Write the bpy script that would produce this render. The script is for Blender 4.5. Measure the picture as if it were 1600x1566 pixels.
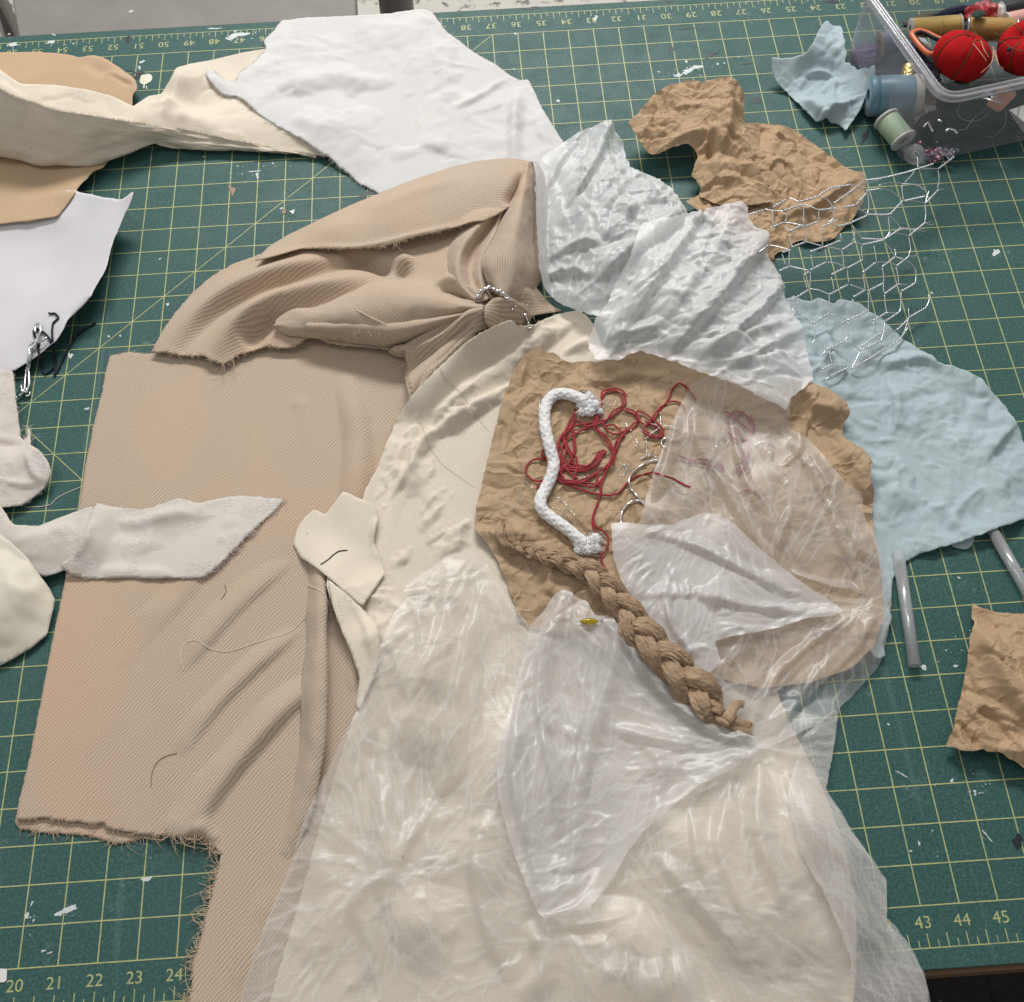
import bpy, math, random
import numpy as np

for o in list(bpy.data.objects):
    bpy.data.objects.remove(o, do_unlink=True)
S = bpy.context.scene
IN = 0.0254                      # everything below is laid out in inches of the cutting mat
COL = S.collection

# ------------------------------------------------------------------ camera
CR = np.array([[0.997904948, -0.062741563, -0.015786408],
               [-0.062548768, -0.873250317, -0.483240660],
               [0.016533788, 0.483215666, -0.875345220]])     # rows: right, down, forward
CC = np.array([32.4656663, -3.33403060, 31.0292886])
CF, CX, CY = 1765.60375, 779.815, 718.704                      # in pixels of a 1600 wide picture
from mathutils import Matrix
cam = bpy.data.objects.new('camera', bpy.data.cameras.new('camera'))
COL.objects.link(cam)
cam.matrix_world = Matrix(((CR[0][0], -CR[1][0], -CR[2][0], CC[0]*IN),
                           (CR[0][1], -CR[1][1], -CR[2][1], CC[1]*IN),
                           (CR[0][2], -CR[1][2], -CR[2][2], CC[2]*IN),
                           (0, 0, 0, 1)))
cam.data.sensor_fit = 'HORIZONTAL'
cam.data.sensor_width = 36
cam.data.lens = CF/1600*36
cam.data.shift_x = (800-CX)/1600
cam.data.shift_y = (CY-783)/1600
cam.data.clip_start = 0.02
cam.data.clip_end = 40
S.camera = cam

# ------------------------------------------------------------------ room light
W = bpy.data.worlds.new('World'); S.world = W; W.use_nodes = True
wb = W.node_tree.nodes['Background']
wb.inputs[0].default_value = (1.0, 0.985, 0.955, 1)
wb.inputs[1].default_value = 0.31
def ceiling_lamp(name, loc, target, sx, sy, power, color):
    L = bpy.data.lights.new(name, 'AREA'); L.shape = 'RECTANGLE'
    L.size, L.size_y, L.energy, L.color = sx, sy, power, color
    o = bpy.data.objects.new(name, L); COL.objects.link(o)
    o.location = loc
    from mathutils import Vector
    d = Vector(target)-Vector(loc)
    o.rotation_euler = d.to_track_quat('-Z', 'Y').to_euler()
    return o
ceiling_lamp('ceiling_lamp', (0.95, 2.15, 1.75), (0.8, 0.45, 0), 1.3, 0.3, 52, (1.0, 0.985, 0.96))
ceiling_lamp('ceiling_lamp', (-0.2, 0.75, 1.9), (0.8, 0.4, 0), 0.35, 1.2, 5, (1.0, 0.98, 0.95))

S.view_settings.view_transform = 'Standard'
S.view_settings.look = 'None'
S.view_settings.exposure = 0.07
S.view_settings.gamma = 1
S.render.engine = 'CYCLES'
S.cycles.max_bounces = 10
S.cycles.diffuse_bounces = 4
S.cycles.glossy_bounces = 4
S.cycles.transmission_bounces = 8
S.cycles.transparent_max_bounces = 28
S.cycles.use_denoising = True
S.cycles.sample_clamp_indirect = 4
S.cycles.caustics_reflective = False
S.cycles.caustics_refractive = False

# ------------------------------------------------------------------ geometry helpers
def unproj(u, v, z=0.0):
    u = np.asarray(u, float); v = np.asarray(v, float); z = np.asarray(z, float)
    a, b = (u-CX)/CF, (v-CY)/CF
    d = a[..., None]*CR[0]+b[..., None]*CR[1]+CR[2]
    t = (z-CC[2])/d[..., 2]
    return (CC+d*t[..., None])[..., :2]

GX0, GY0, GS = 11.0, -8.0, 0.08
NX, NY = 560, 590
H = np.zeros((NY, NX))                          # height of whatever lies on top so far, in inches
gx = GX0+np.arange(NX)*GS; gy = GY0+np.arange(NY)*GS
GXX, GYY = np.meshgrid(gx, gy)

def bil(F, x, y):
    fx = np.clip((np.asarray(x, float)-GX0)/GS, 0, NX-1.001); fy = np.clip((np.asarray(y, float)-GY0)/GS, 0, NY-1.001)
    i = fx.astype(int); j = fy.astype(int); a = fx-i; b = fy-j
    return (F[j, i]*(1-a)*(1-b)+F[j, i+1]*a*(1-b)+F[j+1, i]*(1-a)*b+F[j+1, i+1]*a*b)

def blur1(F, n, ax):
    if n < 1: return F
    P = np.pad(F, [(n+1, n) if k == ax else (0, 0) for k in (0, 1)], mode='edge')
    c = np.cumsum(P, axis=ax)
    if ax == 0: return (c[2*n+1:]-c[:-2*n-1])/(2*n+1)
    return (c[:, 2*n+1:]-c[:, :-2*n-1])/(2*n+1)
def blur(F, r):
    n = int(round(r/GS*0.6))
    for _ in range(3):
        F = blur1(blur1(F, n, 0), n, 1)
    return F
def maxf(F, r):
    n = int(round(r/GS)); G = F
    for ax in (0, 1):
        A = G.copy()
        for k in range(1, n+1):
            B = np.roll(G, k, ax); C = np.roll(G, -k, ax)
            A = np.maximum(A, np.maximum(B, C))
        G = A
    return G

def h2(i, j, s):
    i = i.astype(np.int64).astype(np.uint32); j = j.astype(np.int64).astype(np.uint32)
    h = i*np.uint32(374761393)+j*np.uint32(668265263)+np.uint32((s*2246822519+3266489917) & 0xffffffff)
    h = (h ^ (h >> np.uint32(13)))*np.uint32(1274126177)
    h = (h ^ (h >> np.uint32(16)))*np.uint32(2246822519)
    h = h ^ (h >> np.uint32(13))
    return h.astype(float)/4294967295.0
def perlin(x, y, s=0):
    x = np.asarray(x, float); y = np.asarray(y, float)
    i = np.floor(x); j = np.floor(y); a = x-i; b = y-j
    def g(di, dj):
        t = h2(i+di, j+dj, s)*2*np.pi
        return np.cos(t)*(a-di)+np.sin(t)*(b-dj)
    u = a*a*a*(a*(6*a-15)+10); w = b*b*b*(b*(6*b-15)+10)
    return 1.5*((g(0, 0)*(1-u)+g(1, 0)*u)*(1-w)+(g(0, 1)*(1-u)+g(1, 1)*u)*w)
def fbm(x, y, s=0, o=4, g=0.5):
    r = 0; a = 1.0
    for k in range(o):
        r = r+a*perlin(x*2**k+13.7*k, y*2**k-7.1*k, s+k); a *= g
    return r
def facet(x, y, s=0):
    """piecewise flat noise: random heights on warped triangles, sharp creases between"""
    wx = x+0.45*perlin(x*0.7, y*0.7, s+50)+0.2*perlin(x*1.9, y*1.9, s+51); wy = y+0.45*perlin(x*0.7+9, y*0.7, s+52)+0.2*perlin(x*1.9+5, y*1.9, s+53)
    i = np.floor(wx); j = np.floor(wy); a = wx-i; b = wy-j
    p00 = h2(i, j, s); p10 = h2(i+1, j, s); p01 = h2(i, j+1, s); p11 = h2(i+1, j+1, s)
    f = h2(i, j, s+99) < 0.5
    A = np.where(a+b < 1, p00+a*(p10-p00)+b*(p01-p00), p11+(1-a)*(p01-p11)+(1-b)*(p10-p11))
    B = np.where(a > b, p00+a*(p10-p00)+b*(p11-p10), p00+b*(p01-p00)+a*(p11-p01))
    return np.where(f, A, B)*2-1
class Facets:
    """truly flat facets: random heights on a jittered triangulation, drawn onto a fine grid (poly: picture outline covered)"""
    def __init__(s, poly, layers, seed, z=0.4, res=0.025, fold=False):
        from mathutils.geometry import delaunay_2d_cdt
        from mathutils import Vector
        q = unproj(np.array([p[0] for p in poly], float), np.array([p[1] for p in poly], float), z)
        s.lo = q.min(0)-1.6; hi = q.max(0)+1.6; s.res = res
        nx, ny = (int((hi[0]-s.lo[0])/res)+2, int((hi[1]-s.lo[1])/res)+2)
        s.Z = np.zeros((ny, nx)); r = np.random.default_rng(seed)
        for sp, amp in layers:
            Y0 = s.Z; s.Z = np.zeros_like(Y0)
            gx_ = np.arange(s.lo[0]-sp, hi[0]+2*sp, sp); gy_ = np.arange(s.lo[1]-sp, hi[1]+2*sp, sp)
            X, Y = np.meshgrid(gx_, gy_); X = X+r.uniform(-.48, .48, X.shape)*sp; Y = Y+r.uniform(-.48, .48, Y.shape)*sp
            P = np.stack([X.ravel(), Y.ravel()], 1); h = r.uniform(-1, 1, len(P)); h = np.sign(h)*np.abs(h)**0.7*amp
            v, e, f, *_ = delaunay_2d_cdt([Vector(p) for p in P], [], [], 0, 1e-6)
            v = np.array([a[:] for a in v])
            A_ = (v-s.lo)/res
            for t in f:
                p = A_[list(t)]; a0 = np.maximum(np.ceil(p.min(0)).astype(int), 0); a1 = np.minimum(np.floor(p.max(0)).astype(int), [nx-1, ny-1])
                if (a1 < a0).any(): continue
                xx, yy = np.meshgrid(np.arange(a0[0], a1[0]+1), np.arange(a0[1], a1[1]+1))
                d = (p[1, 1]-p[2, 1])*(p[0, 0]-p[2, 0])+(p[2, 0]-p[1, 0])*(p[0, 1]-p[2, 1])
                if abs(d) < 1e-9: continue
                l0 = ((p[1, 1]-p[2, 1])*(xx-p[2, 0])+(p[2, 0]-p[1, 0])*(yy-p[2, 1]))/d
                l1 = ((p[2, 1]-p[0, 1])*(xx-p[2, 0])+(p[0, 0]-p[2, 0])*(yy-p[2, 1]))/d
                l2 = 1-l0-l1; k = (l0 >= -1e-9) & (l1 >= -1e-9) & (l2 >= -1e-9)
                zz = l0*h[t[0]]+l1*h[t[1]]+l2*h[t[2]]
                sub = s.Z[a0[1]:a1[1]+1, a0[0]:a1[0]+1]
                sub[k] = zz[k]
            s.Z = Y0+((np.abs(s.Z)*2-amp*0.75) if fold else s.Z)
    def __call__(s, x, y):
        fx = np.clip((np.asarray(x, float)-s.lo[0])/s.res, 0, s.Z.shape[1]-1.001); fy = np.clip((np.asarray(y, float)-s.lo[1])/s.res, 0, s.Z.shape[0]-1.001)
        i = fx.astype(int); j = fy.astype(int); a = fx-i; b = fy-j; Z = s.Z
        return Z[j, i]*(1-a)*(1-b)+Z[j, i+1]*a*(1-b)+Z[j+1, i]*(1-a)*b+Z[j+1, i+1]*a*b
def crumple(x, y, size=1.0, s=0, o=3, g=0.55):
    r = 0; a = 1.0
    for k in range(o):
        t = 0.6+1.1*k+s; c, n = math.cos(t), math.sin(t); q = 1.9**k/size
        r = r+a*facet((x*c-y*n)*q+3*k, (x*n+y*c)*q, s+7*k); a *= g
    return r
def ridged(x, y, s=0, p=3.0):
    return (1-np.clip(np.abs(perlin(x, y, s))*1.6, 0, 1))**p

def rng(s): return np.random.default_rng(s)

def catmull(P, n=8, closed=False):
    P = np.asarray(P, float); m = len(P)
    if m < 3 and not closed:
        t = np.linspace(0, 1, n+1)[:, None]
        return P[0]*(1-t)+P[-1]*t
    out = []
    for k in range(m if closed else m-1):
        if closed: a, b, c, d = P[(k-1) % m], P[k], P[(k+1) % m], P[(k+2) % m]
        else: a, b, c, d = P[max(k-1, 0)], P[k], P[k+1], P[min(k+2, m-1)]
        t = (np.arange(n)/n)[:, None]
        out.append(0.5*((2*b)+(c-a)*t+(2*a-5*b+4*c-d)*t*t+(3*b-a-3*c+d)*t**3))
    if not closed: out.append(P[-1:])
    return np.concatenate(out)
def resample(P, step, closed=False):
    P = np.asarray(P, float)
    if closed: P = np.vstack([P, P[:1]])
    d = np.r_[0, np.cumsum(np.linalg.norm(np.diff(P, axis=0), axis=1))]
    n = max(2, int(round(d[-1]/step)))
    t = np.linspace(0, d[-1], n+1)
    if closed: t = t[:-1]
    return np.stack([np.interp(t, d, P[:, k]) for k in range(P.shape[1])], 1)

def fill_mask(poly, xs, ys):
    """even-odd scanline fill of a polygon on a regular grid"""
    M = np.zeros((len(ys), len(xs)), bool)
    x1, y1 = poly[:, 0], poly[:, 1]; x2, y2 = np.roll(x1, -1), np.roll(y1, -1)
    for r, y in enumerate(ys):
        k = (y1 <= y) != (y2 <= y)
        if not k.any(): continue
        xc = np.sort(x1[k]+(y-y1[k])/(y2[k]-y1[k])*(x2[k]-x1[k]))
        M[r] = (np.searchsorted(xc, xs) % 2) == 1
    return M

def pline_dist(x, y, P):
    """distance, signed side and parameter along a polyline"""
    best = np.full(np.shape(x), 1e9); side = np.zeros(np.shape(x)); par = np.zeros(np.shape(x))
    L = np.r_[0, np.cumsum(np.linalg.norm(np.diff(P, axis=0), axis=1))]
    for k in range(len(P)-1):
        a, b = P[k], P[k+1]; d = b-a; l2 = d@d+1e-12
        t = np.clip(((x-a[0])*d[0]+(y-a[1])*d[1])/l2, 0, 1)
        ex, ey = x-a[0]-t*d[0], y-a[1]-t*d[1]
        q = ex*ex+ey*ey; m = q < best
        best = np.where(m, q, best); side = np.where(m, np.sign(d[0]*ey-d[1]*ex), side)
        par = np.where(m, (L[k]+t*(L[k+1]-L[k]))/L[-1], par)
    return np.sqrt(best), side, par

class TPS:
    def __init__(self, X, z, reg=1e-3):
        self.X = X; n = len(X)
        K = self.k(np.linalg.norm(X[:, None]-X[None], axis=2))+reg*np.eye(n)
        P = np.c_[np.ones(n), X]
        A = np.zeros((n+3, n+3)); A[:n, :n] = K; A[:n, n:] = P; A[n:, :n] = P.T
        self.w = np.linalg.solve(A, np.r_[z, 0, 0, 0])
    @staticmethod
    def k(r): return r*r*np.log(r+1e-9)
    def __call__(self, x, y):
        x = np.asarray(x, float); sh = x.shape; x = x.ravel(); y = np.asarray(y, float).ravel(); n = len(self.X)
        out = np.empty(len(x))
        for a in range(0, len(x), 20000):
            b = a+20000
            r = np.hypot(x[a:b, None]-self.X[:, 0], y[a:b, None]-self.X[:, 1])
            out[a:b] = self.k(r)@self.w[:n]+self.w[n]+self.w[n+1]*x[a:b]+self.w[n+2]*y[a:b]
        return out.reshape(sh)

def on(zf, u, v, lift=0.0, it=6):
    """the mat point seen at a picture point, on a surface zf(x, y) -> (x, y, z)"""
    z = np.zeros(np.shape(u))
    for k in range(it):
        p = unproj(u, v, z); zn = zf(p[..., 0], p[..., 1])+lift
        z = zn if k < 2 else 0.5*(z+zn)
    p = unproj(u, v, z)
    return np.concatenate([p, np.asarray(z)[..., None]], -1)
def topz(x, y): return bil(H, x, y)

def stroke_fun(strokes, base):
    fs = []
    for s in strokes:
        px = catmull(np.array(s['p'], float), 5)
        z = np.zeros(len(px)); h = s['h']; up = max(h, 0)
        for _ in range(5):
            q = unproj(px[:, 0], px[:, 1], z); z = base(q[:, 0], q[:, 1])+up*0.8
        P = resample(unproj(px[:, 0], px[:, 1], z), 0.25)
        w = s.get('w', 0.4); k = s.get('k', 'g'); e0, e1 = s.get('e', (0.0, 0.0)); w2 = s.get('w2', w*0.3)
        lo, hi = P.min(0)-4*max(w, w2), P.max(0)+4*max(w, w2)
        fs.append((P, h, w, w2, k, e0, e1, lo, hi))
    def f(x, y):
        x = np.asarray(x, float); y = np.asarray(y, float)
        r = np.zeros(x.shape)
        for P, h, w, w2, k, e0, e1, lo, hi in fs:
            m = (x > lo[0]) & (x < hi[0]) & (y > lo[1]) & (y < hi[1])
            if not m.any(): continue
            d, sd, t = pline_dist(x[m], y[m], P)
            ww = w
            if k == 'g': q = np.exp(-(d/w)**2)
            elif k == 'r': q = np.exp(-d/w)
            elif k == 'a': q = np.where(sd > 0, np.exp(-(d/w)**2), np.exp(-(d/w2)**2))   # left of the line wide, right steep
            elif k == 'c': q = np.where(sd > 0, np.exp(-d/w), np.exp(-(d/w2)**2))
            tp = np.ones(d.shape)
            tp = np.where(t < 0.4, e0+(1-e0)*np.sin(np.clip(t/0.4, 0, 1)*np.pi/2), tp)
            tp = tp*np.where(t > 0.6, e1+(1-e1)*np.sin(np.clip((1-t)/0.4, 0, 1)*np.pi/2), 1)
            r[m] += h*q*tp
        return r
    return f

def rand_creases(poly, n, seed, foci=(), L=(0.5, 2.5), w=(0.05, 0.14), h=(0.02, 0.08), jit=0.3, pos=0.65, z=0.4):
    """many sharp fold lines; poly: picture outline they lie in, foci: gather points they run away from.  -> (height function, crease function)"""
    r = rng(seed); q = unproj(np.array([p[0] for p in poly], float), np.array([p[1] for p in poly], float), z)
    lo, hi = q.min(0), q.max(0); fo = [unproj(a, b, z) for a, b in foci]; items = []
    while len(items) < n:
        c = lo+(hi-lo)*r.random(2)
        if not fill_mask(q, c[0:1], c[1:2])[0, 0]: continue
        if fo:
            k = int(np.argmin([np.linalg.norm(c-f) for f in fo])); d = c-fo[k]; a = math.atan2(d[1], d[0])+r.normal()*jit
        else: a = r.uniform(0, math.pi)
        l = r.uniform(*L)*r.uniform(0.4, 1); b = r.normal()*0.10*l; t = np.linspace(-.5, .5, 5)
        dx, dy = math.cos(a), math.sin(a); kink = r.normal()*0.06*l
        P = np.stack([c[0]+dx*l*t-dy*(b*(4*t*t-1)+kink*(np.abs(t*4) % 2-.5)), c[1]+dy*l*t+dx*(b*(4*t*t-1)+kink*(np.abs(t*4) % 2-.5))], 1)
        items.append((P, (1 if r.random() < pos else -1)*r.uniform(*h), r.uniform(*w), r.uniform(0.25, 0.6) if r.random() < .5 else r.uniform(1.6, 3), r.uniform(0.35, 1)))
    def run(x, y):
        x = np.asarray(x, float); y = np.asarray(y, float); Z = np.zeros(x.shape); C = np.zeros(x.shape)
        for P, hh, ww, asy, st in items:
            m_ = 4*ww*max(1, asy); a0, a1 = P.min(0)-m_, P.max(0)+m_
            k = (x > a0[0]) & (x < a1[0]) & (y > a0[1]) & (y < a1[1])
            if not k.any(): continue
            d, sd, t = pline_dist(x[k], y[k], P); tp = np.sin(np.pi*np.clip(t, 0, 1))**0.7
            Z[k] += hh*tp*np.where(sd > 0, np.exp(-d/ww), np.exp(-d/(ww*asy)))
            C[k] = np.maximum(C[k], st*tp*np.exp(-(d/0.035)**2))
        return Z, C
    return (lambda x, y: run(x, y)[0]), (lambda x, y: run(x, y)[1])
def add(*fs):
    return lambda x, y: sum(f(x, y) for f in fs)

def patch(out, pins=None, strokes=(), lift=0.015, smooth=0.4, step=0.08, noise=None, edge=(0.0, 2.0, 1),
          smoothline=False, uv=0.0, uvo=(0, 0), update=True, mx=0.0, clamp=True, flat=None, crease=None, rise=0.0):
    """one sheet of cloth, paper or film lying on what is below it.  out: outline in picture points, pins: (u, v, height)"""
    base_f = None
    if pins is not None:
        pn = np.array(pins, float); T = TPS(unproj(pn[:, 0], pn[:, 1], pn[:, 2]), pn[:, 2])
        base_f = T
    else:
        F = maxf(H, mx) if mx > 0 else H
        F = np.maximum(blur(F, smooth), 0) if smooth > 0 else F
        base_f = lambda x, y, F=F: bil(F, x, y)
    st = stroke_fun(strokes, base_f)
    H0 = np.maximum(blur(maxf(H, 0.24), 0.22), H)
    def zf(x, y):
        z = base_f(x, y)+st(x, y)
        if noise is not None: z = z+noise(x, y)+rise
        if flat is not None: z = np.maximum(z, flat)
        if clamp: z = np.maximum(z, bil(H0, x, y)+lift)
        return z
    P = np.array(out, float)
    P = catmull(P, 6, True) if smoothline else resample(P, 6.0, True)
    q = on(zf, P[:, 0], P[:, 1], it=8)[:, :2]
    q = resample(q, 0.05, True)
    if edge[0] > 0:
        n = np.roll(q, -1, 0)-np.roll(q, 1, 0); n = np.stack([n[:, 1], -n[:, 0]], 1); n /= np.linalg.norm(n, axis=1)[:, None]+1e-9
        s = np.arange(len(q))*0.05
        j = perlin(s*edge[1], s*0+edge[2], edge[2])+0.6*perlin(s*edge[1]*2.7, s*0+edge[2], edge[2]+3)+0.35*perlin(s*edge[1]*7, s*0, edge[2]+5)
        q = q+n*(j*edge[0])[:, None]
    lo, hi = q.min(0)-step*1.5, q.max(0)+step*1.5
    xs = np.arange(lo[0], hi[0]+step, step); ys = np.arange(lo[1], hi[1]+step, step)
    M = fill_mask(q, xs, ys)
    X, Y = np.meshgrid(xs, ys)
    def nb(A):
        B = np.zeros_like(A)
        for dj in (-1, 0, 1):
            for di in (-1, 0, 1):
                B |= np.roll(np.roll(A, dj, 0), di, 1)
        return B
    band = nb(M) & nb(~M)
    jj, ii = np.nonzero(band)
    d2 = np.empty(len(jj)); nr = np.empty(len(jj), int)
    D = resample(q, step*0.3, True)
    px_, py_ = X[jj, ii], Y[jj, ii]
    for a in range(0, len(jj), 400):
        b = a+400
        dd = (px_[a:b, None]-D[:, 0])**2+(py_[a:b, None]-D[:, 1])**2
        k = dd.argmin(1); nr[a:b] = k; d2[a:b] = dd[np.arange(len(k)), k]
    close = np.sqrt(d2) < 0.55*step
    SS = M.copy(); SS[jj[close], ii[close]] = True
    X[jj[close], ii[close]] = D[nr[close], 0]; Y[jj[close], ii[close]] = D[nr[close], 1]
    ids = -np.ones(SS.shape, int); ids[SS] = np.arange(SS.sum())
    a, b, c, d = ids[:-1, :-1], ids[:-1, 1:], ids[1:, 1:], ids[1:, :-1]
    Q = np.stack([a, b, c, d], -1).reshape(-1, 4); ok = (Q >= 0).sum(1)
    quads = Q[ok == 4]
    T3 = Q[ok == 3]; tris = np.array([[v for v in r if v >= 0] for r in T3.tolist()], int).reshape(-1, 3)
    vx, vy = X[SS], Y[SS]
    vz = zf(vx, vy)
    ca, sa = math.cos(uv), math.sin(uv)
    UV = np.stack([(vx*ca+vy*sa)+uvo[0], (-vx*sa+vy*ca)+uvo[1]], 1)
    if update:
        G = fill_mask(q, gx, gy)
        zz = zf(GXX[G], GYY[G])
        H[G] = np.maximum(H[G], zz)
    cr = crease(vx, vy) if crease is not None else np.zeros(len(vx))
    return dict(v=np.stack([vx, vy, vz], 1), q=quads, t=tris, uv=UV, cr=cr, edge=q, zf=zf)

def loft_patch(rows, step=0.07, noise=None, uv=0.0, flip=False, up=0.0):
    """a curled sheet through several lines of (u, v, height) picture points: real folds that may overhang"""
    R3 = []
    for r in rows:
        P = catmull(np.array(r, float), 10); q = np.concatenate([unproj(P[:, 0], P[:, 1], P[:, 2]), P[:, 2:3]], 1); R3.append(q)
    Ls = max(np.linalg.norm(np.diff(q, axis=0), axis=1).sum() for q in R3); n = int(Ls/step)
    def rs(q, n):
        d = np.r_[0, np.cumsum(np.linalg.norm(np.diff(q, axis=0), axis=1))]; t = np.linspace(0, d[-1], n)
        return np.stack([np.interp(t, d, q[:, k]) for k in range(3)], 1)
    A = np.array([rs(q, n) for q in R3])
    W_ = max(np.linalg.norm(np.diff(A, axis=0), axis=2).sum(0)); m = max(6, int(W_/step))
    G = np.array([rs(catmull(A[:, j], 8), m) for j in range(n)])          # n along, m across
    T = np.gradient(G, axis=0); B = np.gradient(G, axis=1); N = np.cross(T, B); N /= np.linalg.norm(N, axis=2)[..., None]+1e-9
    if N[..., 2].mean() < 0: N = -N
    s = np.arange(n)*step; w = np.arange(m)*step; SS, WW = np.meshgrid(s, w, indexing='ij')
    if noise is not None: G = G+N*noise(SS+G[0, 0, 0], WW+G[0, 0, 1])[..., None]
    a = np.arange(n*m).reshape(n, m)
    Q = np.stack([a[:-1, :-1], a[1:, :-1], a[1:, 1:], a[:-1, 1:]], -1).reshape(-1, 4)
    V = G.reshape(-1, 3)
    i0, i1, i2 = Q[0][:3]
    nz = np.cross(V[Q[:, 1]]-V[Q[:, 0]], V[Q[:, 2]]-V[Q[:, 0]])[:, 2].mean()
    if (nz < 0) != flip: Q = Q[:, ::-1]
    ca, sa = math.cos(uv), math.sin(uv); x, y = SS.ravel(), WW.ravel()
    for x0, y0, z0 in V:
        i, j = int(round((x0-GX0)/GS)), int(round((y0-GY0)/GS))
        if 0 <= i < NX and 0 <= j < NY: H[j, i] = max(H[j, i], z0)
    edge = np.concatenate([G[:, 0], G[-1, 1:], G[::-1, -1][1:], G[0, ::-1][1:-1]])
    return dict(v=V, q=Q, t=np.zeros((0, 3), int), uv=np.stack([x*ca+y*sa, -x*sa+y*ca], 1), cr=np.zeros(len(V)), edge=edge[:, :2], zf=topz, grid=G)

def link(me, name, mat=None, parent=None):
    o = bpy.data.objects.new(name, me); COL.objects.link(o)
    if mat is not None: me.materials.append(getattr(mat, 'm', mat))
    if parent is not None: o.parent = parent
    return o
def mesh_from(name, V, faces, mat=None, parent=None, smooth=True, uvs=None, cr=None, origin=None):
    """V in inches; object origin put at its own lowest middle point"""
    V = np.asarray(V, float)
    if origin is None:
        origin = np.array([V[:, 0].mean(), V[:, 1].mean(), V[:, 2].min()]) if parent is None else np.zeros(3)
    me = bpy.data.meshes.new(name)
    me.from_pydata(((V-origin)*IN).tolist(), [], faces)
    if smooth: me.polygons.foreach_set('use_smooth', np.ones(len(me.polygons), bool))
    if uvs is not None:
        u = me.uv_layers.new(name='weave'); li = np.zeros(len(me.loops), int); me.loops.foreach_get('vertex_index', li)
        u.data.foreach_set('uv', uvs[li].ravel())
    if cr is not None:
        at = me.attributes.new('crease', 'FLOAT', 'POINT'); at.data.foreach_set('value', cr.astype(np.float32))
    o = link(me, name, mat, parent)
    if parent is None: o.location = origin*IN
    else:
        o.matrix_parent_inverse.identity()
        o.location = -(np.array(parent.location)+(np.array(parent.parent.location) if parent.parent is not None else 0))
    return o
def sheet(name, patches, mat, thick=0.0, parent=None, smooth=True):
    V = []; F = []; U = []; C = []; n = 0
    for p in patches:
        V.append(p['v']); U.append(p['uv']); C.append(p['cr'])
        F += (p['q']+n).tolist()+(p['t']+n).tolist(); n += len(p['v'])
    o = mesh_from(name, np.concatenate(V), F, mat, parent, smooth, np.concatenate(U), np.concatenate(C))
    import bmesh
    bm = bmesh.new(); bm.from_mesh(o.data)
    bmesh.ops.dissolve_degenerate(bm, dist=0.012*IN, edges=bm.edges)
    sm = [v for v in bm.verts if v.is_boundary]
    for v in sm:
        nb_ = [e.other_vert(v) for e in v.link_edges if e.is_boundary]
        if len(nb_) == 2: v.co.z = 0.5*v.co.z+0.25*(nb_[0].co.z+nb_[1].co.z)
    bm.to_mesh(o.data); bm.free()
    if thick > 0:
        m = o.modifiers.new('thickness', 'SOLIDIFY'); m.thickness = thick*IN; m.offset = -1
    return o
def tag(o, label, cat, group=None, kind=None):
    if label: o['label'] = label
    if cat: o['category'] = cat
    if group: o['group'] = group
    if kind: o['kind'] = kind
    return o
def thing(name, loc, label, cat, group=None):
    o = bpy.data.objects.new(name, None); COL.objects.link(o); o.empty_display_size = 0.01
    o.location = np.array(loc)*IN
    return tag(o, label, cat, group)

def tube_data(P, r, n=8, caps=True, closed=False, flat=1.0):
    """tube along 3D points; r scalar or per point; parallel transported frame"""
    P = np.asarray(P, float); m = len(P); r = np.broadcast_to(np.asarray(r, float), (m,))
    T = np.gradient(P, axis=0) if not closed else np.roll(P, -1, 0)-np.roll(P, 1, 0)
    T /= np.linalg.norm(T, axis=1)[:, None]+1e-12
    up = np.array([0, 0, 1.0]); V = []; F = []
    N = None
    for k in range(m):
        if N is None:
            N = np.cross(T[k], up)
            if np.linalg.norm(N) < 1e-3: N = np.cross(T[k], [1, 0, 0])
        N = N-T[k]*(N@T[k]); N /= np.linalg.norm(N)+1e-12
        B = np.cross(N, T[k])
        for j in range(n):
            a = 2*math.pi*j/n
            V.append(P[k]+r[k]*(math.cos(a)*N+flat*math.sin(a)*B))
    for k in range(m if closed else m-1):
        k2 = (k+1) % m
        for j in range(n):
            F.append((k*n+j, k*n+(j+1) % n, k2*n+(j+1) % n, k2*n+j))
    if caps and not closed:
        F.append(tuple(range(n-1, -1, -1))); F.append(tuple((m-1)*n+j for j in range(n)))
    return V, F
class MB:
    """collects pieces of ONE object"""
    def __init__(s): s.V = []; s.F = []
    def add(s, V, F):
        n = len(s.V); s.V += [tuple(v) for v in V]; s.F += [tuple(i+n for i in f) for f in F]; return s
    def tube(s, P, r, n=8, **k): return s.add(*tube_data(P, r, n, **k))
    def obj(s, name, mat, parent=None, smooth=True, origin=None): return mesh_from(name, np.array(s.V), s.F, mat, parent, smooth, origin=origin)
def lathe_data(prof, n=32, M=None, closed=False):
    """prof: (radius, height) along local z; M: 4x4 (inches)"""
    V = []; F = []
    for r, z in prof:
        for j in range(n):
            a = 2*math.pi*j/n; V.append((r*math.cos(a), r*math.sin(a), z))
    m = len(prof)
    for k in range(m if closed else m-1):
        for j in range(n):
            k2 = (k+1) % m
            F.append((k*n+j, k*n+(j+1) % n, k2*n+(j+1) % n, k2*n+j))
    V = np.array(V)
    if M is not None: V = V@M[:3, :3].T+M[:3, 3]
    return V, F
def frame(loc, axis, up=(0, 0, 1)):
    """4x4 whose z runs along axis"""
    z = np.array(axis, float); z /= np.linalg.norm(z)
    x = np.cross(up, z)
    if np.linalg.norm(x) < 1e-3: x = np.cross((0, 1, 0), z)
    x /= np.linalg.norm(x); y = np.cross(z, x)
    M = np.eye(4); M[:3, 0] = x; M[:3, 1] = y; M[:3, 2] = z; M[:3, 3] = loc
    return M

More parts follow.
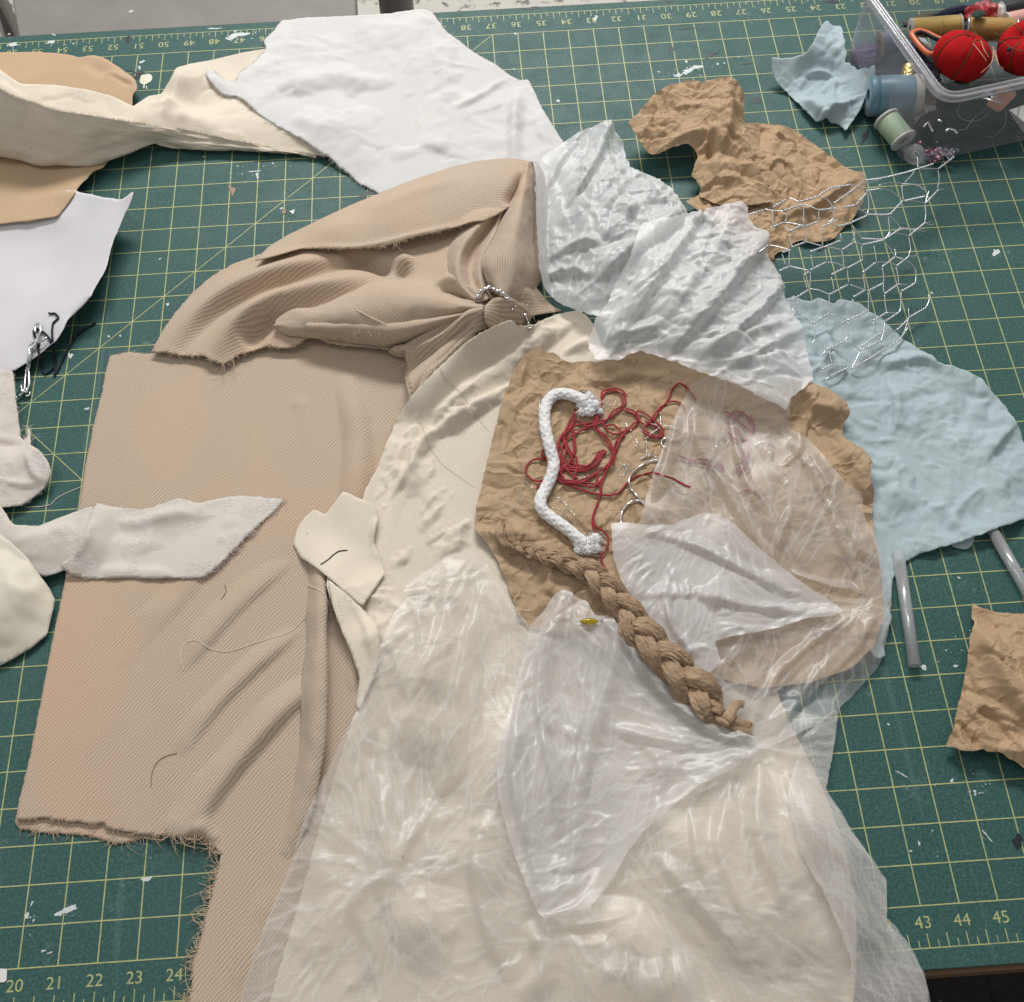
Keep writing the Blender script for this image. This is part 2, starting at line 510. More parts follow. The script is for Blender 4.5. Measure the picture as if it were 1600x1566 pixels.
# ------------------------------------------------------------------ materials
def lin(r, g, b):
    f = lambda c: c/12.92 if c <= 0.04045 else ((c+0.055)/1.055)**2.4
    return (f(r/255), f(g/255), f(b/255), 1)
class Mat:
    def __init__(s, name, color=(0.5, 0.5, 0.5, 1), rough=0.6, metal=0.0, spec=0.5):
        s.m = bpy.data.materials.new(name); s.m.use_nodes = True; s.t = s.m.node_tree; s.N = s.t.nodes
        s.b = s.N['Principled BSDF']; s.out = s.N['Material Output']
        s.set('Base Color', color); s.set('Roughness', rough); s.set('Metallic', metal); s.set('Specular IOR Level', spec)
    def set(s, k, v): s.b.inputs[k].default_value = v
    def n(s, typ, **kw):
        o = s.N.new('ShaderNode'+typ)
        for k, v in kw.items():
            if k.startswith('i_'): o.inputs[k[2:].replace('_', ' ')].default_value = v
            elif k.startswith('n') and k[1:].isdigit(): o.inputs[int(k[1:])].default_value = v
            else: setattr(o, k, v)
        return o
    def l(s, a, b): s.t.links.new(a, b)
    def coords(s, kind='Object', scale=(1, 1, 1), rot=(0, 0, 0)):
        if kind == 'UV':
            c = s.n('UVMap').outputs[0]
        else: c = s.n('TexCoord').outputs[kind]
        mp = s.n('Mapping'); mp.inputs['Scale'].default_value = scale; mp.inputs['Rotation'].default_value = rot
        s.l(c, mp.inputs[0]); return mp.outputs[0]
    def noise(s, vec, scale, detail=3, rough=0.55, dist=0.0):
        n = s.n('TexNoise'); n.inputs['Scale'].default_value = scale; n.inputs['Detail'].default_value = detail
        n.inputs['Roughness'].default_value = rough; n.inputs['Distortion'].default_value = dist
        s.l(vec, n.inputs['Vector']); return n.outputs[0]
    def ramp(s, fac, stops, interp='LINEAR'):
        r = s.n('ValToRGB'); cr = r.color_ramp; cr.interpolation = interp
        while len(cr.elements) < len(stops): cr.elements.new(0.5)
        for e, (p, c) in zip(cr.elements, stops):
            e.position = p; e.color = c if not isinstance(c, (int, float)) else (c, c, c, 1)
        s.l(fac, r.inputs[0]); return r.outputs[0]
    def math(s, op, a, b=None):
        m = s.n('Math', operation=op)
        for k, q in enumerate((a, b)):
            if q is None: continue
            if isinstance(q, (int, float)): m.inputs[k].default_value = q
            else: s.l(q, m.inputs[k])
        return m.outputs[0]
    def mix(s, fac, a, b, mode='MIX'):
        m = s.n('Mix', data_type='RGBA', blend_type=mode)
        for k, q in ((0, fac), (6, a), (7, b)):
            if isinstance(q, (int, float)): m.inputs[k].default_value = q
            elif isinstance(q, tuple): m.inputs[k].default_value = q
            else: s.l(q, m.inputs[k])
        return m.outputs[2]
    def color(s, c): s.l(c, s.b.inputs['Base Color'])
    def bump(s, h, strength=0.3, dist=0.01, after=None):
        b = s.n('Bump'); b.inputs['Strength'].default_value = strength; b.inputs['Distance'].default_value = dist*IN
        s.l(h, b.inputs['Height'])
        if after is not None: s.l(after, b.inputs['Normal'])
        s.l(b.outputs[0], s.b.inputs['Normal']); return b.outputs[0]
# ================================================================== the setting
I2 = (1/IN,)*3
def box_data(x0, y0, z0, x1, y1, z1, bev=0.0):
    V = [(x0, y0, z0), (x1, y0, z0), (x1, y1, z0), (x0, y1, z0), (x0, y0, z1), (x1, y0, z1), (x1, y1, z1), (x0, y1, z1)]
    F = [(3, 2, 1, 0), (4, 5, 6, 7), (0, 1, 5, 4), (1, 2, 6, 5), (2, 3, 7, 6), (3, 0, 4, 7)]
    return V, F
def prism_data(poly, z0, z1):
    n = len(poly)
    V = [(p[0], p[1], z0) for p in poly]+[(p[0], p[1], z1) for p in poly]
    F = [tuple(range(n-1, -1, -1)), tuple(range(n, 2*n))]+[(i, (i+1) % n, n+(i+1) % n, n+i) for i in range(n)]
    return V, F
def bevel(o, w, seg=2):
    m = o.modifiers.new('bevel', 'BEVEL'); m.width = w*IN; m.segments = seg; m.limit_method = 'ANGLE'
    return o

# floor: speckled pale vinyl behind the table, plain dark floor before it
m = Mat('speckled_vinyl', rough=0.5)
c = m.coords(scale=I2)
m.color(m.mix(m.ramp(m.noise(c, 0.9, 6, 0.7, 0.5), [(0.54, 0), (0.62, 1)]), lin(214, 211, 203), lin(128, 126, 120)))
fl = MB().add(*box_data(-40, 22, -30, 110, 160, -29)).obj('floor', m.m, smooth=False); fl['kind'] = 'structure'
m = Mat('dark_floor', rough=0.95)
c = m.coords(scale=I2)
m.color(m.ramp(m.noise(c, 2.2, 5, 0.7), [(0.3, lin(20, 20, 21)), (0.75, lin(48, 46, 46))]))
fl = MB().add(*box_data(-40, -60, -30, 110, 21.9, -29)).obj('near_floor', m.m, smooth=False); fl['kind'] = 'structure'

mgrey = Mat('grey_laminate', rough=0.55)
c = mgrey.coords(scale=I2)
mgrey.color(mgrey.mix(mgrey.noise(c, 0.5, 4), lin(120, 116, 112), lin(150, 146, 141)))
def seat_top(px, z, label):
    q = unproj([p[0] for p in px], [p[1] for p in px], z)
    cx, cy = q.mean(0)
    t = thing('bench', (cx, cy, -29), label, 'bench')
    bevel(MB().add(*prism_data(q, z-1.2, z)).obj('seat', mgrey.m, t, smooth=False), 0.12)
    for p in q:
        x, y = cx+(p[0]-cx)*0.86, cy+(p[1]-cy)*0.86
        MB().add(*box_data(x-0.7, y-0.7, -29, x+0.7, y+0.7, z-1.2)).obj('leg', mgrey.m, t, smooth=False)
seat_top([(560, 110), (43, 135), (6, -70), (552, -90)], -12, 'wide flat grey bench seat beyond the far edge of the green mat')
seat_top([(28, 140), (-160, 150), (-200, -60), (-34, -70)], -12, 'narrow grey bench seat glimpsed in the far left corner beside a pale strip')
m = Mat('grey_metal', lin(118, 116, 115), 0.4, 0.3)
q = unproj(620, 14, -12)
t = MB()
t.add(*lathe_data([(0, -29), (1.15, -29), (1.15, -28.6), (1.02, -28.4), (0.95, -10), (0.9, -4.2), (0, -4.2)], 24, np.array([[1, 0, 0, q[0]], [0, 1, 0, q[1]], [0, 0, 1, 0], [0, 0, 0, 1.]])))
tag(t.obj('post', m.m), 'round grey metal post standing behind the white cotton cloth', 'post')

# ------------------------------------------------------------------ table and mat
m = Mat('oak', rough=0.5)
c = m.coords(scale=(3, 40, 40))
m.color(m.mix(m.noise(c, 3, 5, 0.6), lin(122, 92, 66), lin(88, 62, 44)))
table = thing('work_table', (35.5, 16.5, -29), 'wood edged work table under the large green cutting mat', 'table')
bevel(MB().add(*box_data(-1, -1.62, -1.4, 72.2, 34.66, -0.13)).obj('table_top', m.m, table, smooth=False), 0.05)
for x in (1, 70):
    for y in (0.5, 32.5):
        MB().add(*box_data(x-1, y-1, -29, x+1, y+1, -1.4)).obj('leg', m.m, table, smooth=False)

mm = Mat('green_vinyl', rough=0.5, spec=0.3)
c = mm.coords(scale=I2)
fleck = mm.ramp(mm.noise(c, 13, 3, 0.65, 0.3), [(0.42, 0), (0.68, 1)])
base = mm.mix(fleck, lin(43, 80, 76), lin(67, 106, 101))
big = mm.noise(c, 0.35, 4, 0.6)
base = mm.mix(mm.ramp(big, [(0.4, 0.0), (0.75, 0.35)]), base, lin(66, 98, 98))
# worn chalky smudges and scratches
smm = mm.ramp(mm.noise(c, 0.55, 2), [(0.58, 0), (0.72, 1)])
sm2 = mm.ramp(mm.noise(c, 5.5, 8, 0.75, 0.8), [(0.55, 0), (0.68, 1)])
base = mm.mix(mm.math('MULTIPLY', mm.math('MULTIPLY', smm, sm2), 0.55), base, lin(176, 190, 190))
cs = mm.coords(scale=(60, 3.2, 39), rot=(0, 0, 0.6))
scr = mm.ramp(mm.noise(cs, 1.0, 2, 0.5, 0.2), [(0.70, 0), (0.715, 1)])
base = mm.mix(mm.math('MULTIPLY', scr, 0.10), base, lin(130, 155, 155))
mm.color(base)
mm.l(mm.ramp(mm.noise(c, 1.1, 5, 0.7), [(0.3, 0.46), (0.7, 0.62)]), mm.b.inputs['Roughness'])
mm.bump(mm.noise(c, 26, 4, 0.7), 0.16, 0.012)
mat_root = thing('cutting_mat', (35.5, 16.5, -0.13), 'large dark green cutting mat with yellow inch grid and numbered edges', 'cutting mat')
bevel(MB().add(*box_data(-0.5, -1.49, -0.13, 71.5, 34.47, 0.0)).obj('board', mm.m, mat_root, smooth=False), 0.02)
my = Mat('yellow_ink', lin(200, 200, 128), 0.5)
c = my.coords(scale=I2)
wear = my.ramp(my.noise(c, 3.5, 5, 0.75), [(0.36, 1), (0.5, 0)])
my.color(my.mix(my.math('MULTIPLY', wear, 0.55), lin(176, 181, 124), lin(92, 122, 104)))
EPS = 0.006
g = MB()
def strip(a, b, w=0.034, z=EPS):
    a = np.array(a, float); b = np.array(b, float); d = b-a; d /= np.linalg.norm(d); n = np.array([-d[1], d[0]])*w/2
    g.add([(*(a-n), z), (*(b-n), z), (*(b+n), z), (*(a+n), z)], [(0, 1, 2, 3)])
for y in range(0, 34): strip((-0.017, y), (71.017, y), z=EPS+0.002)
for x in range(0, 72): strip((x, 0), (x, 33))
g.obj('grid_lines', my.m, mat_root, smooth=False)
g = MB()
def diag(p, q, ext0, ext1):
    a = unproj(*p); b = unproj(*q); d = np.sign(b-a)            # printed at 45 degrees through a grid crossing
    a = np.round(a)
    strip(a+d*ext0, a+d*ext1, 0.03, EPS+0.004)
a = np.round(unproj(44.5, 673.4)); strip((34, 33), (a[0]-2, a[0]-3), 0.03, EPS+0.004)
strip(a, (a[0]+a[1], 0), 0.03, EPS+0.004)
g.obj('diagonal_lines', my.m, mat_root, smooth=False)
g = MB()
strip((0, -1.0), (71, -1.0), 0.03); strip((0, 34.08), (71, 34.08), 0.03)
for k in range(0, 71*4+1):
    x = k/4; L = 0.34 if k % 2 == 0 else 0.19
    strip((x, -1.0), (x, -1.0+L), 0.026, EPS+0.002); strip((x, 34.08), (x, 34.08-L), 0.026, EPS+0.002)
g.obj('ruler_ticks', my.m, mat_root, smooth=False)
g = MB()
deps = None
def text_data(s, size):
    cu = bpy.data.curves.new('digits', 'FONT'); cu.body = s; cu.size = size; cu.align_x = 'CENTER'; cu.align_y = 'CENTER'; cu.offset = 0.0; cu.resolution_u = 4
    o = bpy.data.objects.new('digits', cu); COL.objects.link(o)
    dg = bpy.context.evaluated_depsgraph_get(); me = bpy.data.meshes.new_from_object(o.evaluated_get(dg))
    V = np.array([v.co[:] for v in me.vertices]); F = [tuple(p.vertices) for p in me.polygons]
    bpy.data.objects.remove(o); bpy.data.meshes.remove(me); bpy.data.curves.remove(cu)
    return V, F
for n in range(1, 71):
    if not (12 < n < 58): continue
    V, F = text_data(str(n), 0.42)
    g.add([(n-0.03+v[0]*1.06, -0.41+v[1], EPS) for v in V], F)
    g.add([(71-n-0.02-v[0]*1.06, 33.52-v[1], EPS) for v in V], F)
g.obj('ruler_numbers', my.m, mat_root, smooth=False)

# dried paint and dark marks on the mat: thin flat blobs
mw = Mat('dried_white_paint', lin(205, 212, 212), 0.6)
mc = Mat('dried_cream_paint', lin(226, 219, 200), 0.45)
mk = Mat('dark_ink', lin(22, 34, 40), 0.5)
def blob(mb, u, v, a, b, ang, seed, n=26, z=0.012, rag=0.35):
    p = unproj(u, v); r = rng(seed); ph = r.uniform(0, 6.28, 5)
    V = [(*p, z)]
    for k in range(n):
        t = 2*math.pi*k/n; q = 1+rag*sum(math.sin((i+2)*t+ph[i])/(i+1.6) for i in range(5))*0.6
        x, y = a*q*math.cos(t), b*q*math.sin(t)
        V.append((p[0]+x*math.cos(ang)-y*math.sin(ang), p[1]+x*math.sin(ang)+y*math.cos(ang), z*0.8))
    mb.add(V, [(0, 1+k, 1+(k+1) % n) for k in range(n)])
wp = MB(); r = rng(5)
def spray(u, v, su, sv, k, big, seed):
    q = rng(seed)
    for i in range(k):
        blob(wp, u+q.normal()*su, v+q.normal()*sv, big*q.uniform(0.12, 1)**2, big*q.uniform(0.12, 0.8)**2, q.uniform(0, 3), seed*31+i, 12, 0.009, 0.6)
for a in [(103, 1423, 0.2, 0.085, 0.25), (112, 1419, 0.09, 0.07, 0.0), (95, 1428, 0.06, 0.04, 0.4), (229, 1374, 0.12, 0.06, 0.3), (42, 1431, 0.05, 0.08, 0.7), (50, 1412, 0.025, 0.06, 2.6), (68, 1486, 0.05, 0.03, 0),
          (78, 1489, 0.06, 0.02, 0.2), (110, 555, 0.09, 0.07, 2.4), (136, 639, 0.07, 0.045, 0), (170, 526, 0.03, 0.06, 0.3), (188, 525, 0.025, 0.05, 0.2), (80, 66, 0.13, 0.1, 0.5), (205, 18, 0.1, 0.05, 0.8),
          (222, 97, 0.06, 0.11, 2.5), (218, 106, 0.05, 0.09, 0.3), (372, 55, 0.42, 0.11, 0.3), (362, 60, 0.18, 0.09, 0.2), (335, 45, 0.25, 0.04, 0.0), (872, 158, 0.05, 0.09, 0.8), (803, 108, 0.03, 0.03, 0), (805, 53, 0.05, 0.05, 0),
          (930, 30, 0.08, 0.09, 0), (932, 26, 0.06, 0.05, 0.5), (1077, 110, 0.34, 0.1, 0.4), (1090, 105, 0.2, 0.09, -0.2), (1060, 118, 0.15, 0.07, 0.6), (1487, 1220, 0.045, 0.045, 0), (1556, 395, 0.1, 0.16, -0.4), (1456, 458, 0.04, 0.04, 0),
          (1498, 903, 0.035, 0.035, 0), (1493, 1041, 0.06, 0.04, 0.5), (1443, 1043, 0.1, 0.06, -0.3), (1436, 1318, 0.03, 0.05, 0.4), (1423, 1330, 0.04, 0.02, 0), (1542, 1306, 0.02, 0.16, 0.5), (1409, 1210, 0.14, 0.02, -0.6), (1388, 1132, 0.05, 0.02, -0.7),
          (20, 70, 0.25, 0.08, 0.1), (318, 245, 0.03, 0.03, 0), (398, 268, 0.2, 0.03, 0.0), (402, 275, 0.05, 0.13, 0.2), (440, 326, 0.05, 0.05, 0), (262, 476, 0.06, 0.05, 0.4), (250, 405, 0.03, 0.04, 0)]:
    blob(wp, *a, seed=int(a[0]*7+a[1]), rag=0.75)
for a in [(103, 1425, 16, 9, 14, 0.05, 1), (45, 1436, 9, 14, 10, 0.05, 2), (1085, 112, 34, 9, 26, 0.09, 3), (1475, 1330, 30, 40, 14, 0.03, 4), (405, 272, 26, 10, 26, 0.06, 5), (365, 58, 24, 6, 16, 0.09, 6), (1500, 1015, 22, 22, 22, 0.04, 7),
          (880, 110, 60, 30, 24, 0.035, 8), (1530, 1235, 18, 9, 18, 0.05, 9), (90, 640, 60, 80, 12, 0.03, 10), (150, 1420, 70, 50, 16, 0.02, 11), (1480, 1250, 60, 120, 26, 0.02, 12), (400, 330, 80, 60, 20, 0.025, 13), (270, 90, 30, 22, 10, 0.03, 14), (60, 66, 30, 8, 10, 0.09, 15)]:
    spray(*a)
wp.obj('paint_splatter', mw.m, mat_root, smooth=False)
cp = MB()
blob(cp, 228, 124, 0.24, 0.29, 0.2, 3, z=0.02, rag=0.22); blob(cp, 225, 135, 0.03, 0.12, 0.1, 4); blob(cp, 229, 137, 0.02, 0.09, 0.1, 5)
cp.obj('cream_paint_drop', mc.m, mat_root, smooth=False)
dk = MB()
for a in [(1182, 157, 0.15, 0.2, 0.2), (1110, 85, 0.12, 0.12, 0.5), (1104, 92, 0.06, 0.07, 0), (1117, 84, 0.14, 0.03, 0.3), (1048, 76, 0.08, 0.16, 0.2), (575, 303, 0.3, 0.12, 0.5), (1050, 78, 0.05, 0.24, 0.1), (1046, 3, 0.15, 0.05, 0), (200, 62, 0.1, 0.2, 0.2), (832, 13, 0.3, 0.08, 0.2),
          (218, 118, 0.2, 0.16, 0.7), (208, 113, 0.26, 0.05, -0.4), (1590, 1315, 0.14, 0.16, 0), (1348, 222, 0.16, 0.05, 1.0), (1352, 212, 0.3, 0.1, 1.2), (1300, 3, 0.3, 0.1, 0), (1167, 100, 0.2, 0.03, 0), (1072, 45, 0.3, 0.05, 0.0)]:
    blob(dk, *a, seed=int(a[0]*3+a[1]), rag=0.6)
dk.obj('dark_stain', mk.m, mat_root, smooth=False)
# ================================================================== cloth and paper materials
def woven(name, c1, c2, freq, rough=0.85, bump=0.25, mottling=0.25, stain=None, sheen=0.1, spots=0.0):
    m = Mat(name, rough=rough, spec=0.2)
    uv = m.coords('UV')
    w = m.noise(uv, 0.5, 4, 0.6)
    sp = m.n('SeparateXYZ'); m.l(uv, sp.inputs[0])
    a = m.math('SINE', m.math('MULTIPLY', sp.outputs[0], freq*6.283)); b = m.math('SINE', m.math('MULTIPLY', sp.outputs[1], freq*6.283))
    wv = m.math('MULTIPLY', a, b)
    fine = m.noise(uv, freq*0.55, 4, 0.8)
    col = m.mix(m.ramp(w, [(0.3, 0), (0.7, 1)]), c1, c2)
    col = m.mix(m.math('MULTIPLY', m.ramp(fine, [(0.35, 0), (0.65, 1)]), mottling), col, tuple(0.62*x for x in c2[:3])+(1,))
    if stain: col = m.mix(m.ramp(m.noise(uv, 0.22, 3), [(0.42, 0), (0.66, 1)]), col, stain)
    if spots:
        col = m.mix(m.math('MULTIPLY', m.ramp(m.noise(uv, 5, 2, 0.4), [(0.74, 0), (0.78, 1)]), spots), col, lin(120, 100, 82))
    m.color(col)
    m.set('Sheen Weight', sheen); m.set('Sheen Roughness', 0.5)
    h = m.math('ADD', m.math('MULTIPLY', wv, 0.5), m.math('MULTIPLY', fine, 1.5))
    m.bump(h, bump*1.6, 0.02)
    return m
m_tan = woven('tan_cotton', lin(206, 178, 146), lin(196, 169, 138), 18)
m_muslin = woven('cream_muslin', lin(227, 217, 201), lin(219, 208, 191), 17, stain=lin(230, 219, 201), spots=0.5)
m_cotton = woven('white_cotton', lin(222, 221, 218), lin(214, 213, 212), 20, mottling=0.08)
m_jac = woven('pale_jacquard', lin(222, 214, 205), lin(212, 204, 195), 20, rough=0.6, mottling=0.15)
_c = m_jac.coords('UV'); _mask = m_jac.ramp(m_jac.noise(_c, 1.15, 2, 0.5), [(0.52, 0), (0.6, 1)]); _cs = m_jac.coords('UV', scale=(5, 16, 5), rot=(0, 0, 0.5))
_fl = m_jac.math('MULTIPLY', _mask, m_jac.ramp(m_jac.noise(_cs, 1.6, 4, 0.7, 0.8), [(0.42, 0), (0.6, 1)]))          # woven-in shredded white tufts
_old = m_jac.b.inputs['Base Color'].links[0].from_socket; m_jac.color(m_jac.mix(_fl, _old, lin(240, 236, 231)))
m_jac.bump(_fl, 0.5, 0.05, after=m_jac.b.inputs['Normal'].links[0].from_socket)
m_satin = woven('cream_satin', lin(226, 219, 203), lin(218, 211, 195), 24, rough=0.38, bump=0.08, mottling=0.05)

def twill(name):
    m = Mat(name, rough=0.8, spec=0.25)
    uv = m.coords('UV')
    wob = m.n('TexNoise'); wob.inputs['Scale'].default_value = 0.8; m.l(uv, wob.inputs['Vector'])
    va = m.n('VectorMath', operation='MULTIPLY_ADD'); m.l(wob.outputs['Color'], va.inputs[0]); va.inputs[1].default_value = (0.25, 0.25, 0.25); m.l(uv, va.inputs[2])
    sp = m.n('SeparateXYZ'); m.l(va.outputs[0], sp.inputs[0])
    rib = m.math('SINE', m.math('MULTIPLY', sp.outputs[0], 6.283/0.09))
    rib = m.math('ADD', m.math('MULTIPLY', rib, m.math('MULTIPLY', m.ramp(m.noise(uv, 1.1, 4, 0.7), [(0.3, 0.25), (0.7, 1.0)]), 0.5)), 0.5)
    dot = m.math('SINE', m.math('ADD', m.math('MULTIPLY', sp.outputs[1], 6.283/0.06), m.math('MULTIPLY', sp.outputs[0], 6.283/0.23)))
    dot = m.math('ADD', m.math('MULTIPLY', dot, 0.5), 0.5)
    fib = m.noise(uv, 14, 4, 0.8)
    h = m.math('ADD', m.math('MULTIPLY', rib, 0.34), m.math('ADD', m.math('MULTIPLY', m.math('MULTIPLY', rib, dot), 0.62), m.math('MULTIPLY', fib, 0.75)))
    col = m.ramp(h, [(0.2, lin(155, 137, 119)), (0.7, lin(186, 167, 147)), (1.0, lin(209, 193, 174)), ])
    peach = m.ramp(m.noise(uv, 0.16, 3, 0.5, 0.3), [(0.46, 0), (0.66, 1)])
    col = m.mix(m.math('MULTIPLY', peach, 0.6), col, m.mix(h, lin(174, 141, 116), lin(212, 180, 152)))
    m.color(col)
    m.set('Sheen Weight', 0.15)
    m.bump(h, 0.34, 0.024)
    return m
m_twill = twill('tan_twill')

def paper(name, c1, c2, rough=0.7, trans=0.0, fine=0.35):
    m = Mat(name, rough=rough, spec=0.3)
    c = m.coords('UV')
    n1 = m.noise(c, 0.6, 5, 0.65); n2 = m.noise(c, 9, 5, 0.8)
    fl = m.ramp(n2, [(0.35, 0), (0.65, 1)])
    col = m.mix(m.ramp(n1, [(0.35, 0), (0.65, 1)]), c1, c2)
    at = m.n('Attribute', attribute_name='crease')
    col = m.mix(m.math('MULTIPLY', fl, 0.22), col, tuple(0.7*x for x in c1[:3])+(1,))
    col = m.mix(m.math('MULTIPLY', at.outputs['Fac'], 0.22), col, tuple(min(1, 1.35*x) for x in c2[:3])+(1,))     # rubbed, paler crease lines
    m.color(col)
    v = m.n('TexVoronoi', feature='DISTANCE_TO_EDGE'); v.inputs['Scale'].default_value = 2.2
    wob = m.n('TexNoise'); wob.inputs['Scale'].default_value = 1.5; m.l(c, wob.inputs['Vector'])
    va = m.n('VectorMath', operation='MULTIPLY_ADD'); m.l(wob.outputs['Color'], va.inputs[0]); va.inputs[1].default_value = (0.6, 0.6, 0.6); m.l(c, va.inputs[2])
    m.l(va.outputs[0], v.inputs['Vector'])
    e = m.math('MINIMUM', v.outputs['Distance'], 0.12)
    h = m.math('ADD', m.math('MULTIPLY', e, -1.2), m.math('MULTIPLY', n2, 0.35))
    m.bump(h, fine, 0.03)
    if trans > 0:
        tl = m.n('BsdfTranslucent'); tl.inputs[0].default_value = c2
        mx = m.n('MixShader'); mx.inputs[0].default_value = trans
        m.l(m.b.outputs[0], mx.inputs[1]); m.l(tl.outputs[0], mx.inputs[2]); m.l(mx.outputs[0], m.out.inputs[0])
    return m
m_white = paper('white_paper', lin(216, 214, 217), lin(211, 209, 213), fine=0.06)
m_kraft = paper('kraft_paper', lin(171, 146, 117), lin(183, 158, 128), fine=0.3)
m_kraft2 = paper('kraft_paper_worn', lin(174, 147, 117), lin(186, 159, 127), fine=0.3)
m_tissue = paper('blue_tissue', lin(194, 211, 216), lin(206, 221, 226), fine=0.3, trans=0.3)

def frays(mb, edge_q, zf, r, n, L=(0.15, 0.45), thick=0.012, spread=0.6, i0=0.0, i1=1.0, zoff=0.02, along=0.3):
    """loose threads sticking out of a torn edge (edge_q: closed outline in inches)"""
    m = len(edge_q)
    nr = np.roll(edge_q, -3, 0)-np.roll(edge_q, 3, 0); nr /= np.linalg.norm(nr, axis=1)[:, None]+1e-9
    area = 0.5*np.sum(edge_q[:, 0]*np.roll(edge_q[:, 1], -1)-edge_q[:, 1]*np.roll(edge_q[:, 0], -1))
    nn = np.stack([nr[:, 1], -nr[:, 0]], 1)*np.sign(area)
    for k in range(n):
        i = int((i0+(i1-i0)*r.random())*m) % m
        p = edge_q[i]; d = nn[i]+nr[i]*r.normal()*spread; d /= np.linalg.norm(d)
        l = L[0]+(L[1]-L[0])*r.random()**1.8; b = r.normal()*0.9
        P = []
        for t in np.linspace(-0.15, 1, 5):
            q = p+d*l*t+np.array([-d[1], d[0]])*b*l*t*t
            P.append((q[0], q[1], max(zf(q[0:1], q[1:2])[0], topz(q[0:1], q[1:2])[0])+zoff if t <= 0 else None))
        z0 = P[0][2]
        P = [(a, bb, max(z0-0.07*max(0, t)**2, topz(np.array([a]), np.array([bb]))[0]+0.012)) for (a, bb, _), t in zip(P, np.linspace(-0.15, 1, 5))]
        mb.tube(P, thick*0.62*r.uniform(0.6, 1.2), 4)
def edge_range(edge_q, zf, pts):
    """indices of the outline between two picture points -> fractions"""
    q = on(zf, np.array([p[0] for p in pts], float), np.array([p[1] for p in pts], float))[:, :2]
    return [np.argmin(((edge_q-a)**2).sum(1))/len(edge_q) for a in q]
def fray_between(mb, pt, a, b, r, n, **k):
    f0, f1 = edge_range(pt['edge'], pt['zf'], [a, b])
    if abs(f1-f0) > 0.5:                       # go round the short way
        if f1 < f0: f1 += 1
        else: f0 += 1
    frays(mb, pt['edge'], pt['zf'], r, n, i0=min(f0, f1), i1=max(f0, f1), **k)

# ================================================================== upper left: paper, tan scrap, twisted muslin strip
R = rng(11)
p = patch([(-60, 285), (90, 300), (118, 298), (160, 308), (188, 313), (203, 303), (208, 298), (206, 312), (196, 332), (186, 356), (176, 378), (172, 396), (164, 425), (153, 440), (141, 465), (120, 488), (106, 499), (98, 516), (88, 533), (58, 556), (22, 580), (-60, 592)],
          pins=[(-50, 300, .1), (-50, 580, .15), (0, 420, .08), (0, 590, .2), (22, 580, .3), (60, 555, .45), (105, 500, .8), (160, 430, 1.0), (186, 356, 1.0), (208, 298, 1.35), (190, 312, 1.0), (150, 308, .75), (100, 300, .5), (60, 420, .12), (100, 400, .3), (130, 360, .5)],
          strokes=[dict(p=[(-40, 350), (60, 345), (130, 330)], h=0.12, w=0.5), dict(p=[(105, 500), (125, 482), (140, 465)], h=-0.15, w=0.15)],
          edge=(0.03, 1.5, 4), noise=lambda x, y: 0.03*fbm(x*0.3, y*0.3, 3, 2), step=0.09)
paper_o = tag(sheet('paper_sheet', [p], m_white, 0.01), 'smooth white paper with a torn curling right edge at the left side', 'paper')

p = patch([(-60, 80), (0, 82), (60, 81), (105, 85), (126, 90), (140, 86), (158, 88), (186, 105), (212, 124), (214, 140), (207, 150), (207, 167), (190, 215), (162, 262), (148, 266), (128, 286), (118, 300), (104, 320), (90, 338), (48, 345), (0, 350), (-60, 356)],
          pins=[(-50, 90, .2), (0, 82, .12), (105, 85, .18), (150, 88, .3), (212, 124, .45), (207, 165, .35), (170, 200, .3), (160, 262, .35), (128, 286, .5), (90, 338, .55), (0, 350, .35), (-50, 355, .3), (40, 300, .35), (60, 140, .2), (150, 130, .3)],
          strokes=[dict(p=[(165, 108), (185, 117), (212, 128)], h=0.12, w=0.12, k='r'), dict(p=[(168, 114), (187, 124), (208, 136)], h=-0.12, w=0.08), dict(p=[(130, 92), (150, 108), (175, 112)], h=-0.08, w=0.25)],
          edge=(0.025, 2, 8), noise=lambda x, y: 0.03*fbm(x*0.5, y*0.5, 5, 3), uv=0.2)
tan = sheet('fabric_scrap', [p], m_tan, 0.02)
tag(tan, 'flat peach tan fabric scrap under the twisted cream strip at upper left', 'fabric')

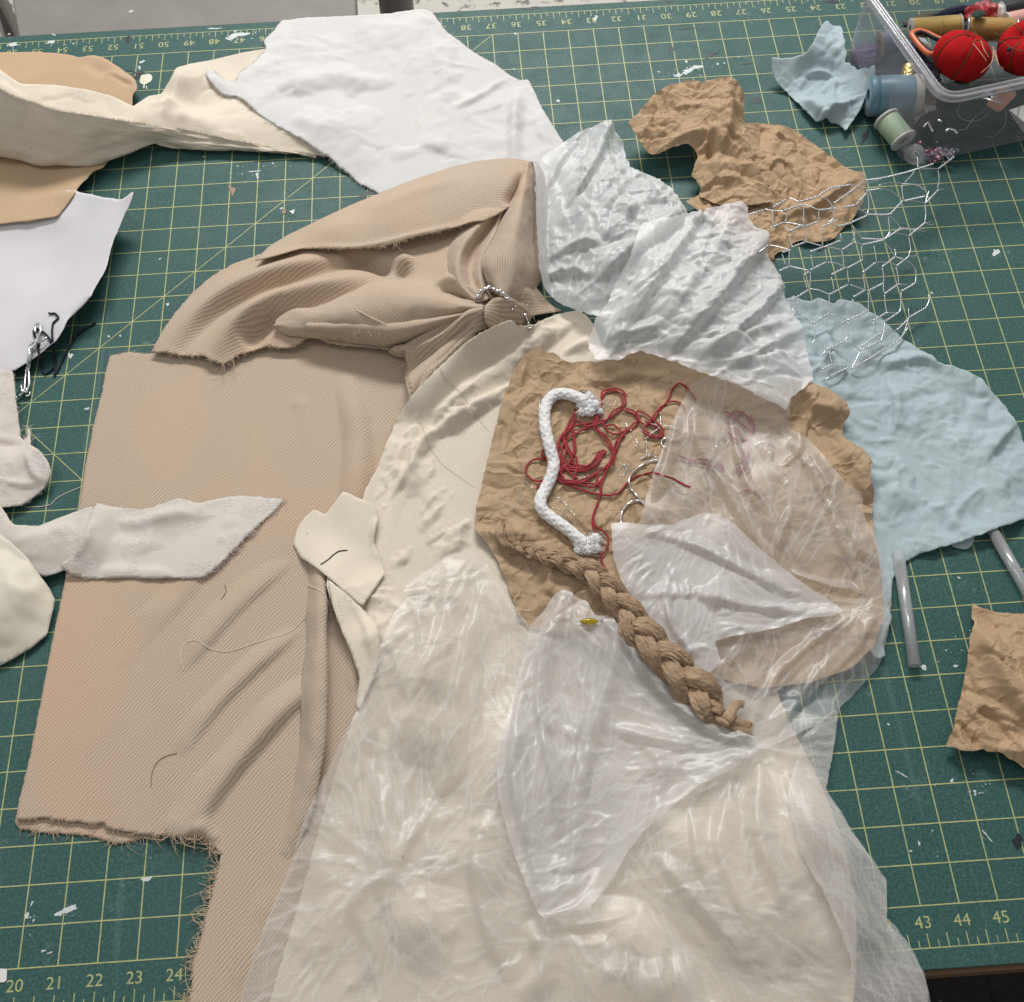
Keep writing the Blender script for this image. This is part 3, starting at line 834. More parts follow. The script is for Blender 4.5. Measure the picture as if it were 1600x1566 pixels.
# inner face and right, flat part of the strip, then its front fold standing up towards the viewer
c1 = patch([(-60, 80), (-10, 100), (12, 118), (32, 131), (90, 133), (140, 141), (175, 150), (208, 166), (232, 150), (252, 147), (266, 124), (275, 106), (300, 99), (330, 94), (380, 82), (430, 74), (500, 110), (560, 200), (545, 250), (500, 243), (455, 239), (400, 236), (330, 234), (270, 232), (245, 226), (225, 215), (200, 205), (120, 195), (60, 190), (-60, 170)],
           pins=[(-50, 90, 1.0), (32, 131, .8), (90, 140, .7), (140, 141, .6), (208, 166, .5), (232, 150, .4), (252, 147, .5), (275, 106, .55), (330, 94, .15), (430, 74, .1), (500, 110, .1), (545, 250, .12), (455, 239, .1), (330, 234, .12), (270, 232, .2), (245, 226, .35), (300, 160, .3), (400, 160, .2), (255, 165, .75), (280, 120, .8), (200, 200, .5), (60, 190, .5), (-50, 170, .5), (330, 200, .45), (230, 185, .7), (400, 205, .35), (470, 225, .25)],
           strokes=[dict(p=[(280, 108), (272, 135), (262, 160), (250, 180)], h=0.22, w=0.25, w2=0.06, k='a'), dict(p=[(230, 165), (250, 158), (285, 168), (290, 190)], h=0.14, w=0.22, k='g'), dict(p=[(300, 105), (310, 150), (300, 190)], h=-0.1, w=0.4), dict(p=[(250, 180), (300, 185), (340, 200)], h=0.12, w=0.3)],
           edge=(0.012, 4, 2), noise=add(lambda x, y: 0.04*fbm(x*0.6, y*0.6, 7, 4), rand_creases([(0, 110), (250, 150), (430, 80), (520, 200), (480, 240), (250, 220), (0, 180)], 40, 3, [(240, 190)], L=(0.8, 3), w=(.08, .2), h=(.03, .1))[0]), uv=0.35, rise=0.03)
c2 = loft_patch([
    [(-60, 98, 3.0), (8, 142, 2.8), (60, 163, 2.6), (90, 173, 2.4), (140, 181, 2.05), (200, 190, 1.5), (250, 198, 1.02), (300, 206, .74), (345, 215, .58), (400, 227, .4), (450, 236, .28), (495, 244, .2)],
    [(-60, 140, 2.5), (8, 168, 2.35), (60, 183, 2.2), (90, 193, 2.0), (140, 200, 1.68), (200, 206, 1.2), (250, 206, .9), (300, 214, .66), (345, 222, .5), (400, 231, .36), (450, 238, .26), (495, 245, .2)],
    [(-60, 205, 1.55), (8, 218, 1.4), (60, 226, 1.3), (90, 232, 1.15), (140, 233, 1.0), (195, 226, .8), (246, 217, .62), (295, 225, .48), (340, 230, .38), (400, 234.5, .28), (450, 239, .22), (495, 246, .17)],
    [(-60, 243, .6), (8, 247, .55), (60, 259, .5), (90, 260, .48), (140, 258, .45), (200, 241, .42), (244, 224, .35), (290, 232, .28), (335, 235, .24), (400, 236.5, .18), (450, 240, .16), (495, 247, .14)],
    [(-60, 236, .12), (8, 240, .12), (60, 252, .12), (90, 252, .12), (140, 250, .12), (200, 234, .12), (244, 220, .1), (290, 229, .08), (335, 232, .07), (400, 235, .06), (450, 239, .06), (495, 246, .06)]],
    noise=add(lambda x, y: 0.07*fbm(x*0.55, y*0.8, 8, 3), rand_creases([(-40, 150), (250, 170), (480, 240), (240, 300), (-40, 300)], 40, 9, [], L=(.8, 2.5), w=(.1, .25), h=(.02, .07))[0]), uv=0.35)
strip_o = sheet('muslin_strip', [c1, c2], m_muslin, 0.018)
tag(strip_o, 'twisted cream muslin strip with fuzzy edge running under the white cotton', 'fabric')
f = MB(); G_ = c2['grid']
for k in range(900):
    i = R.integers(0, len(G_)-1); p_ = G_[i, 0]; d_ = (G_[i, 0]-G_[i, 1]); d_ /= np.linalg.norm(d_); t_ = G_[i+1, 0]-G_[i, 0]; t_ /= np.linalg.norm(t_)
    e_ = d_*R.uniform(.02, .09)+t_*R.normal()*.03; f.tube([p_-d_*.02, p_+e_*.5, p_+e_+t_*R.normal()*.01], .005, 3, caps=False)
f.obj('frayed_edge', m_muslin.m, strip_o)['kind'] = 'stuff'

# ================================================================== white cotton
p = patch([(440, 32), (455, 31), (470, 28), (520, 26), (560, 24), (610, 21), (640, 16), (662, 14), (676, 20), (686, 34), (698, 50), (714, 61), (730, 74), (745, 85), (775, 101), (797, 118), (812, 126), (825, 124), (833, 138), (845, 165), (860, 190), (880, 222), (905, 262), (900, 330), (830, 370), (700, 360), (600, 314), (590, 300), (576, 294), (560, 286), (546, 272), (527, 258), (517, 246), (505, 241), (470, 216), (430, 195), (402, 176), (386, 160), (372, 150), (350, 149), (335, 136), (322, 118), (323, 109), (332, 108), (346, 124), (370, 128), (372, 115), (395, 100), (417, 76), (411, 64), (426, 50)],
          lift=0.03, smooth=0.9, mx=0.2, flat=0.05,
          strokes=[dict(p=[(400, 150), (470, 128), (540, 120), (620, 128)], h=0.28, w=0.55, w2=0.5, k='a'), dict(p=[(390, 175), (470, 160), (560, 158), (640, 150)], h=-0.1, w=0.5), dict(p=[(705, 172), (750, 150), (798, 117)], h=0.16, w=0.22, w2=0.1, k='a'), dict(p=[(802, 260), (803, 200), (806, 150), (815, 130)], h=0.3, w=0.2, w2=0.3, k='a'),
                   dict(p=[(585, 190), (630, 215), (680, 245), (720, 265)], h=-0.1, w=0.25), dict(p=[(600, 250), (660, 230), (730, 240)], h=0.14, w=0.4), dict(p=[(455, 60), (560, 70), (640, 40)], h=0.08, w=0.6), dict(p=[(670, 60), (700, 110), (690, 180)], h=0.12, w=0.5), dict(p=[(830, 150), (850, 210), (860, 260)], h=0.12, w=0.3),
                   dict(p=[(420, 190), (520, 195), (600, 205)], h=0.1, w=0.4), dict(p=[(330, 115), (350, 135), (375, 140)], h=0.1, w=0.25)],
          edge=(0.025, 4, 3), noise=add(lambda x, y: 0.06*fbm(x*0.45, y*0.6, 12, 4)+0.03*crumple(x, y, 2.0, 3, 2), rand_creases([(440, 32), (665, 18), (830, 130), (880, 250), (700, 340), (520, 240), (390, 160)], 200, 4, [], L=(0.6, 3.5), w=(.06, .22), h=(.015, .065))[0], Facets([(310, 0), (920, 0), (920, 380), (310, 380)], [(2.2, .06), (.9, .03)], 44, fold=True)), rise=0.05)
cot = sheet('cotton_cloth', [p], m_cotton, 0.018)
tag(cot, 'large white cotton piece with torn edges spread across the top of the mat', 'fabric')
f = MB(); fray_between(f, p, (440, 32), (322, 112), R, 150, L=(0.03, 0.1), thick=0.006); fray_between(f, p, (335, 136), (590, 300), R, 420, L=(0.03, 0.14), thick=0.006); fray_between(f, p, (676, 20), (833, 138), R, 220, L=(0.03, 0.1), thick=0.006)
f.obj('frayed_edge', m_cotton.m, cot)['kind'] = 'stuff'
# ================================================================== tan twill: one big cloth, folded and gathered
TW = []
DEEP = 1.5
def tw(*a, uv=0.0, **k):
    k.setdefault('lift', 0.05); k.setdefault('step', 0.075); k.setdefault('edge', (0.02, 5, len(TW)+2))
    k.setdefault('noise', lambda x, y: 0.03*fbm(x*0.5, y*0.5, 20+len(TW), 3))
    k['strokes'] = [dict(q, h=q['h']*(1.15 if len(TW) == 1 else DEEP), w=q['w']*(1.15 if len(TW) == 1 else 1)) for q in k.get('strokes', ())]
    p = patch(*a, uv=uv, **k); TW.append(p); return p
# lower layer of the doubled panel, showing at the bottom hem
t0 = tw([(30, 1262), (22, 1284), (28, 1294), (60, 1301), (100, 1303), (138, 1306), (160, 1312), (182, 1319), (210, 1313), (235, 1308), (262, 1300), (300, 1230), (200, 1150), (60, 1150)],
        smooth=0, flat=0.03, uv=-0.75, edge=(0.03, 5, 3))
# main panel
t1 = tw([(172, 556), (200, 550), (232, 553), (300, 545), (420, 520), (600, 500), (700, 520), (720, 600), (660, 700), (610, 800), (590, 900), (600, 1000), (580, 1090), (558, 1120), (540, 1200), (520, 1300), (480, 1420), (440, 1500), (420, 1640), (280, 1640), (291, 1575), (300, 1540), (300, 1505), (315, 1462), (318, 1440), (328, 1405), (336, 1372), (343, 1345), (346, 1334), (330, 1318), (318, 1312), (308, 1306), (296, 1312), (284, 1311), (262, 1305), (240, 1305), (215, 1303), (190, 1298), (165, 1294), (163, 1280), (155, 1288), (140, 1287), (120, 1284), (90, 1282), (70, 1277), (45, 1281), (24, 1281), (30, 1250), (45, 1190), (60, 1115), (80, 1010), (100, 915), (118, 822), (132, 735), (146, 665), (160, 610), (166, 575)],
        smooth=0.5, flat=0.16, uv=-0.75, lift=0.06,
        strokes=[dict(p=[(180, 630), (300, 632), (420, 638), (520, 630)], h=0.05, w=0.25, w2=0.12, k='a'), dict(p=[(200, 650), (300, 655), (420, 660)], h=-0.05, w=0.4),
                 dict(p=[(545, 860), (556, 760), (560, 680), (545, 600), (530, 550)], h=0.36, w=0.7, w2=0.5, k='a'), dict(p=[(515, 840), (522, 740), (520, 660), (500, 590)], h=-0.14, w=0.28), dict(p=[(470, 760), (478, 680), (455, 600), (420, 560)], h=0.14, w=0.5), dict(p=[(345, 640), (362, 600), (352, 575)], h=0.12, w=0.4),
                 dict(p=[(160, 1080), (240, 980), (320, 880), (400, 800), (440, 740)], h=0.22, w=0.9, w2=0.5, k='a'),
                 dict(p=[(250, 1090), (330, 990), (400, 920), (490, 850)], h=0.26, w=0.7, w2=0.34, k='a'), dict(p=[(270, 1130), (350, 1040), (430, 960), (500, 910)], h=-0.10, w=0.35),
                 dict(p=[(260, 1210), (330, 1110), (400, 1040), (495, 960)], h=0.30, w=0.65, w2=0.3, k='a'), dict(p=[(300, 1220), (370, 1120), (440, 1050), (500, 1000)], h=-0.10, w=0.3),
                 dict(p=[(300, 1290), (350, 1215), (430, 1120), (505, 1050)], h=0.42, w=0.65, w2=0.32, k='a', e=(0.8, 0.2)), dict(p=[(345, 1330), (400, 1240), (470, 1160), (520, 1110)], h=-0.12, w=0.3),
                 dict(p=[(521, 900), (521, 1000), (521, 1100), (519, 1190)], h=-0.2, w=0.14),
                 dict(p=[(548, 960), (552, 1040), (548, 1110)], h=0.2, w=0.3), dict(p=[(60, 1270), (160, 1275), (260, 1292), (310, 1290)], h=0.06, w=0.3), dict(p=[(70, 1240), (130, 1180), (180, 1100)], h=0.07, w=0.7), dict(p=[(150, 780), (220, 720), (300, 700), (400, 700)], h=0.06, w=0.8),
                 dict(p=[(310, 1285), (325, 1300), (345, 1320)], h=0.25, w=0.22), dict(p=[(170, 1000), (200, 1100), (190, 1200)], h=0.06, w=0.7), dict(p=[(360, 1600), (400, 1450), (450, 1330)], h=0.18, w=0.7),
                 dict(p=[(170, 560), (150, 660), (115, 830), (70, 1080), (30, 1270)], h=0.08, w=0.25)],
        edge=(0.025, 5, 5))
RN = lambda x, y: 0.045*fbm(x*0.7, y*0.7, 23, 3)
def roll(rows, uv): p = loft_patch(rows, 0.07, RN, uv); TW.append(p); return p
# long upright fold down the right side of the panel
ra = [(486, 842), (478, 930), (474, 1010), (471, 1090), (464, 1180), (446, 1270), (418, 1350)]
on_z = lambda P, d: on(topz, np.array([p[0] for p in P], float), np.array([p[1] for p in P], float), d)[:, 2]
rz = on_z(ra, -0.05); re_ = [(462, 1352), (478, 1350), (474, 1352)]; ez = on_z(re_, -0.05)
t1b = roll([[(u, v, z) for (u, v), z in zip(ra, rz)],
            [(498, 842, rz[0]+.02), (495, 930, .62), (493, 1010, .72), (491, 1090, .72), (486, 1180, .62), (468, 1270, .42), (440, 1350, ez[0])],
            [(508, 842, rz[0]), (510, 930, .58), (511, 1010, .66), (510, 1090, .66), (506, 1180, .56), (488, 1270, .36), (452, 1350, ez[1])],
            [(509, 842, rz[0]-.05), (510, 930, .16), (510, 1010, .14), (509, 1090, .14), (504, 1180, .14), (485, 1270, .14), (450, 1350, ez[2]-.05)]], -0.75)
v_ = t1b['v']; ca_, sa_ = math.cos(-0.75), math.sin(-0.75); t1b['uv'] = np.stack([v_[:, 0]*ca_+v_[:, 1]*sa_, -v_[:, 0]*sa_+v_[:, 1]*ca_], 1)
# upper body, gathered into the wire; its frayed edge lies over the panel
t2 = tw([(236, 550), (255, 515), (275, 487), (300, 458), (330, 432), (365, 412), (410, 396), (470, 385), (560, 360), (650, 330), (760, 290), (830, 300), (842, 370), (846, 420), (838, 450), (862, 478), (880, 486), (840, 492), (820, 500), (770, 510), (745, 520), (730, 545), (690, 600), (655, 640), (640, 600), (632, 548), (604, 546), (570, 542), (545, 541), (515, 537), (492, 527), (478, 529), (462, 541), (440, 545), (418, 541), (395, 548), (370, 556), (350, 570), (335, 566), (318, 556), (290, 556), (262, 551)],
        pins=[(236, 550, .35), (300, 458, .3), (365, 412, .4), (410, 396, .5), (470, 385, .7), (560, 360, .8), (650, 330, .9), (760, 290, 1.0), (830, 300, 1.0), (846, 420, .45), (862, 478, .2), (820, 500, .6), (760, 480, 1.25), (745, 520, .9), (690, 600, .5), (655, 640, .35), (632, 548, .5), (570, 542, .4), (515, 537, .42), (478, 529, .5), (440, 545, .42), (395, 548, .4), (350, 570, .38), (290, 556, .38), (400, 470, .75), (520, 450, .8), (600, 420, .95), (680, 400, 1.1), (700, 470, 1.2), (800, 400, 1.1)],
        strokes=[dict(p=[(262, 530), (310, 480), (370, 440), (440, 415), (520, 400)], h=0.3, w=0.5, e=(.2, .3)), dict(p=[(290, 545), (340, 490), (410, 450), (500, 425), (560, 410)], h=-0.25, w=0.3, e=(.2, .3)),
                 dict(p=[(330, 545), (370, 495), (430, 462), (500, 440), (560, 425)], h=0.4, w=0.4, e=(.2, .3)), dict(p=[(380, 540), (420, 500), (450, 480)], h=-0.3, w=0.3), dict(p=[(535, 395), (580, 410), (620, 425), (650, 430)], h=-0.3, w=0.3),
                 dict(p=[(640, 390), (620, 410), (600, 425)], h=0.25, w=0.25), dict(p=[(620, 545), (660, 530), (700, 508), (748, 484)], h=0.5, w=0.38, w2=0.25, k='a', e=(.3, .5)), dict(p=[(650, 620), (680, 570), (715, 530), (752, 492)], h=0.4, w=0.3, e=(.3, .6)), dict(p=[(630, 560), (680, 535), (730, 505)], h=-0.25, w=0.13),
                 dict(p=[(670, 590), (710, 545), (755, 500)], h=-0.25, w=0.13), dict(p=[(690, 420), (720, 445), (752, 470)], h=0.3, w=0.25), dict(p=[(680, 445), (715, 462), (750, 476)], h=-0.25, w=0.13), dict(p=[(660, 460), (705, 470), (748, 478)], h=0.28, w=0.2),
                 dict(p=[(830, 440), (815, 455), (790, 468)], h=0.3, w=0.3), dict(p=[(560, 470), (640, 455), (700, 468)], h=0.3, w=0.5)],
        uv=-1.1, lift=0.08, edge=(0.03, 5, 6))
# bulging roll to the left of the gather
t3 = roll([[(428, 512, .62), (448, 524, .6), (480, 527, .55), (530, 534, .5), (580, 541, .5), (620, 541, .6), (655, 529, .8), (700, 506, 1.1), (735, 492, 1.3), (758, 483, 1.5)],
           [(428, 510, .75), (455, 512, .85), (490, 512, .95), (535, 518, 1.05), (580, 524, 1.15), (620, 523, 1.2), (660, 512, 1.3), (700, 496, 1.45), (735, 486, 1.5), (758, 481.5, 1.6)],
           [(429, 506, .8), (456, 496, 1.0), (495, 493, 1.2), (540, 488, 1.5), (585, 480, 1.75), (625, 478, 1.8), (665, 478, 1.8), (700, 480, 1.75), (735, 480, 1.7), (758, 480, 1.65)],
           [(430, 503, .75), (458, 485, .9), (500, 479, 1.1), (545, 462, 1.4), (588, 446, 1.7), (625, 446, 1.75), (665, 454, 1.75), (703, 465, 1.7), (738, 475, 1.65), (758, 479, 1.6)],
           [(432, 503, .5), (458, 483, .5), (500, 477, .6), (540, 460, .7), (586, 438, .9), (622, 436, 1.0), (662, 446, 1.1), (702, 460, 1.2), (740, 473, 1.4), (758, 478, 1.4)]], -0.95)
t3b = roll([[(470, 520, .6), (520, 528, .6), (570, 536, .6), (620, 538, .75), (670, 522, .95), (720, 500, 1.25), (757, 484, 1.5)],
            [(475, 512, .95), (520, 516, 1.1), (570, 520, 1.25), (620, 520, 1.4), (670, 508, 1.5), (720, 493, 1.6), (757, 483, 1.62)],
            [(480, 506, 1.0), (520, 505, 1.2), (565, 503, 1.4), (620, 504, 1.5), (670, 497, 1.55), (720, 488, 1.6), (757, 482, 1.6)],
            [(485, 506, .7), (520, 503, .9), (562, 500, 1.0), (620, 500, 1.1), (670, 494, 1.2), (720, 486, 1.4), (757, 481, 1.5)]], -0.9)
t3c = roll([[(606, 550, .35), (625, 558, .35), (650, 552, .45), (690, 526, .7), (730, 502, 1.05), (758, 488, 1.4)],
            [(612, 545, .75), (630, 546, .85), (655, 540, .95), (692, 518, 1.15), (730, 497, 1.4), (758, 486, 1.55)],
            [(616, 540, .7), (634, 538, .85), (658, 531, .95), (694, 511, 1.15), (731, 493, 1.4), (758, 485, 1.5)],
            [(618, 540, .4), (636, 536, .45), (660, 529, .5), (696, 509, .8), (732, 492, 1.1), (758, 484, 1.3)]], -0.8)
t3d = roll([[(648, 640, .2), (668, 618, .25), (692, 588, .35), (720, 550, .6), (744, 516, .9), (760, 492, 1.3)],
            [(640, 622, .65), (660, 600, .7), (686, 572, .85), (714, 538, 1.1), (740, 509, 1.35), (759, 490, 1.5)],
            [(634, 602, .7), (652, 583, .8), (680, 556, .95), (709, 527, 1.15), (737, 503, 1.35), (758, 489, 1.5)],
            [(632, 588, .35), (648, 572, .4), (674, 548, .5), (704, 520, .75), (735, 499, 1.0), (757, 488, 1.3)]], -0.6)
# folds rising from the gather
t4 = roll([[(738, 475, 1.3), (706, 457, 1.05), (696, 422, 1.05), (701, 385, 1.1), (720, 352, 1.25), (750, 336, 1.45)],
           [(746, 472, 1.6), (722, 449, 1.75), (714, 418, 1.85), (722, 385, 1.85), (742, 357, 1.8), (766, 333, 1.7)],
           [(752, 470, 1.5), (737, 442, 1.35), (734, 412, 1.25), (744, 385, 1.25), (759, 362, 1.35), (775, 333, 1.5)],
           [(762, 468, 1.6), (752, 440, 1.6), (750, 412, 1.65), (760, 388, 1.65), (772, 365, 1.65), (784, 333, 1.6)],
           [(766, 466, 1.3), (758, 440, 1.2), (758, 412, 1.2), (768, 388, 1.2), (780, 365, 1.2), (790, 333, 1.3)]], -1.2)
# upper flap with its frayed lower edge
t5 = tw([(398, 408), (420, 385), (450, 367), (500, 343), (545, 322), (600, 299), (650, 280), (700, 263), (745, 252), (780, 248), (806, 248), (828, 252), (832, 268), (828, 290), (800, 320), (778, 335), (755, 345), (738, 346), (720, 352), (690, 361), (650, 370), (622, 378), (600, 386), (565, 388), (530, 389), (500, 388), (470, 388), (430, 400)],
        pins=[(398, 408, .65), (450, 367, .5), (545, 322, .6), (650, 280, .8), (745, 252, 1.2), (806, 248, 1.6), (828, 260, 1.6), (800, 320, 1.7), (738, 346, 1.6), (690, 361, 1.5), (622, 378, 1.35), (565, 388, 1.25), (500, 388, 1.1), (440, 398, .85), (520, 355, 1.25), (620, 325, 1.45), (720, 295, 1.7), (780, 280, 1.8)],
        strokes=[dict(p=[(560, 330), (640, 300), (740, 270)], h=0.1, w=0.4), dict(p=[(790, 320), (808, 295), (818, 270)], h=-0.3, w=0.18), dict(p=[(470, 384), (560, 384), (650, 366), (738, 344)], h=0.08, w=0.12)], uv=-1.45, lift=0.08, edge=(0.015, 5, 9))
# right roll
t6 = roll([[(846, 416, .3), (840, 380, .35), (838, 330, .45), (837, 275, .7), (833, 252, 1.3)][::-1]+[(846, 438, .3), (832, 458, .5), (806, 472, 1.0)],
           [(830, 252, 1.65), (833, 280, 1.4), (832, 330, 1.3), (830, 380, 1.25), (830, 420, 1.2), (820, 448, 1.25), (800, 470, 1.4)],
           [(826, 253, 1.8), (822, 285, 1.95), (815, 330, 2.1), (806, 380, 2.2), (802, 420, 2.0), (798, 446, 1.8), (790, 467, 1.65)],
           [(823, 254, 1.75), (812, 292, 1.9), (797, 335, 2.0), (780, 375, 2.05), (768, 405, 2.0), (772, 436, 1.85), (780, 463, 1.7)],
           [(822, 256, 1.5), (806, 297, 1.5), (788, 335, 1.5), (768, 372, 1.5), (750, 402, 1.5), (758, 436, 1.5), (774, 461, 1.5)]], -1.5)
# the pinched tail below the wire
t7 = tw([(758, 478), (770, 466), (795, 464), (815, 474), (828, 490), (832, 502), (815, 510), (790, 512), (768, 516), (757, 500)],
        pins=[(758, 478, 1.1), (770, 466, 1.3), (815, 474, .9), (830, 502, .35), (790, 514, .35), (757, 500, .6), (790, 485, 1.15)],
        strokes=[dict(p=[(780, 470), (785, 490), (792, 510)], h=0.12, w=0.15), dict(p=[(766, 472), (770, 495), (774, 514)], h=-0.12, w=0.1), dict(p=[(805, 472), (812, 490), (815, 506)], h=-0.1, w=0.1)], uv=-1.4, lift=0.06, edge=(0.03, 5, 2))
twc = sheet('twill_cloth', TW, m_twill, 0.035)
tag(twc, 'tan diagonal twill cloth gathered by silver wire with frayed torn edges', 'fabric')
m_thread = Mat('tan_thread', lin(205, 182, 155), 0.85)
R = rng(21); f = MB()
for a, b, n, L in (((24, 1281), (262, 1305), 80, (0.02, 0.14)), ((262, 1305), (346, 1334), 70, (0.05, 0.55)), ((343, 1345), (285, 1600), 190, (0.03, 0.42)), ((172, 556), (232, 553), 26, (0.03, 0.12))):
    fray_between(f, t1, a, b, R, n, L=L, thick=0.011, spread=0.7)
fray_between(f, t0, (28, 1294), (262, 1300), R, 60, L=(0.05, 0.25), thick=0.011)
fray_between(f, t2, (262, 551), (632, 548), R, 130, L=(0.03, 0.14), thick=0.01); fray_between(f, t2, (345, 570), (365, 558), R, 8, L=(0.2, 0.6), thick=0.012)
fray_between(f, t2, (632, 548), (655, 640), R, 60, L=(0.04, 0.2), thick=0.01)
fray_between(f, t5, (500, 388), (738, 346), R, 110, L=(0.03, 0.1), thick=0.009); fray_between(f, t5, (590, 386), (625, 378), R, 8, L=(0.15, 0.35), thick=0.01)
fray_between(f, t7, (815, 474), (832, 502), R, 24, L=(0.05, 0.3), thick=0.011)
f.obj('frayed_threads', m_thread.m, twc)['kind'] = 'stuff'

# ================================================================== pale jacquard and satin scraps at the left edge
FS = Facets([(-60, 560), (460, 560), (460, 1080), (-60, 1080)], [(1.6, .05), (.7, .028), (.3, .01)], 88, fold=True)
ptuft = lambda seed: (lambda x, y: 0.02*fbm(x*0.8, y*0.8, seed, 3)+0.02*np.clip(fbm(x*0.8+3, y*0.8, seed+9, 2)-0.25, 0, 1))
j1 = patch([(-60, 574), (0, 578), (20, 578), (24, 610), (28, 650), (34, 690), (42, 684), (42, 668), (47, 668), (48, 695), (62, 704), (76, 722), (80, 738), (72, 760), (52, 778), (34, 790), (-60, 800)],
           pins=[(-50, 580, .5), (20, 578, .45), (28, 650, .3), (34, 690, .25), (48, 695, .45), (80, 735, .5), (52, 778, .25), (34, 790, .25), (-50, 800, .6), (0, 640, .42), (10, 690, .4), (20, 730, .5), (50, 720, .5)],
           strokes=[dict(p=[(-20, 690), (10, 695), (32, 692)], h=-0.18, w=0.14), dict(p=[(36, 700), (50, 740), (70, 750)], h=0.14, w=0.14, w2=.06, k='a'), dict(p=[(-10, 745), (25, 755), (60, 755)], h=0.1, w=0.12, w2=.05, k='a')],
           edge=(0.02, 5, 4), noise=add(ptuft(31), FS), lift=0.04)
s1 = sheet('jacquard_scrap', [j1], m_jac, 0.018)
tag(s1, 'small pale grey jacquard scrap lying at the left edge just below the white paper', 'fabric')
f = MB(); fray_between(f, j1, (20, 578), (34, 690), R, 60, L=(0.03, 0.08), thick=0.006); fray_between(f, j1, (34, 690), (48, 695), R, 20, L=(0.05, 0.3), thick=0.01); fray_between(f, j1, (80, 738), (34, 790), R, 40, L=(0.03, 0.08), thick=0.006)
f.obj('frayed_edge', m_jac.m, s1)['kind'] = 'stuff'
j2 = patch([(-60, 780), (0, 788), (20, 820), (60, 822), (100, 806), (142, 791), (160, 800), (150, 840), (128, 868), (105, 888), (98, 893), (68, 902), (40, 890), (-60, 880)],
           pins=[(-50, 790, .8), (20, 820, .7), (60, 822, .5), (142, 791, .4), (150, 840, .6), (98, 893, .3), (68, 902, .3), (40, 890, .45), (-50, 880, .8), (60, 855, .6), (110, 840, .55)],
           strokes=[dict(p=[(10, 845), (60, 835), (120, 815)], h=0.1, w=0.25)], edge=(0.012, 4, 4), noise=add(ptuft(33), FS), lift=0.05)
j3 = patch([(150, 786), (170, 790), (195, 794), (225, 796), (250, 788), (278, 778), (295, 782), (312, 786), (345, 778), (375, 774), (410, 777), (444, 780), (430, 797), (410, 815), (385, 838), (362, 862), (340, 884), (318, 902), (295, 904), (270, 903), (240, 904), (200, 903), (165, 904), (135, 905), (112, 898), (94, 888), (96, 880), (115, 868), (128, 852), (134, 830), (140, 808)],
           lift=0.05, smooth=0.3, mx=0.2,
           strokes=[dict(p=[(138, 800), (132, 835), (105, 880)], h=0.25, w=0.3, w2=0.1, k='a'), dict(p=[(150, 800), (200, 815), (280, 800), (340, 800)], h=0.2, w=0.25), dict(p=[(120, 890), (200, 893), (290, 892)], h=0.14, w=0.25), dict(p=[(290, 790), (240, 840), (250, 880)], h=0.12, w=0.4), dict(p=[(160, 840), (200, 860), (240, 850)], h=0.1, w=0.4)],
           edge=(0.03, 5, 7), noise=add(ptuft(35), FS))
s2 = sheet('jacquard_strip', [j2, j3], m_jac, 0.018)
tag(s2, 'pale grey jacquard strip with raised tufts pointing right across the tan twill', 'fabric')
f = MB(); fray_between(f, j3, (444, 780), (318, 902), R, 200, L=(0.04, 0.16), thick=0.008); fray_between(f, j3, (150, 786), (444, 780), R, 130, L=(0.02, 0.08), thick=0.006); fray_between(f, j3, (318, 902), (112, 898), R, 60, L=(0.02, 0.08), thick=0.006)
f.obj('frayed_edge', m_jac.m, s2)['kind'] = 'stuff'
k1 = patch([(-60, 820), (0, 834), (20, 850), (42, 870), (56, 890), (66, 904), (78, 920), (86, 937), (80, 965), (74, 992), (50, 1012), (20, 1030), (0, 1040), (-60, 1060)],
           pins=[(-50, 830, .8), (0, 836, .75), (42, 870, .65), (66, 904, .5), (86, 937, .25), (74, 992, .15), (50, 1012, .15), (0, 1040, .15), (-50, 1060, .2), (20, 930, .85), (50, 940, .6), (0, 990, .6)],
           strokes=[dict(p=[(0, 900), (30, 920), (70, 930)], h=0.15, w=0.3), dict(p=[(10, 960), (40, 975), (70, 965)], h=-0.08, w=0.3), dict(p=[(-20, 860), (20, 890), (50, 900)], h=0.1, w=0.3)],
           edge=(0.01, 4, 4), noise=add(lambda x, y: 0.03*fbm(x*0.5, y*0.5, 41, 2), FS), lift=0.05)
tag(sheet('satin_scrap', [k1], m_satin, 0.018), 'rounded cream satin scrap with a stitched edge at the lower left edge', 'fabric')
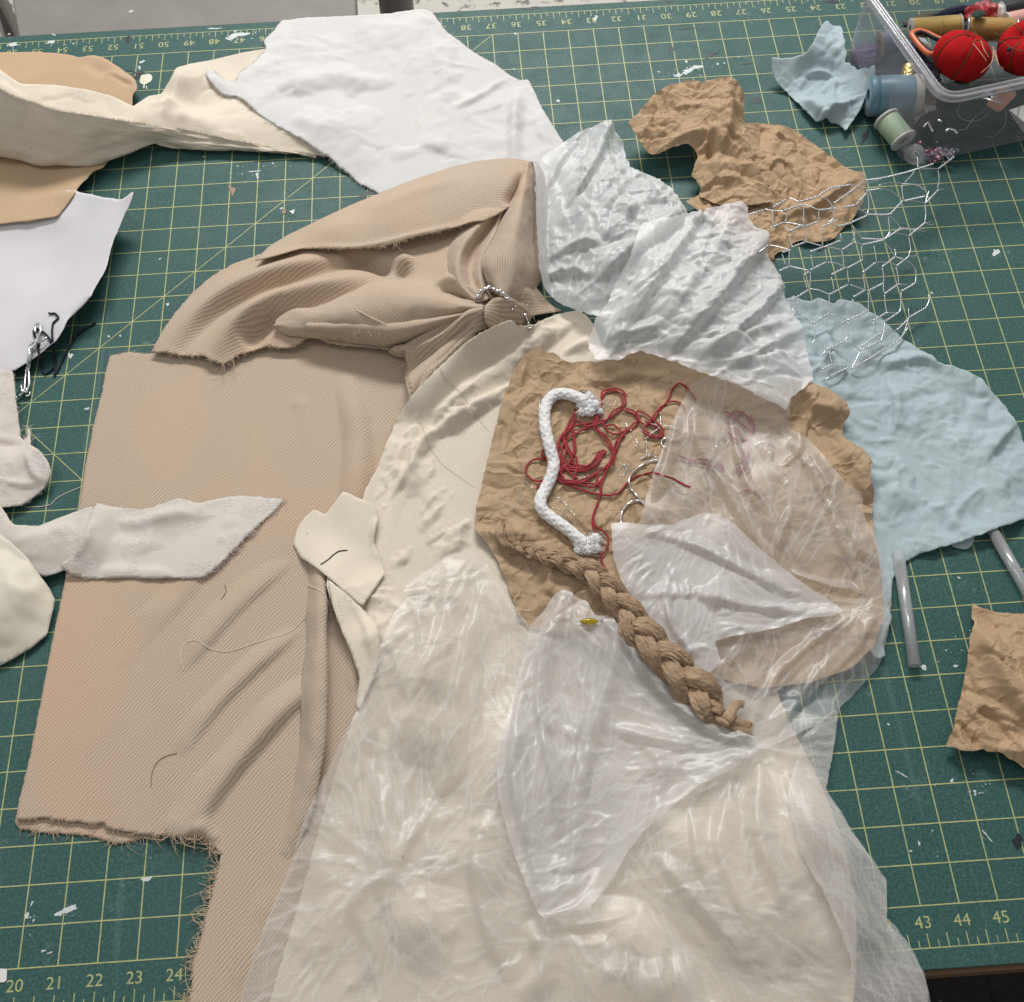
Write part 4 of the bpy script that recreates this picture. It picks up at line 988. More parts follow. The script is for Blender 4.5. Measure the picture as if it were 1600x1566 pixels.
# ================================================================== cream muslin in the middle
def film_mat(name, alpha=0.4, tint=(0.86, 0.86, 0.87, 1), dots=0.0, rough=0.36, cw=0.34):
    """thin milky plastic film: partly see-through, whiter where it is creased or seen edge on, shiny"""
    m = Mat(name, tint, 0.6, spec=0.0)
    c = m.coords('UV')
    n1 = m.noise(c, 0.5, 4, 0.6, 0.4); n2 = m.noise(c, 7, 5, 0.7, 0.5)
    lw = m.n('LayerWeight'); lw.inputs[0].default_value = 0.35
    at = m.n('Attribute', attribute_name='crease')
    f = m.math('ADD', alpha, m.math('MULTIPLY', at.outputs['Fac'], cw))
    f = m.math('ADD', f, m.math('MULTIPLY', lw.outputs['Facing'], 0.3))
    f = m.math('ADD', f, m.math('MULTIPLY', m.math('SUBTRACT', n1, 0.5), 0.16))
    f = m.math('ADD', f, m.math('MULTIPLY', m.math('SUBTRACT', n2, 0.5), 0.10))
    h = m.math('MULTIPLY', n2, 0.6)
    if dots > 0:
        v = m.n('TexVoronoi'); v.inputs['Scale'].default_value = 8.5; v.inputs['Randomness'].default_value = 0.12; m.l(c, v.inputs['Vector'])
        d = m.ramp(v.outputs['Distance'], [(0.14, 1), (0.30, 0)])
        f = m.math('ADD', f, m.math('MULTIPLY', d, dots)); h = m.math('ADD', h, m.math('MULTIPLY', d, 0.35))
    f = m.math('MINIMUM', m.math('MAXIMUM', f, 0.03), 0.97)
    bm = m.n('Bump'); bm.inputs['Strength'].default_value = 0.22; bm.inputs['Distance'].default_value = 0.03*IN; m.l(h, bm.inputs['Height'])
    m.l(bm.outputs[0], m.b.inputs['Normal'])
    tl = m.n('BsdfTranslucent'); tl.inputs[0].default_value = (0.92, 0.92, 0.92, 1)
    mx = m.n('MixShader'); mx.inputs[0].default_value = 0.3
    m.l(m.b.outputs[0], mx.inputs[1]); m.l(tl.outputs[0], mx.inputs[2])
    tr = m.n('BsdfTransparent'); tr.inputs[0].default_value = (0.985, 0.985, 0.985, 1)
    m2 = m.n('MixShader'); m.l(f, m2.inputs[0]); m.l(tr.outputs[0], m2.inputs[1]); m.l(mx.outputs[0], m2.inputs[2])
    gs = m.n('BsdfGlossy'); gs.inputs['Roughness'].default_value = rough; m.l(bm.outputs[0], gs.inputs['Normal'])
    l2 = m.n('LayerWeight'); l2.inputs[0].default_value = 0.5; m.l(bm.outputs[0], l2.inputs['Normal'])
    fr = m.math('ADD', 0.045, m.math('MULTIPLY', m.math('POWER', l2.outputs['Facing'], 4.0), 0.7))
    m3 = m.n('MixShader'); m.l(fr, m3.inputs[0]); m.l(m2.outputs[0], m3.inputs[1]); m.l(gs.outputs[0], m3.inputs[2])
    m.l(m3.outputs[0], m.out.inputs[0])
    return m
MUW, _ = rand_creases([(900, 490), (700, 560), (570, 760), (560, 1100), (700, 1000), (830, 560)], 150, 5, [(930, 500), (560, 930)], L=(0.7, 3.5), w=(0.06, 0.2), h=(0.03, 0.12), jit=0.35)
MUF, _ = rand_creases([(900, 490), (700, 560), (440, 800), (560, 1100), (700, 1000), (830, 560)], 300, 6, [(930, 500), (560, 930)], L=(0.4, 1.8), w=(0.025, 0.08), h=(0.01, 0.04), jit=0.6)
FM = Facets([(440, 480), (1340, 480), (1340, 1640), (440, 1640)], [(2.0, .12), (.9, .07), (.4, .02)], 15, fold=True)
mu1 = patch([(790, 503), (800, 500), (812, 510), (835, 508), (848, 500), (868, 492), (890, 487), (905, 485), (918, 494), (928, 508), (940, 540), (1000, 580), (1100, 800), (1230, 1120), (1285, 1230), (1320, 1320), (1335, 1400), (1340, 1470), (1330, 1640), (400, 1640), (440, 1500), (470, 1400), (500, 1290), (530, 1190), (553, 1120), (562, 1090), (564, 1055), (550, 1020), (535, 985), (522, 950), (510, 915), (512, 895), (540, 860), (560, 800), (572, 762), (588, 735), (605, 690), (620, 655), (640, 622), (662, 598), (682, 578), (705, 556), (735, 530), (762, 515)],
            lift=0.05, smooth=0.7, mx=0.15, flat=0.12, step=0.055,
            strokes=[dict(p=[(905, 500), (860, 520), (800, 560), (730, 610), (670, 660)], h=0.35, w=0.4, w2=0.25, k='a', e=(.4, .2)), dict(p=[(915, 505), (880, 540), (850, 575)], h=-0.25, w=0.3), dict(p=[(930, 530), (890, 545), (870, 560)], h=0.25, w=0.2),
                     dict(p=[(800, 600), (750, 630), (690, 665), (650, 690)], h=0.32, w=0.3, w2=0.12, k='a', e=(.3, .2)), dict(p=[(690, 640), (660, 690), (635, 740), (600, 790)], h=0.28, w=0.25, w2=0.12, k='a', e=(.2, .3)), dict(p=[(680, 690), (640, 750), (600, 810)], h=-0.12, w=0.2),
                     dict(p=[(700, 780), (650, 840), (620, 900)], h=0.10, w=0.35, w2=0.2, k='a'), dict(p=[(640, 800), (650, 840), (640, 890), (600, 940)], h=-0.12, w=0.25), dict(p=[(740, 800), (680, 880), (640, 960), (600, 1020)], h=0.2, w=0.4),
                     dict(p=[(560, 1050), (600, 960), (600, 900)], h=0.2, w=0.3), dict(p=[(700, 900), (680, 1000), (660, 1120), (690, 1240)], h=0.35, w=0.7), dict(p=[(820, 1050), (780, 1180), (760, 1300), (800, 1420)], h=0.4, w=0.7), dict(p=[(1000, 1200), (1080, 1330), (1150, 1450), (1200, 1560)], h=0.5, w=0.9), dict(p=[(1200, 1180), (1240, 1300), (1270, 1420), (1260, 1560)], h=0.5, w=0.8),
                     dict(p=[(560, 1300), (640, 1400), (700, 1540)], h=0.4, w=0.9), dict(p=[(900, 1450), (1000, 1480), (1060, 1566)], h=0.4, w=0.7), dict(p=[(640, 640), (660, 620), (700, 580), (760, 525)], h=0.08, w=0.15)],
            edge=(0.025, 4, 5), noise=add(lambda x, y: 0.06*fbm(x*0.5, y*0.5, 51, 4)+0.0*x, FM, MUW, MUF), uv=0.5)
# the turned-over tab at its left edge
mu2 = patch([(458, 850), (463, 828), (476, 808), (490, 796), (500, 799), (507, 806), (516, 794), (536, 767), (560, 778), (586, 790), (592, 808), (584, 846), (592, 868), (602, 895), (584, 922), (566, 948), (545, 930), (520, 908), (500, 892), (488, 883), (470, 872)],
            lift=0.06, smooth=0.4, mx=0.2,
            strokes=[dict(p=[(500, 890), (545, 860), (580, 845)], h=0.14, w=0.2, w2=0.08, k='a'), dict(p=[(590, 795), (580, 840), (572, 870)], h=0.2, w=0.2, w2=0.1, k='a'), dict(p=[(590, 800), (586, 845), (602, 895)], h=0.12, w=0.2), dict(p=[(560, 870), (580, 900), (575, 930)], h=-0.1, w=0.15), dict(p=[(506, 806), (500, 825)], h=-0.1, w=0.06)],
            edge=(0.015, 5, 5), noise=add(lambda x, y: 0.03*fbm(x*0.6, y*0.6, 53, 3), FM, MUF), uv=0.9)
# hem strip hanging out under the tab
mu3 = patch([(512, 905), (530, 918), (560, 945), (590, 975), (595, 1005), (592, 1040), (575, 1080), (562, 1110), (556, 1105), (562, 1060), (548, 1018), (534, 985), (521, 950)],
            lift=0.05, smooth=0.3, mx=0.1, strokes=[dict(p=[(535, 925), (570, 980), (580, 1040), (565, 1095)], h=0.10, w=0.2, w2=0.08, k='a')], edge=(0.015, 5, 5), noise=add(lambda x, y: 0.02*fbm(x*0.6, y*0.6, 54, 3), FM, MUF), uv=0.9)
mus = sheet('muslin_cloth', [mu1, mu2, mu3], m_muslin, 0.018)
tag(mus, 'wrinkled cream muslin cloth in the middle, running down under the clear plastic', 'fabric')
R = rng(61); f = MB()
fray_between(f, mu1, (605, 690), (735, 530), R, 170, L=(0.03, 0.12), thick=0.006); fray_between(f, mu1, (735, 530), (905, 485), R, 90, L=(0.02, 0.1), thick=0.006); fray_between(f, mu1, (510, 915), (562, 1055), R, 60, L=(0.02, 0.08), thick=0.006)
f.obj('frayed_edge', m_muslin.m, mus)['kind'] = 'stuff'

# ================================================================== blue tissue and kraft paper
def crz(size, s, p=5.0, o=2):
    def f(x, y):
        r = 0
        for k in range(o):
            q = 1.8**k/size
            r = np.maximum(r, ridged(x*q+0.5*perlin(x*q*2, y*q*2, s+3), y*q+0.5*perlin(x*q*2+7, y*q*2, s+4), s+11*k, p)*(0.5+0.5*np.clip(perlin(x*q*0.5+4, y*q*0.5, s+8)+0.4, 0, 1)))
        return r
    return f
TW_, TC_ = rand_creases([(1240, 470), (1360, 490), (1480, 570), (1600, 700), (1600, 800), (1410, 870), (1390, 960), (1300, 700)], 260, 8, [], L=(0.3, 1.6), w=(0.04, 0.12), h=(0.015, 0.05))
FT = Facets([(1200, 460), (1640, 460), (1640, 1100), (1200, 1100)], [(1.4, .09), (.6, .05), (.28, .022)], 6, fold=True)
ti = patch([(1212, 472), (1240, 462), (1256, 470), (1268, 471), (1280, 464), (1292, 470), (1304, 476), (1310, 467), (1330, 470), (1345, 474), (1362, 490), (1375, 494), (1392, 512), (1412, 530), (1440, 548), (1458, 555), (1463, 565), (1482, 570), (1512, 580), (1535, 592), (1550, 612), (1572, 636), (1590, 662), (1600, 690), (1640, 770), (1640, 800), (1600, 811), (1560, 825), (1505, 845), (1470, 856), (1440, 864), (1415, 879), (1404, 883), (1396, 880), (1401, 895), (1396, 905), (1393, 930), (1388, 945), (1394, 965), (1386, 985), (1380, 1008), (1384, 1025), (1372, 1030), (1350, 1010), (1300, 980), (1240, 900), (1180, 800), (1200, 560)],
           smooth=0.5, flat=0.06, lift=0.03, step=0.055, rise=0.12,
           strokes=[dict(p=[(1390, 600), (1400, 640), (1396, 680)], h=0.2, w=0.25, w2=.1, k='a'), dict(p=[(1380, 575), (1440, 565), (1480, 590)], h=0.18, w=0.25, w2=.1, k='a'), dict(p=[(1530, 730), (1570, 680), (1600, 650)], h=0.2, w=0.3, w2=.12, k='a'), dict(p=[(1540, 760), (1500, 790), (1480, 830)], h=0.15, w=0.2, w2=0.1, k='a'), dict(p=[(1480, 840), (1500, 870)], h=0.05, w=0.2), dict(p=[(1640, 805), (1505, 845), (1415, 879)], h=0.10, w=0.5), dict(p=[(1345, 474), (1440, 548), (1550, 612), (1600, 690)], h=0.15, w=0.5), dict(p=[(1290, 500), (1300, 560), (1340, 600)], h=0.2, w=0.2)],
           edge=(0.035, 3, 5), noise=add(lambda x, y: 0.06*fbm(x*0.45, y*0.45, 63, 3)+0.0*x, FT, TW_), crease=TC_)
ti2 = patch([(1470, 835), (1490, 856), (1512, 859), (1519, 852), (1524, 838), (1500, 825)], lift=0.02, smooth=0.1, flat=0.05, update=False, clamp=False, pins=[(1470, 835, .06), (1512, 859, .05), (1524, 838, .08), (1490, 856, .05)], edge=(0.01, 4, 3), noise=lambda x, y: 0.01*fbm(x, y, 3, 2))
tis = sheet('tissue_sheet', [ti, ti2], m_tissue, 0.006)
tag(tis, 'large crinkled pale blue tissue paper spread under the wire netting at right', 'tissue paper')

KPOLY = [(832, 545), (1000, 545), (1240, 595), (1360, 740), (1370, 960), (1180, 1065), (826, 980), (745, 826), (780, 640)]
KW_, KC_ = rand_creases(KPOLY, 600, 12, [], L=(0.3, 1.5), w=(0.02, 0.08), h=(0.018, 0.06))
FK = Facets(KPOLY, [(1.4, .10), (.6, .06), (.28, .024)], 5, fold=True)
kr = patch([(832, 545), (840, 542), (852, 549), (868, 552), (880, 563), (892, 567), (912, 564), (935, 566), (958, 560), (972, 548), (988, 542), (1005, 542), (1022, 546), (1042, 547), (1062, 556), (1082, 560), (1100, 572), (1150, 590), (1200, 600), (1236, 594), (1262, 594), (1276, 602), (1296, 608), (1312, 620), (1326, 632), (1328, 646), (1318, 664), (1316, 682), (1332, 692), (1352, 704), (1364, 722), (1360, 745), (1366, 772), (1362, 806), (1374, 880), (1382, 960), (1366, 1010), (1330, 1045), (1260, 1068), (1190, 1075), (1120, 1060), (1040, 1050), (960, 1020), (900, 1000), (826, 981), (812, 965), (804, 945), (790, 905), (772, 865), (758, 845), (741, 826), (744, 795), (752, 760), (766, 700), (776, 660), (786, 622), (800, 588), (816, 558)],
           smooth=0.6, mx=0.2, lift=0.05, step=0.038, flat=0.2, rise=0.17,
           strokes=[dict(p=[(832, 548), (790, 640), (760, 740), (745, 820)], h=0.1, w=0.5), dict(p=[(1240, 600), (1310, 640), (1320, 665)], h=0.5, w=0.5), dict(p=[(1260, 640), (1310, 655)], h=0.25, w=0.2, w2=0.1, k='a'), dict(p=[(1290, 690), (1340, 720), (1362, 780)], h=0.5, w=0.5), dict(p=[(1250, 660), (1290, 700), (1330, 760), (1350, 800)], h=-0.2, w=0.3), dict(p=[(1240, 605), (1265, 640), (1250, 680)], h=0.2, w=0.2, w2=0.1, k='a'),
                    dict(p=[(830, 830), (860, 900), (830, 970)], h=0.15, w=0.25, w2=0.12, k='a'), dict(p=[(800, 700), (830, 760), (820, 820)], h=0.1, w=0.3, w2=.12, k='a'), dict(p=[(900, 570), (930, 600), (990, 590), (1050, 600)], h=0.12, w=0.25, w2=0.1, k='a'), dict(p=[(741, 826), (770, 838), (800, 835), (840, 850)], h=0.12, w=0.2)],
           edge=(0.025, 3, 5), noise=add(lambda x, y: 0.04*fbm(x*0.4, y*0.4, 71, 2)+0.0*x, FK, KW_), crease=KC_)
krs = sheet('kraft_sheet', [kr], m_kraft, 0.01, smooth=False)
tag(krs, 'crumpled brown kraft paper under the white rope and red string in the middle', 'brown paper')

# ------------------------------------------------------------------ loose brown paper at upper right
Z3 = (950, 0.0); s3 = 0.40625
def z3(*p): return [(950+x*s3, y*s3) for x, y in p]
def z3p(*p): return [(950+x*s3, y*s3, z) for x, y, z in p]
KPW1, KPC1 = rand_creases([(980, 190), (1150, 120), (1350, 280), (1200, 410)], 495, 171, [], L=(0.3, 1.6), w=(0.02, 0.07), h=(0.012, 0.045), z=0.7)
KPW2, KPC2 = rand_creases([(1520, 945), (1650, 960), (1650, 1220), (1480, 1165)], 180, 172, [], L=(0.3, 1.6), w=(0.02, 0.07), h=(0.012, 0.045), z=0.5)
KPW = lambda x, y: KPW1(x, y)+KPW2(x, y)
KPC = lambda x, y: np.maximum(KPC1(x, y), KPC2(x, y))
UR = [(970, 110), (1370, 110), (1370, 430), (970, 430)]; LY = [(1.3, .15), (.6, .09), (.28, .03)]
FP1 = Facets(UR, LY, 19, fold=True); FP2 = Facets(UR, LY, 29, fold=True); FP3 = Facets([(1470, 930), (1660, 930), (1660, 1250), (1470, 1250)], LY, 39, fold=True); FP4 = Facets([(1190, 20), (1380, 20), (1380, 220), (1190, 220)], [(.9, .06), (.4, .04), (.2, .012)], 49, fold=True)
ka = patch(z3((300, 775), (350, 750), (390, 700), (440, 600), (500, 500), (530, 472), (600, 475), (640, 480), (690, 486), (740, 515), (800, 560), (860, 602), (910, 640), (940, 658), (965, 658), (985, 664), (990, 700), (988, 740), (980, 780), (960, 810), (950, 832), (925, 860), (900, 882), (880, 905), (865, 922), (820, 932), (790, 930), (740, 925), (720, 932), (700, 945), (692, 962), (668, 966), (650, 972), (640, 985), (635, 1016), (612, 1005), (592, 1000), (500, 960), (400, 850)),
           pins=z3p((300, 775, .2), (350, 750, .3), (440, 600, .5), (530, 472, .6), (600, 475, .5), (690, 486, .4), (740, 515, .25), (860, 602, .25), (940, 658, .6), (985, 664, 1.0), (988, 740, .8), (950, 832, .3), (865, 922, .15), (740, 925, .15), (635, 1016, .2), (500, 960, .3), (620, 600, .5), (780, 700, .35), (560, 700, .6), (640, 780, .45), (860, 760, .35), (800, 840, .3), (450, 750, .4)),
           strokes=[dict(p=z3((520, 480), (545, 580), (590, 680), (650, 770)), h=0.12, w=0.35, w2=0.5, k='a'), dict(p=z3((660, 820), (780, 790), (900, 720), (975, 670)), h=0.25, w=0.25, w2=0.1, k='a'), dict(p=z3((640, 900), (760, 870), (880, 790), (980, 700)), h=-0.2, w=0.3), dict(p=z3((600, 660), (660, 610), (720, 640)), h=0.15, w=0.2, w2=0.08, k='a'), dict(p=z3((700, 620), (740, 700), (720, 760)), h=0.15, w=0.2, w2=0.08, k='a'), dict(p=z3((620, 500), (680, 530), (740, 530)), h=0.12, w=0.2, w2=.08, k='a'), dict(p=z3((790, 600), (800, 680), (860, 700)), h=0.12, w=0.2, w2=0.08, k='a')],
           edge=(0.02, 3, 4), noise=lambda x, y: FP1(x, y)+KPW(x, y), crease=KPC, step=0.038, lift=0.03)
kb = patch(z3((78, 470), (95, 452), (112, 440), (135, 410), (160, 385), (182, 352), (205, 348), (240, 322), (270, 322), (300, 308), (340, 310), (365, 318), (385, 308), (430, 300), (470, 294), (490, 305), (500, 318), (515, 342), (526, 365), (524, 420), (526, 470), (535, 520), (552, 585), (592, 680), (648, 772), (560, 788), (480, 796), (420, 786), (350, 756), (356, 722), (335, 690), (322, 676), (330, 640), (345, 605), (338, 580), (320, 558), (300, 554), (260, 562), (222, 575), (200, 592), (175, 596), (150, 586), (120, 540)),
           pins=z3p((78, 470, 1.1), (112, 440, 1.15), (182, 352, 1.3), (240, 322, 1.4), (300, 308, 1.5), (385, 308, 1.6), (470, 294, 1.8), (526, 365, 1.2), (526, 470, .9), (592, 680, 1.0), (648, 772, .8), (560, 788, .65), (480, 790, .6), (350, 752, .45), (322, 676, .5), (345, 605, .8), (300, 554, 1.0), (222, 575, .95), (175, 596, .8), (120, 540, .95), (300, 430, 1.35), (420, 400, 1.7), (470, 470, 1.5), (430, 560, 1.1), (500, 620, 1.1), (400, 660, .8), (540, 720, .85), (240, 480, 1.25)),
           strokes=[dict(p=z3((472, 296), (480, 370), (470, 460), (440, 540), (410, 640)), h=0.35, w=0.2, w2=0.35, k='a'), dict(p=z3((180, 570), (280, 520), (360, 500), (440, 490)), h=0.14, w=0.2, w2=0.1, k='a'), dict(p=z3((390, 510), (400, 560), (380, 640)), h=-0.3, w=0.15), dict(p=z3((340, 570), (380, 540), (400, 520)), h=0.2, w=0.12), dict(p=z3((250, 340), (260, 400), (330, 400), (400, 380)), h=0.12, w=0.2, w2=0.08, k='a')],
           edge=(0.025, 3, 4), noise=lambda x, y: FP2(x, y)+KPW(x, y), crease=KPC, step=0.038, lift=0.03)
tag(sheet('kraft_piece', [ka, kb], m_kraft2, 0.01, smooth=False), 'crumpled folded brown paper standing up beyond the plastic, beside the wire netting', 'brown paper')

# ================================================================== clear plastic film
m_film_low = film_mat('dotted_film', 0.24, dots=0.07, tint=(0.95, 0.925, 0.895, 1), rough=0.4)
m_film_up = film_mat('bunched_film', 0.58, tint=(0.94, 0.94, 0.95, 1), rough=0.4, cw=0.3)
def filmy(poly, n, seed, foci=(), amp=0.08, size=1.4, fold=False, jit2=0.2, **k):
    """crumpled film: broad flat facets plus many fine sharp pulled fold lines"""
    k.setdefault('L', (0.6, 3.8)); k.setdefault('w', (0.025, 0.09)); k.setdefault('h', (0.012, 0.05))
    W_, C_ = rand_creases(poly, int(n*1.1), seed, foci, **k)
    W2, C2 = rand_creases(poly, int(n*0.25), seed+1000, foci, L=(1.0, 4.0), w=(0.1, 0.22), h=(0.04, 0.11), jit=jit2)
    F_ = Facets(poly, [(size, amp), (size*.5, amp*.45), (size*.24, amp*.16)], seed, fold=fold)
    return dict(noise=add(F_, W_, W2), crease=lambda x, y: np.maximum(C_(x, y), 0.8*C2(x, y)), step=0.05)
def film(name, label, polys, mat, group=None):
    o = sheet(name, polys, mat)
    return tag(o, label, 'plastic film', group)

# upper bunched piece (back of the heap)
u1 = patch([(880, 223), (905, 206), (930, 196), (948, 188), (957, 187), (961, 203), (974, 224), (978, 245), (985, 262), (1000, 268), (1030, 280), (1048, 294), (1062, 310), (1072, 328), (1100, 380), (1060, 480), (960, 500), (905, 487), (870, 472), (850, 450), (842, 415), (838, 340), (836, 265), (850, 243)],
           pins=[(880, 223, .45), (957, 187, .9), (978, 245, .6), (1030, 280, .6), (1072, 328, .8), (1100, 380, .8), (960, 500, .9), (905, 487, .6), (850, 450, .2), (838, 340, .25), (836, 265, .35), (930, 260, 1.0), (900, 330, 1.1), (980, 350, 1.6), (920, 420, 1.1), (1000, 300, 1.2)],
           strokes=[dict(p=[(870, 320), (905, 290), (935, 240), (955, 190)], h=0.4, w=0.45, w2=.12, k='a', e=(0, .8)), dict(p=[(880, 350), (940, 300), (980, 255)], h=0.10, w=0.45, w2=.12, k='a', e=(0, .8)), dict(p=[(900, 400), (960, 350), (1010, 310), (1040, 290)], h=0.10, w=0.4, w2=.12, k='a', e=(0, .8)), dict(p=[(920, 440), (990, 390), (1065, 330)], h=0.4, w=0.4, w2=.12, k='a', e=(0, .8)), dict(p=[(850, 300), (870, 260), (900, 215)], h=0.3, w=0.3, w2=.1, k='a', e=(0, .6)), dict(p=[(855, 400), (900, 380), (950, 370)], h=0.3, w=0.3, w2=.12, k='a'), dict(p=[(845, 440), (880, 420), (930, 430)], h=0.25, w=0.25, w2=.1, k='a'), dict(p=[(850, 250), (880, 300), (900, 380)], h=-0.15, w=0.2)],
           edge=(0.05, 3, 3), lift=0.05, **filmy([(880, 223), (957, 190), (1072, 328), (1060, 480), (905, 487), (842, 415)], 180, 81, [(930, 520)], 0.09, 1.3, fold=True, jit2=.7, jit=.6, h=(0.02, 0.09), w=(0.03, 0.13)))
u2 = patch([(985, 400), (1000, 352), (1015, 345), (1050, 338), (1098, 328), (1130, 320), (1160, 314), (1168, 322), (1171, 344), (1182, 355), (1200, 361), (1204, 371), (1198, 398), (1216, 425), (1226, 442), (1225, 462), (1240, 490), (1254, 510), (1260, 545), (1272, 592), (1236, 622), (1228, 640), (1150, 600), (1090, 580), (1040, 560), (1000, 548), (965, 562), (930, 562), (918, 535), (928, 505), (950, 470)],
           pins=[(985, 400, 1.5), (1000, 352, 1.3), (1098, 328, 1.0), (1160, 314, .9), (1171, 344, .8), (1204, 371, .6), (1226, 442, .6), (1254, 510, .6), (1272, 592, .7), (1228, 640, .9), (1090, 580, 1.1), (1000, 548, 1.05), (930, 562, .8), (918, 535, .8), (950, 470, 1.2), (1080, 400, 1.4), (1150, 380, 1.1), (1100, 480, 1.5), (1180, 500, 1.2), (1030, 480, 1.5), (1180, 570, 1.15)],
           strokes=[dict(p=[(1000, 530), (1060, 470), (1120, 390), (1160, 318)], h=0.10, w=0.5, w2=.14, k='a', e=(0, .8)), dict(p=[(1040, 545), (1110, 480), (1160, 420), (1202, 370)], h=0.4, w=0.4, w2=.12, k='a', e=(0, .7)), dict(p=[(1100, 555), (1170, 500), (1222, 445)], h=0.35, w=0.35, w2=.12, k='a', e=(0, .7)), dict(p=[(960, 540), (1000, 470), (1050, 400), (1095, 332)], h=0.4, w=0.45, w2=.14, k='a', e=(0, .7)), dict(p=[(1140, 570), (1200, 540), (1255, 512)], h=0.25, w=0.3, w2=.1, k='a', e=(0, .7)), dict(p=[(1030, 350), (1000, 430), (960, 510)], h=0.25, w=0.3, w2=.12, k='a'), dict(p=[(1240, 490), (1170, 520), (1080, 550)], h=0.2, w=0.25, w2=.1, k='a'), dict(p=[(1255, 545), (1180, 560), (1100, 560)], h=0.15, w=0.2, w2=.1, k='a'), dict(p=[(940, 530), (990, 520), (1040, 500)], h=0.2, w=0.25, w2=.1, k='a')],
           edge=(0.05, 3, 4), lift=0.05, **filmy([(985, 400), (1160, 314), (1260, 545), (1230, 640), (930, 562)], 210, 83, [(920, 560)], 0.085, 1.5, fold=True, jit2=.7, jit=.6, h=(0.02, 0.08), w=(0.03, 0.13)))
film('plastic_bag', 'bunched white plastic film heaped between the white cotton and wire netting', [u1, u2], m_film_up)

# lower sheet over the muslin
lo1 = patch([(640, 905), (668, 890), (700, 868), (735, 860), (760, 880), (790, 925), (830, 985), (930, 960), (1060, 1010), (1180, 1100), (1290, 1120), (1311, 1105), (1306, 1150), (1297, 1200), (1290, 1232), (1308, 1262), (1322, 1285), (1345, 1320), (1366, 1345), (1386, 1376), (1385, 1410), (1386, 1440), (1396, 1442), (1416, 1470), (1432, 1496), (1444, 1520), (1452, 1550), (1460, 1640), (360, 1640), (384, 1530), (398, 1490), (420, 1430), (440, 1385), (456, 1345), (468, 1300), (480, 1270), (495, 1235), (512, 1205), (528, 1165), (545, 1135), (560, 1110), (566, 1080), (585, 1030), (610, 970)],
            lift=0.05, smooth=1.0, mx=0.3, flat=0.2, rise=0.08, 
            strokes=[dict(p=[(700, 870), (690, 980), (650, 1080), (600, 1180)], h=0.3, w=0.5, w2=.15, k='a'), dict(p=[(640, 930), (660, 1010), (610, 1100)], h=0.2, w=0.35, w2=.12, k='a'), dict(p=[(760, 900), (730, 1000), (710, 1100), (700, 1220)], h=0.3, w=0.4, w2=.12, k='a'),
                     dict(p=[(660, 1190), (680, 1250), (720, 1240), (770, 1200)], h=-0.25, w=0.25), dict(p=[(580, 1180), (600, 1300), (560, 1420), (600, 1500)], h=0.4, w=0.6, w2=.2, k='a'), dict(p=[(760, 1260), (740, 1350), (760, 1450), (800, 1540)], h=0.35, w=0.45, w2=.12, k='a'), dict(p=[(620, 1360), (560, 1400), (540, 1440)], h=0.2, w=0.2, w2=.1, k='a'), dict(p=[(620, 1360), (650, 1300), (660, 1270)], h=0.2, w=0.2, w2=.1, k='a'),
                     dict(p=[(820, 1440), (850, 1500), (810, 1560)], h=0.35, w=0.3, w2=.12, k='a'), dict(p=[(860, 1450), (940, 1440), (1020, 1420)], h=0.25, w=0.2, w2=.1, k='a'), dict(p=[(1190, 1180), (1180, 1300), (1230, 1420), (1230, 1540)], h=0.4, w=0.35, w2=.12, k='a'), dict(p=[(1150, 1220), (1120, 1320), (1170, 1440), (1200, 1520)], h=0.3, w=0.35, w2=.12, k='a'),
                     dict(p=[(1080, 1260), (1090, 1340), (1130, 1430)], h=0.25, w=0.3, w2=.1, k='a'), dict(p=[(1020, 1330), (1080, 1400), (1140, 1470), (1200, 1540)], h=0.35, w=0.35, w2=.12, k='a'), dict(p=[(1230, 1200), (1270, 1300), (1340, 1360)], h=0.4, w=0.4, w2=.15, k='a'), dict(p=[(1250, 1180), (1250, 1280), (1280, 1330)], h=-0.2, w=0.2), dict(p=[(1290, 1330), (1330, 1430), (1390, 1500)], h=0.3, w=0.35, w2=.12, k='a'), dict(p=[(1250, 1400), (1290, 1480), (1300, 1560)], h=0.35, w=0.4), dict(p=[(900, 1500), (1000, 1540), (1100, 1520)], h=0.4, w=0.5), dict(p=[(480, 1300), (520, 1400), (460, 1500)], h=0.3, w=0.5)],
            edge=(0.025, 2, 4), **filmy([(640, 905), (760, 880), (930, 960), (1300, 1110), (1290, 1232), (1386, 1376), (1450, 1566), (390, 1566), (470, 1300), (566, 1080)], 520, 91, [(1170, 1160), (620, 1370), (1000, 1400), (740, 880), (860, 1440)], 0.06, 1.7))
lo3 = patch([(1255, 1150), (1300, 1110), (1309, 1110), (1304, 1160), (1291, 1232), (1330, 1295), (1385, 1378), (1386, 1440), (1420, 1480), (1447, 1530), (1455, 1620), (1330, 1620), (1330, 1500), (1300, 1420), (1250, 1330), (1230, 1240)],
            lift=0.04, smooth=0.4, edge=(0.03, 2, 6), **filmy([(1255, 1150), (1309, 1110), (1291, 1232), (1385, 1378), (1455, 1566), (1330, 1566), (1250, 1330)], 90, 95, [(1170, 1160)], 0.09, 1.2))
film('plastic_bag', 'wide clear dotted plastic film draped over the cream muslin down to the bottom', [lo1, lo3], m_film_low)
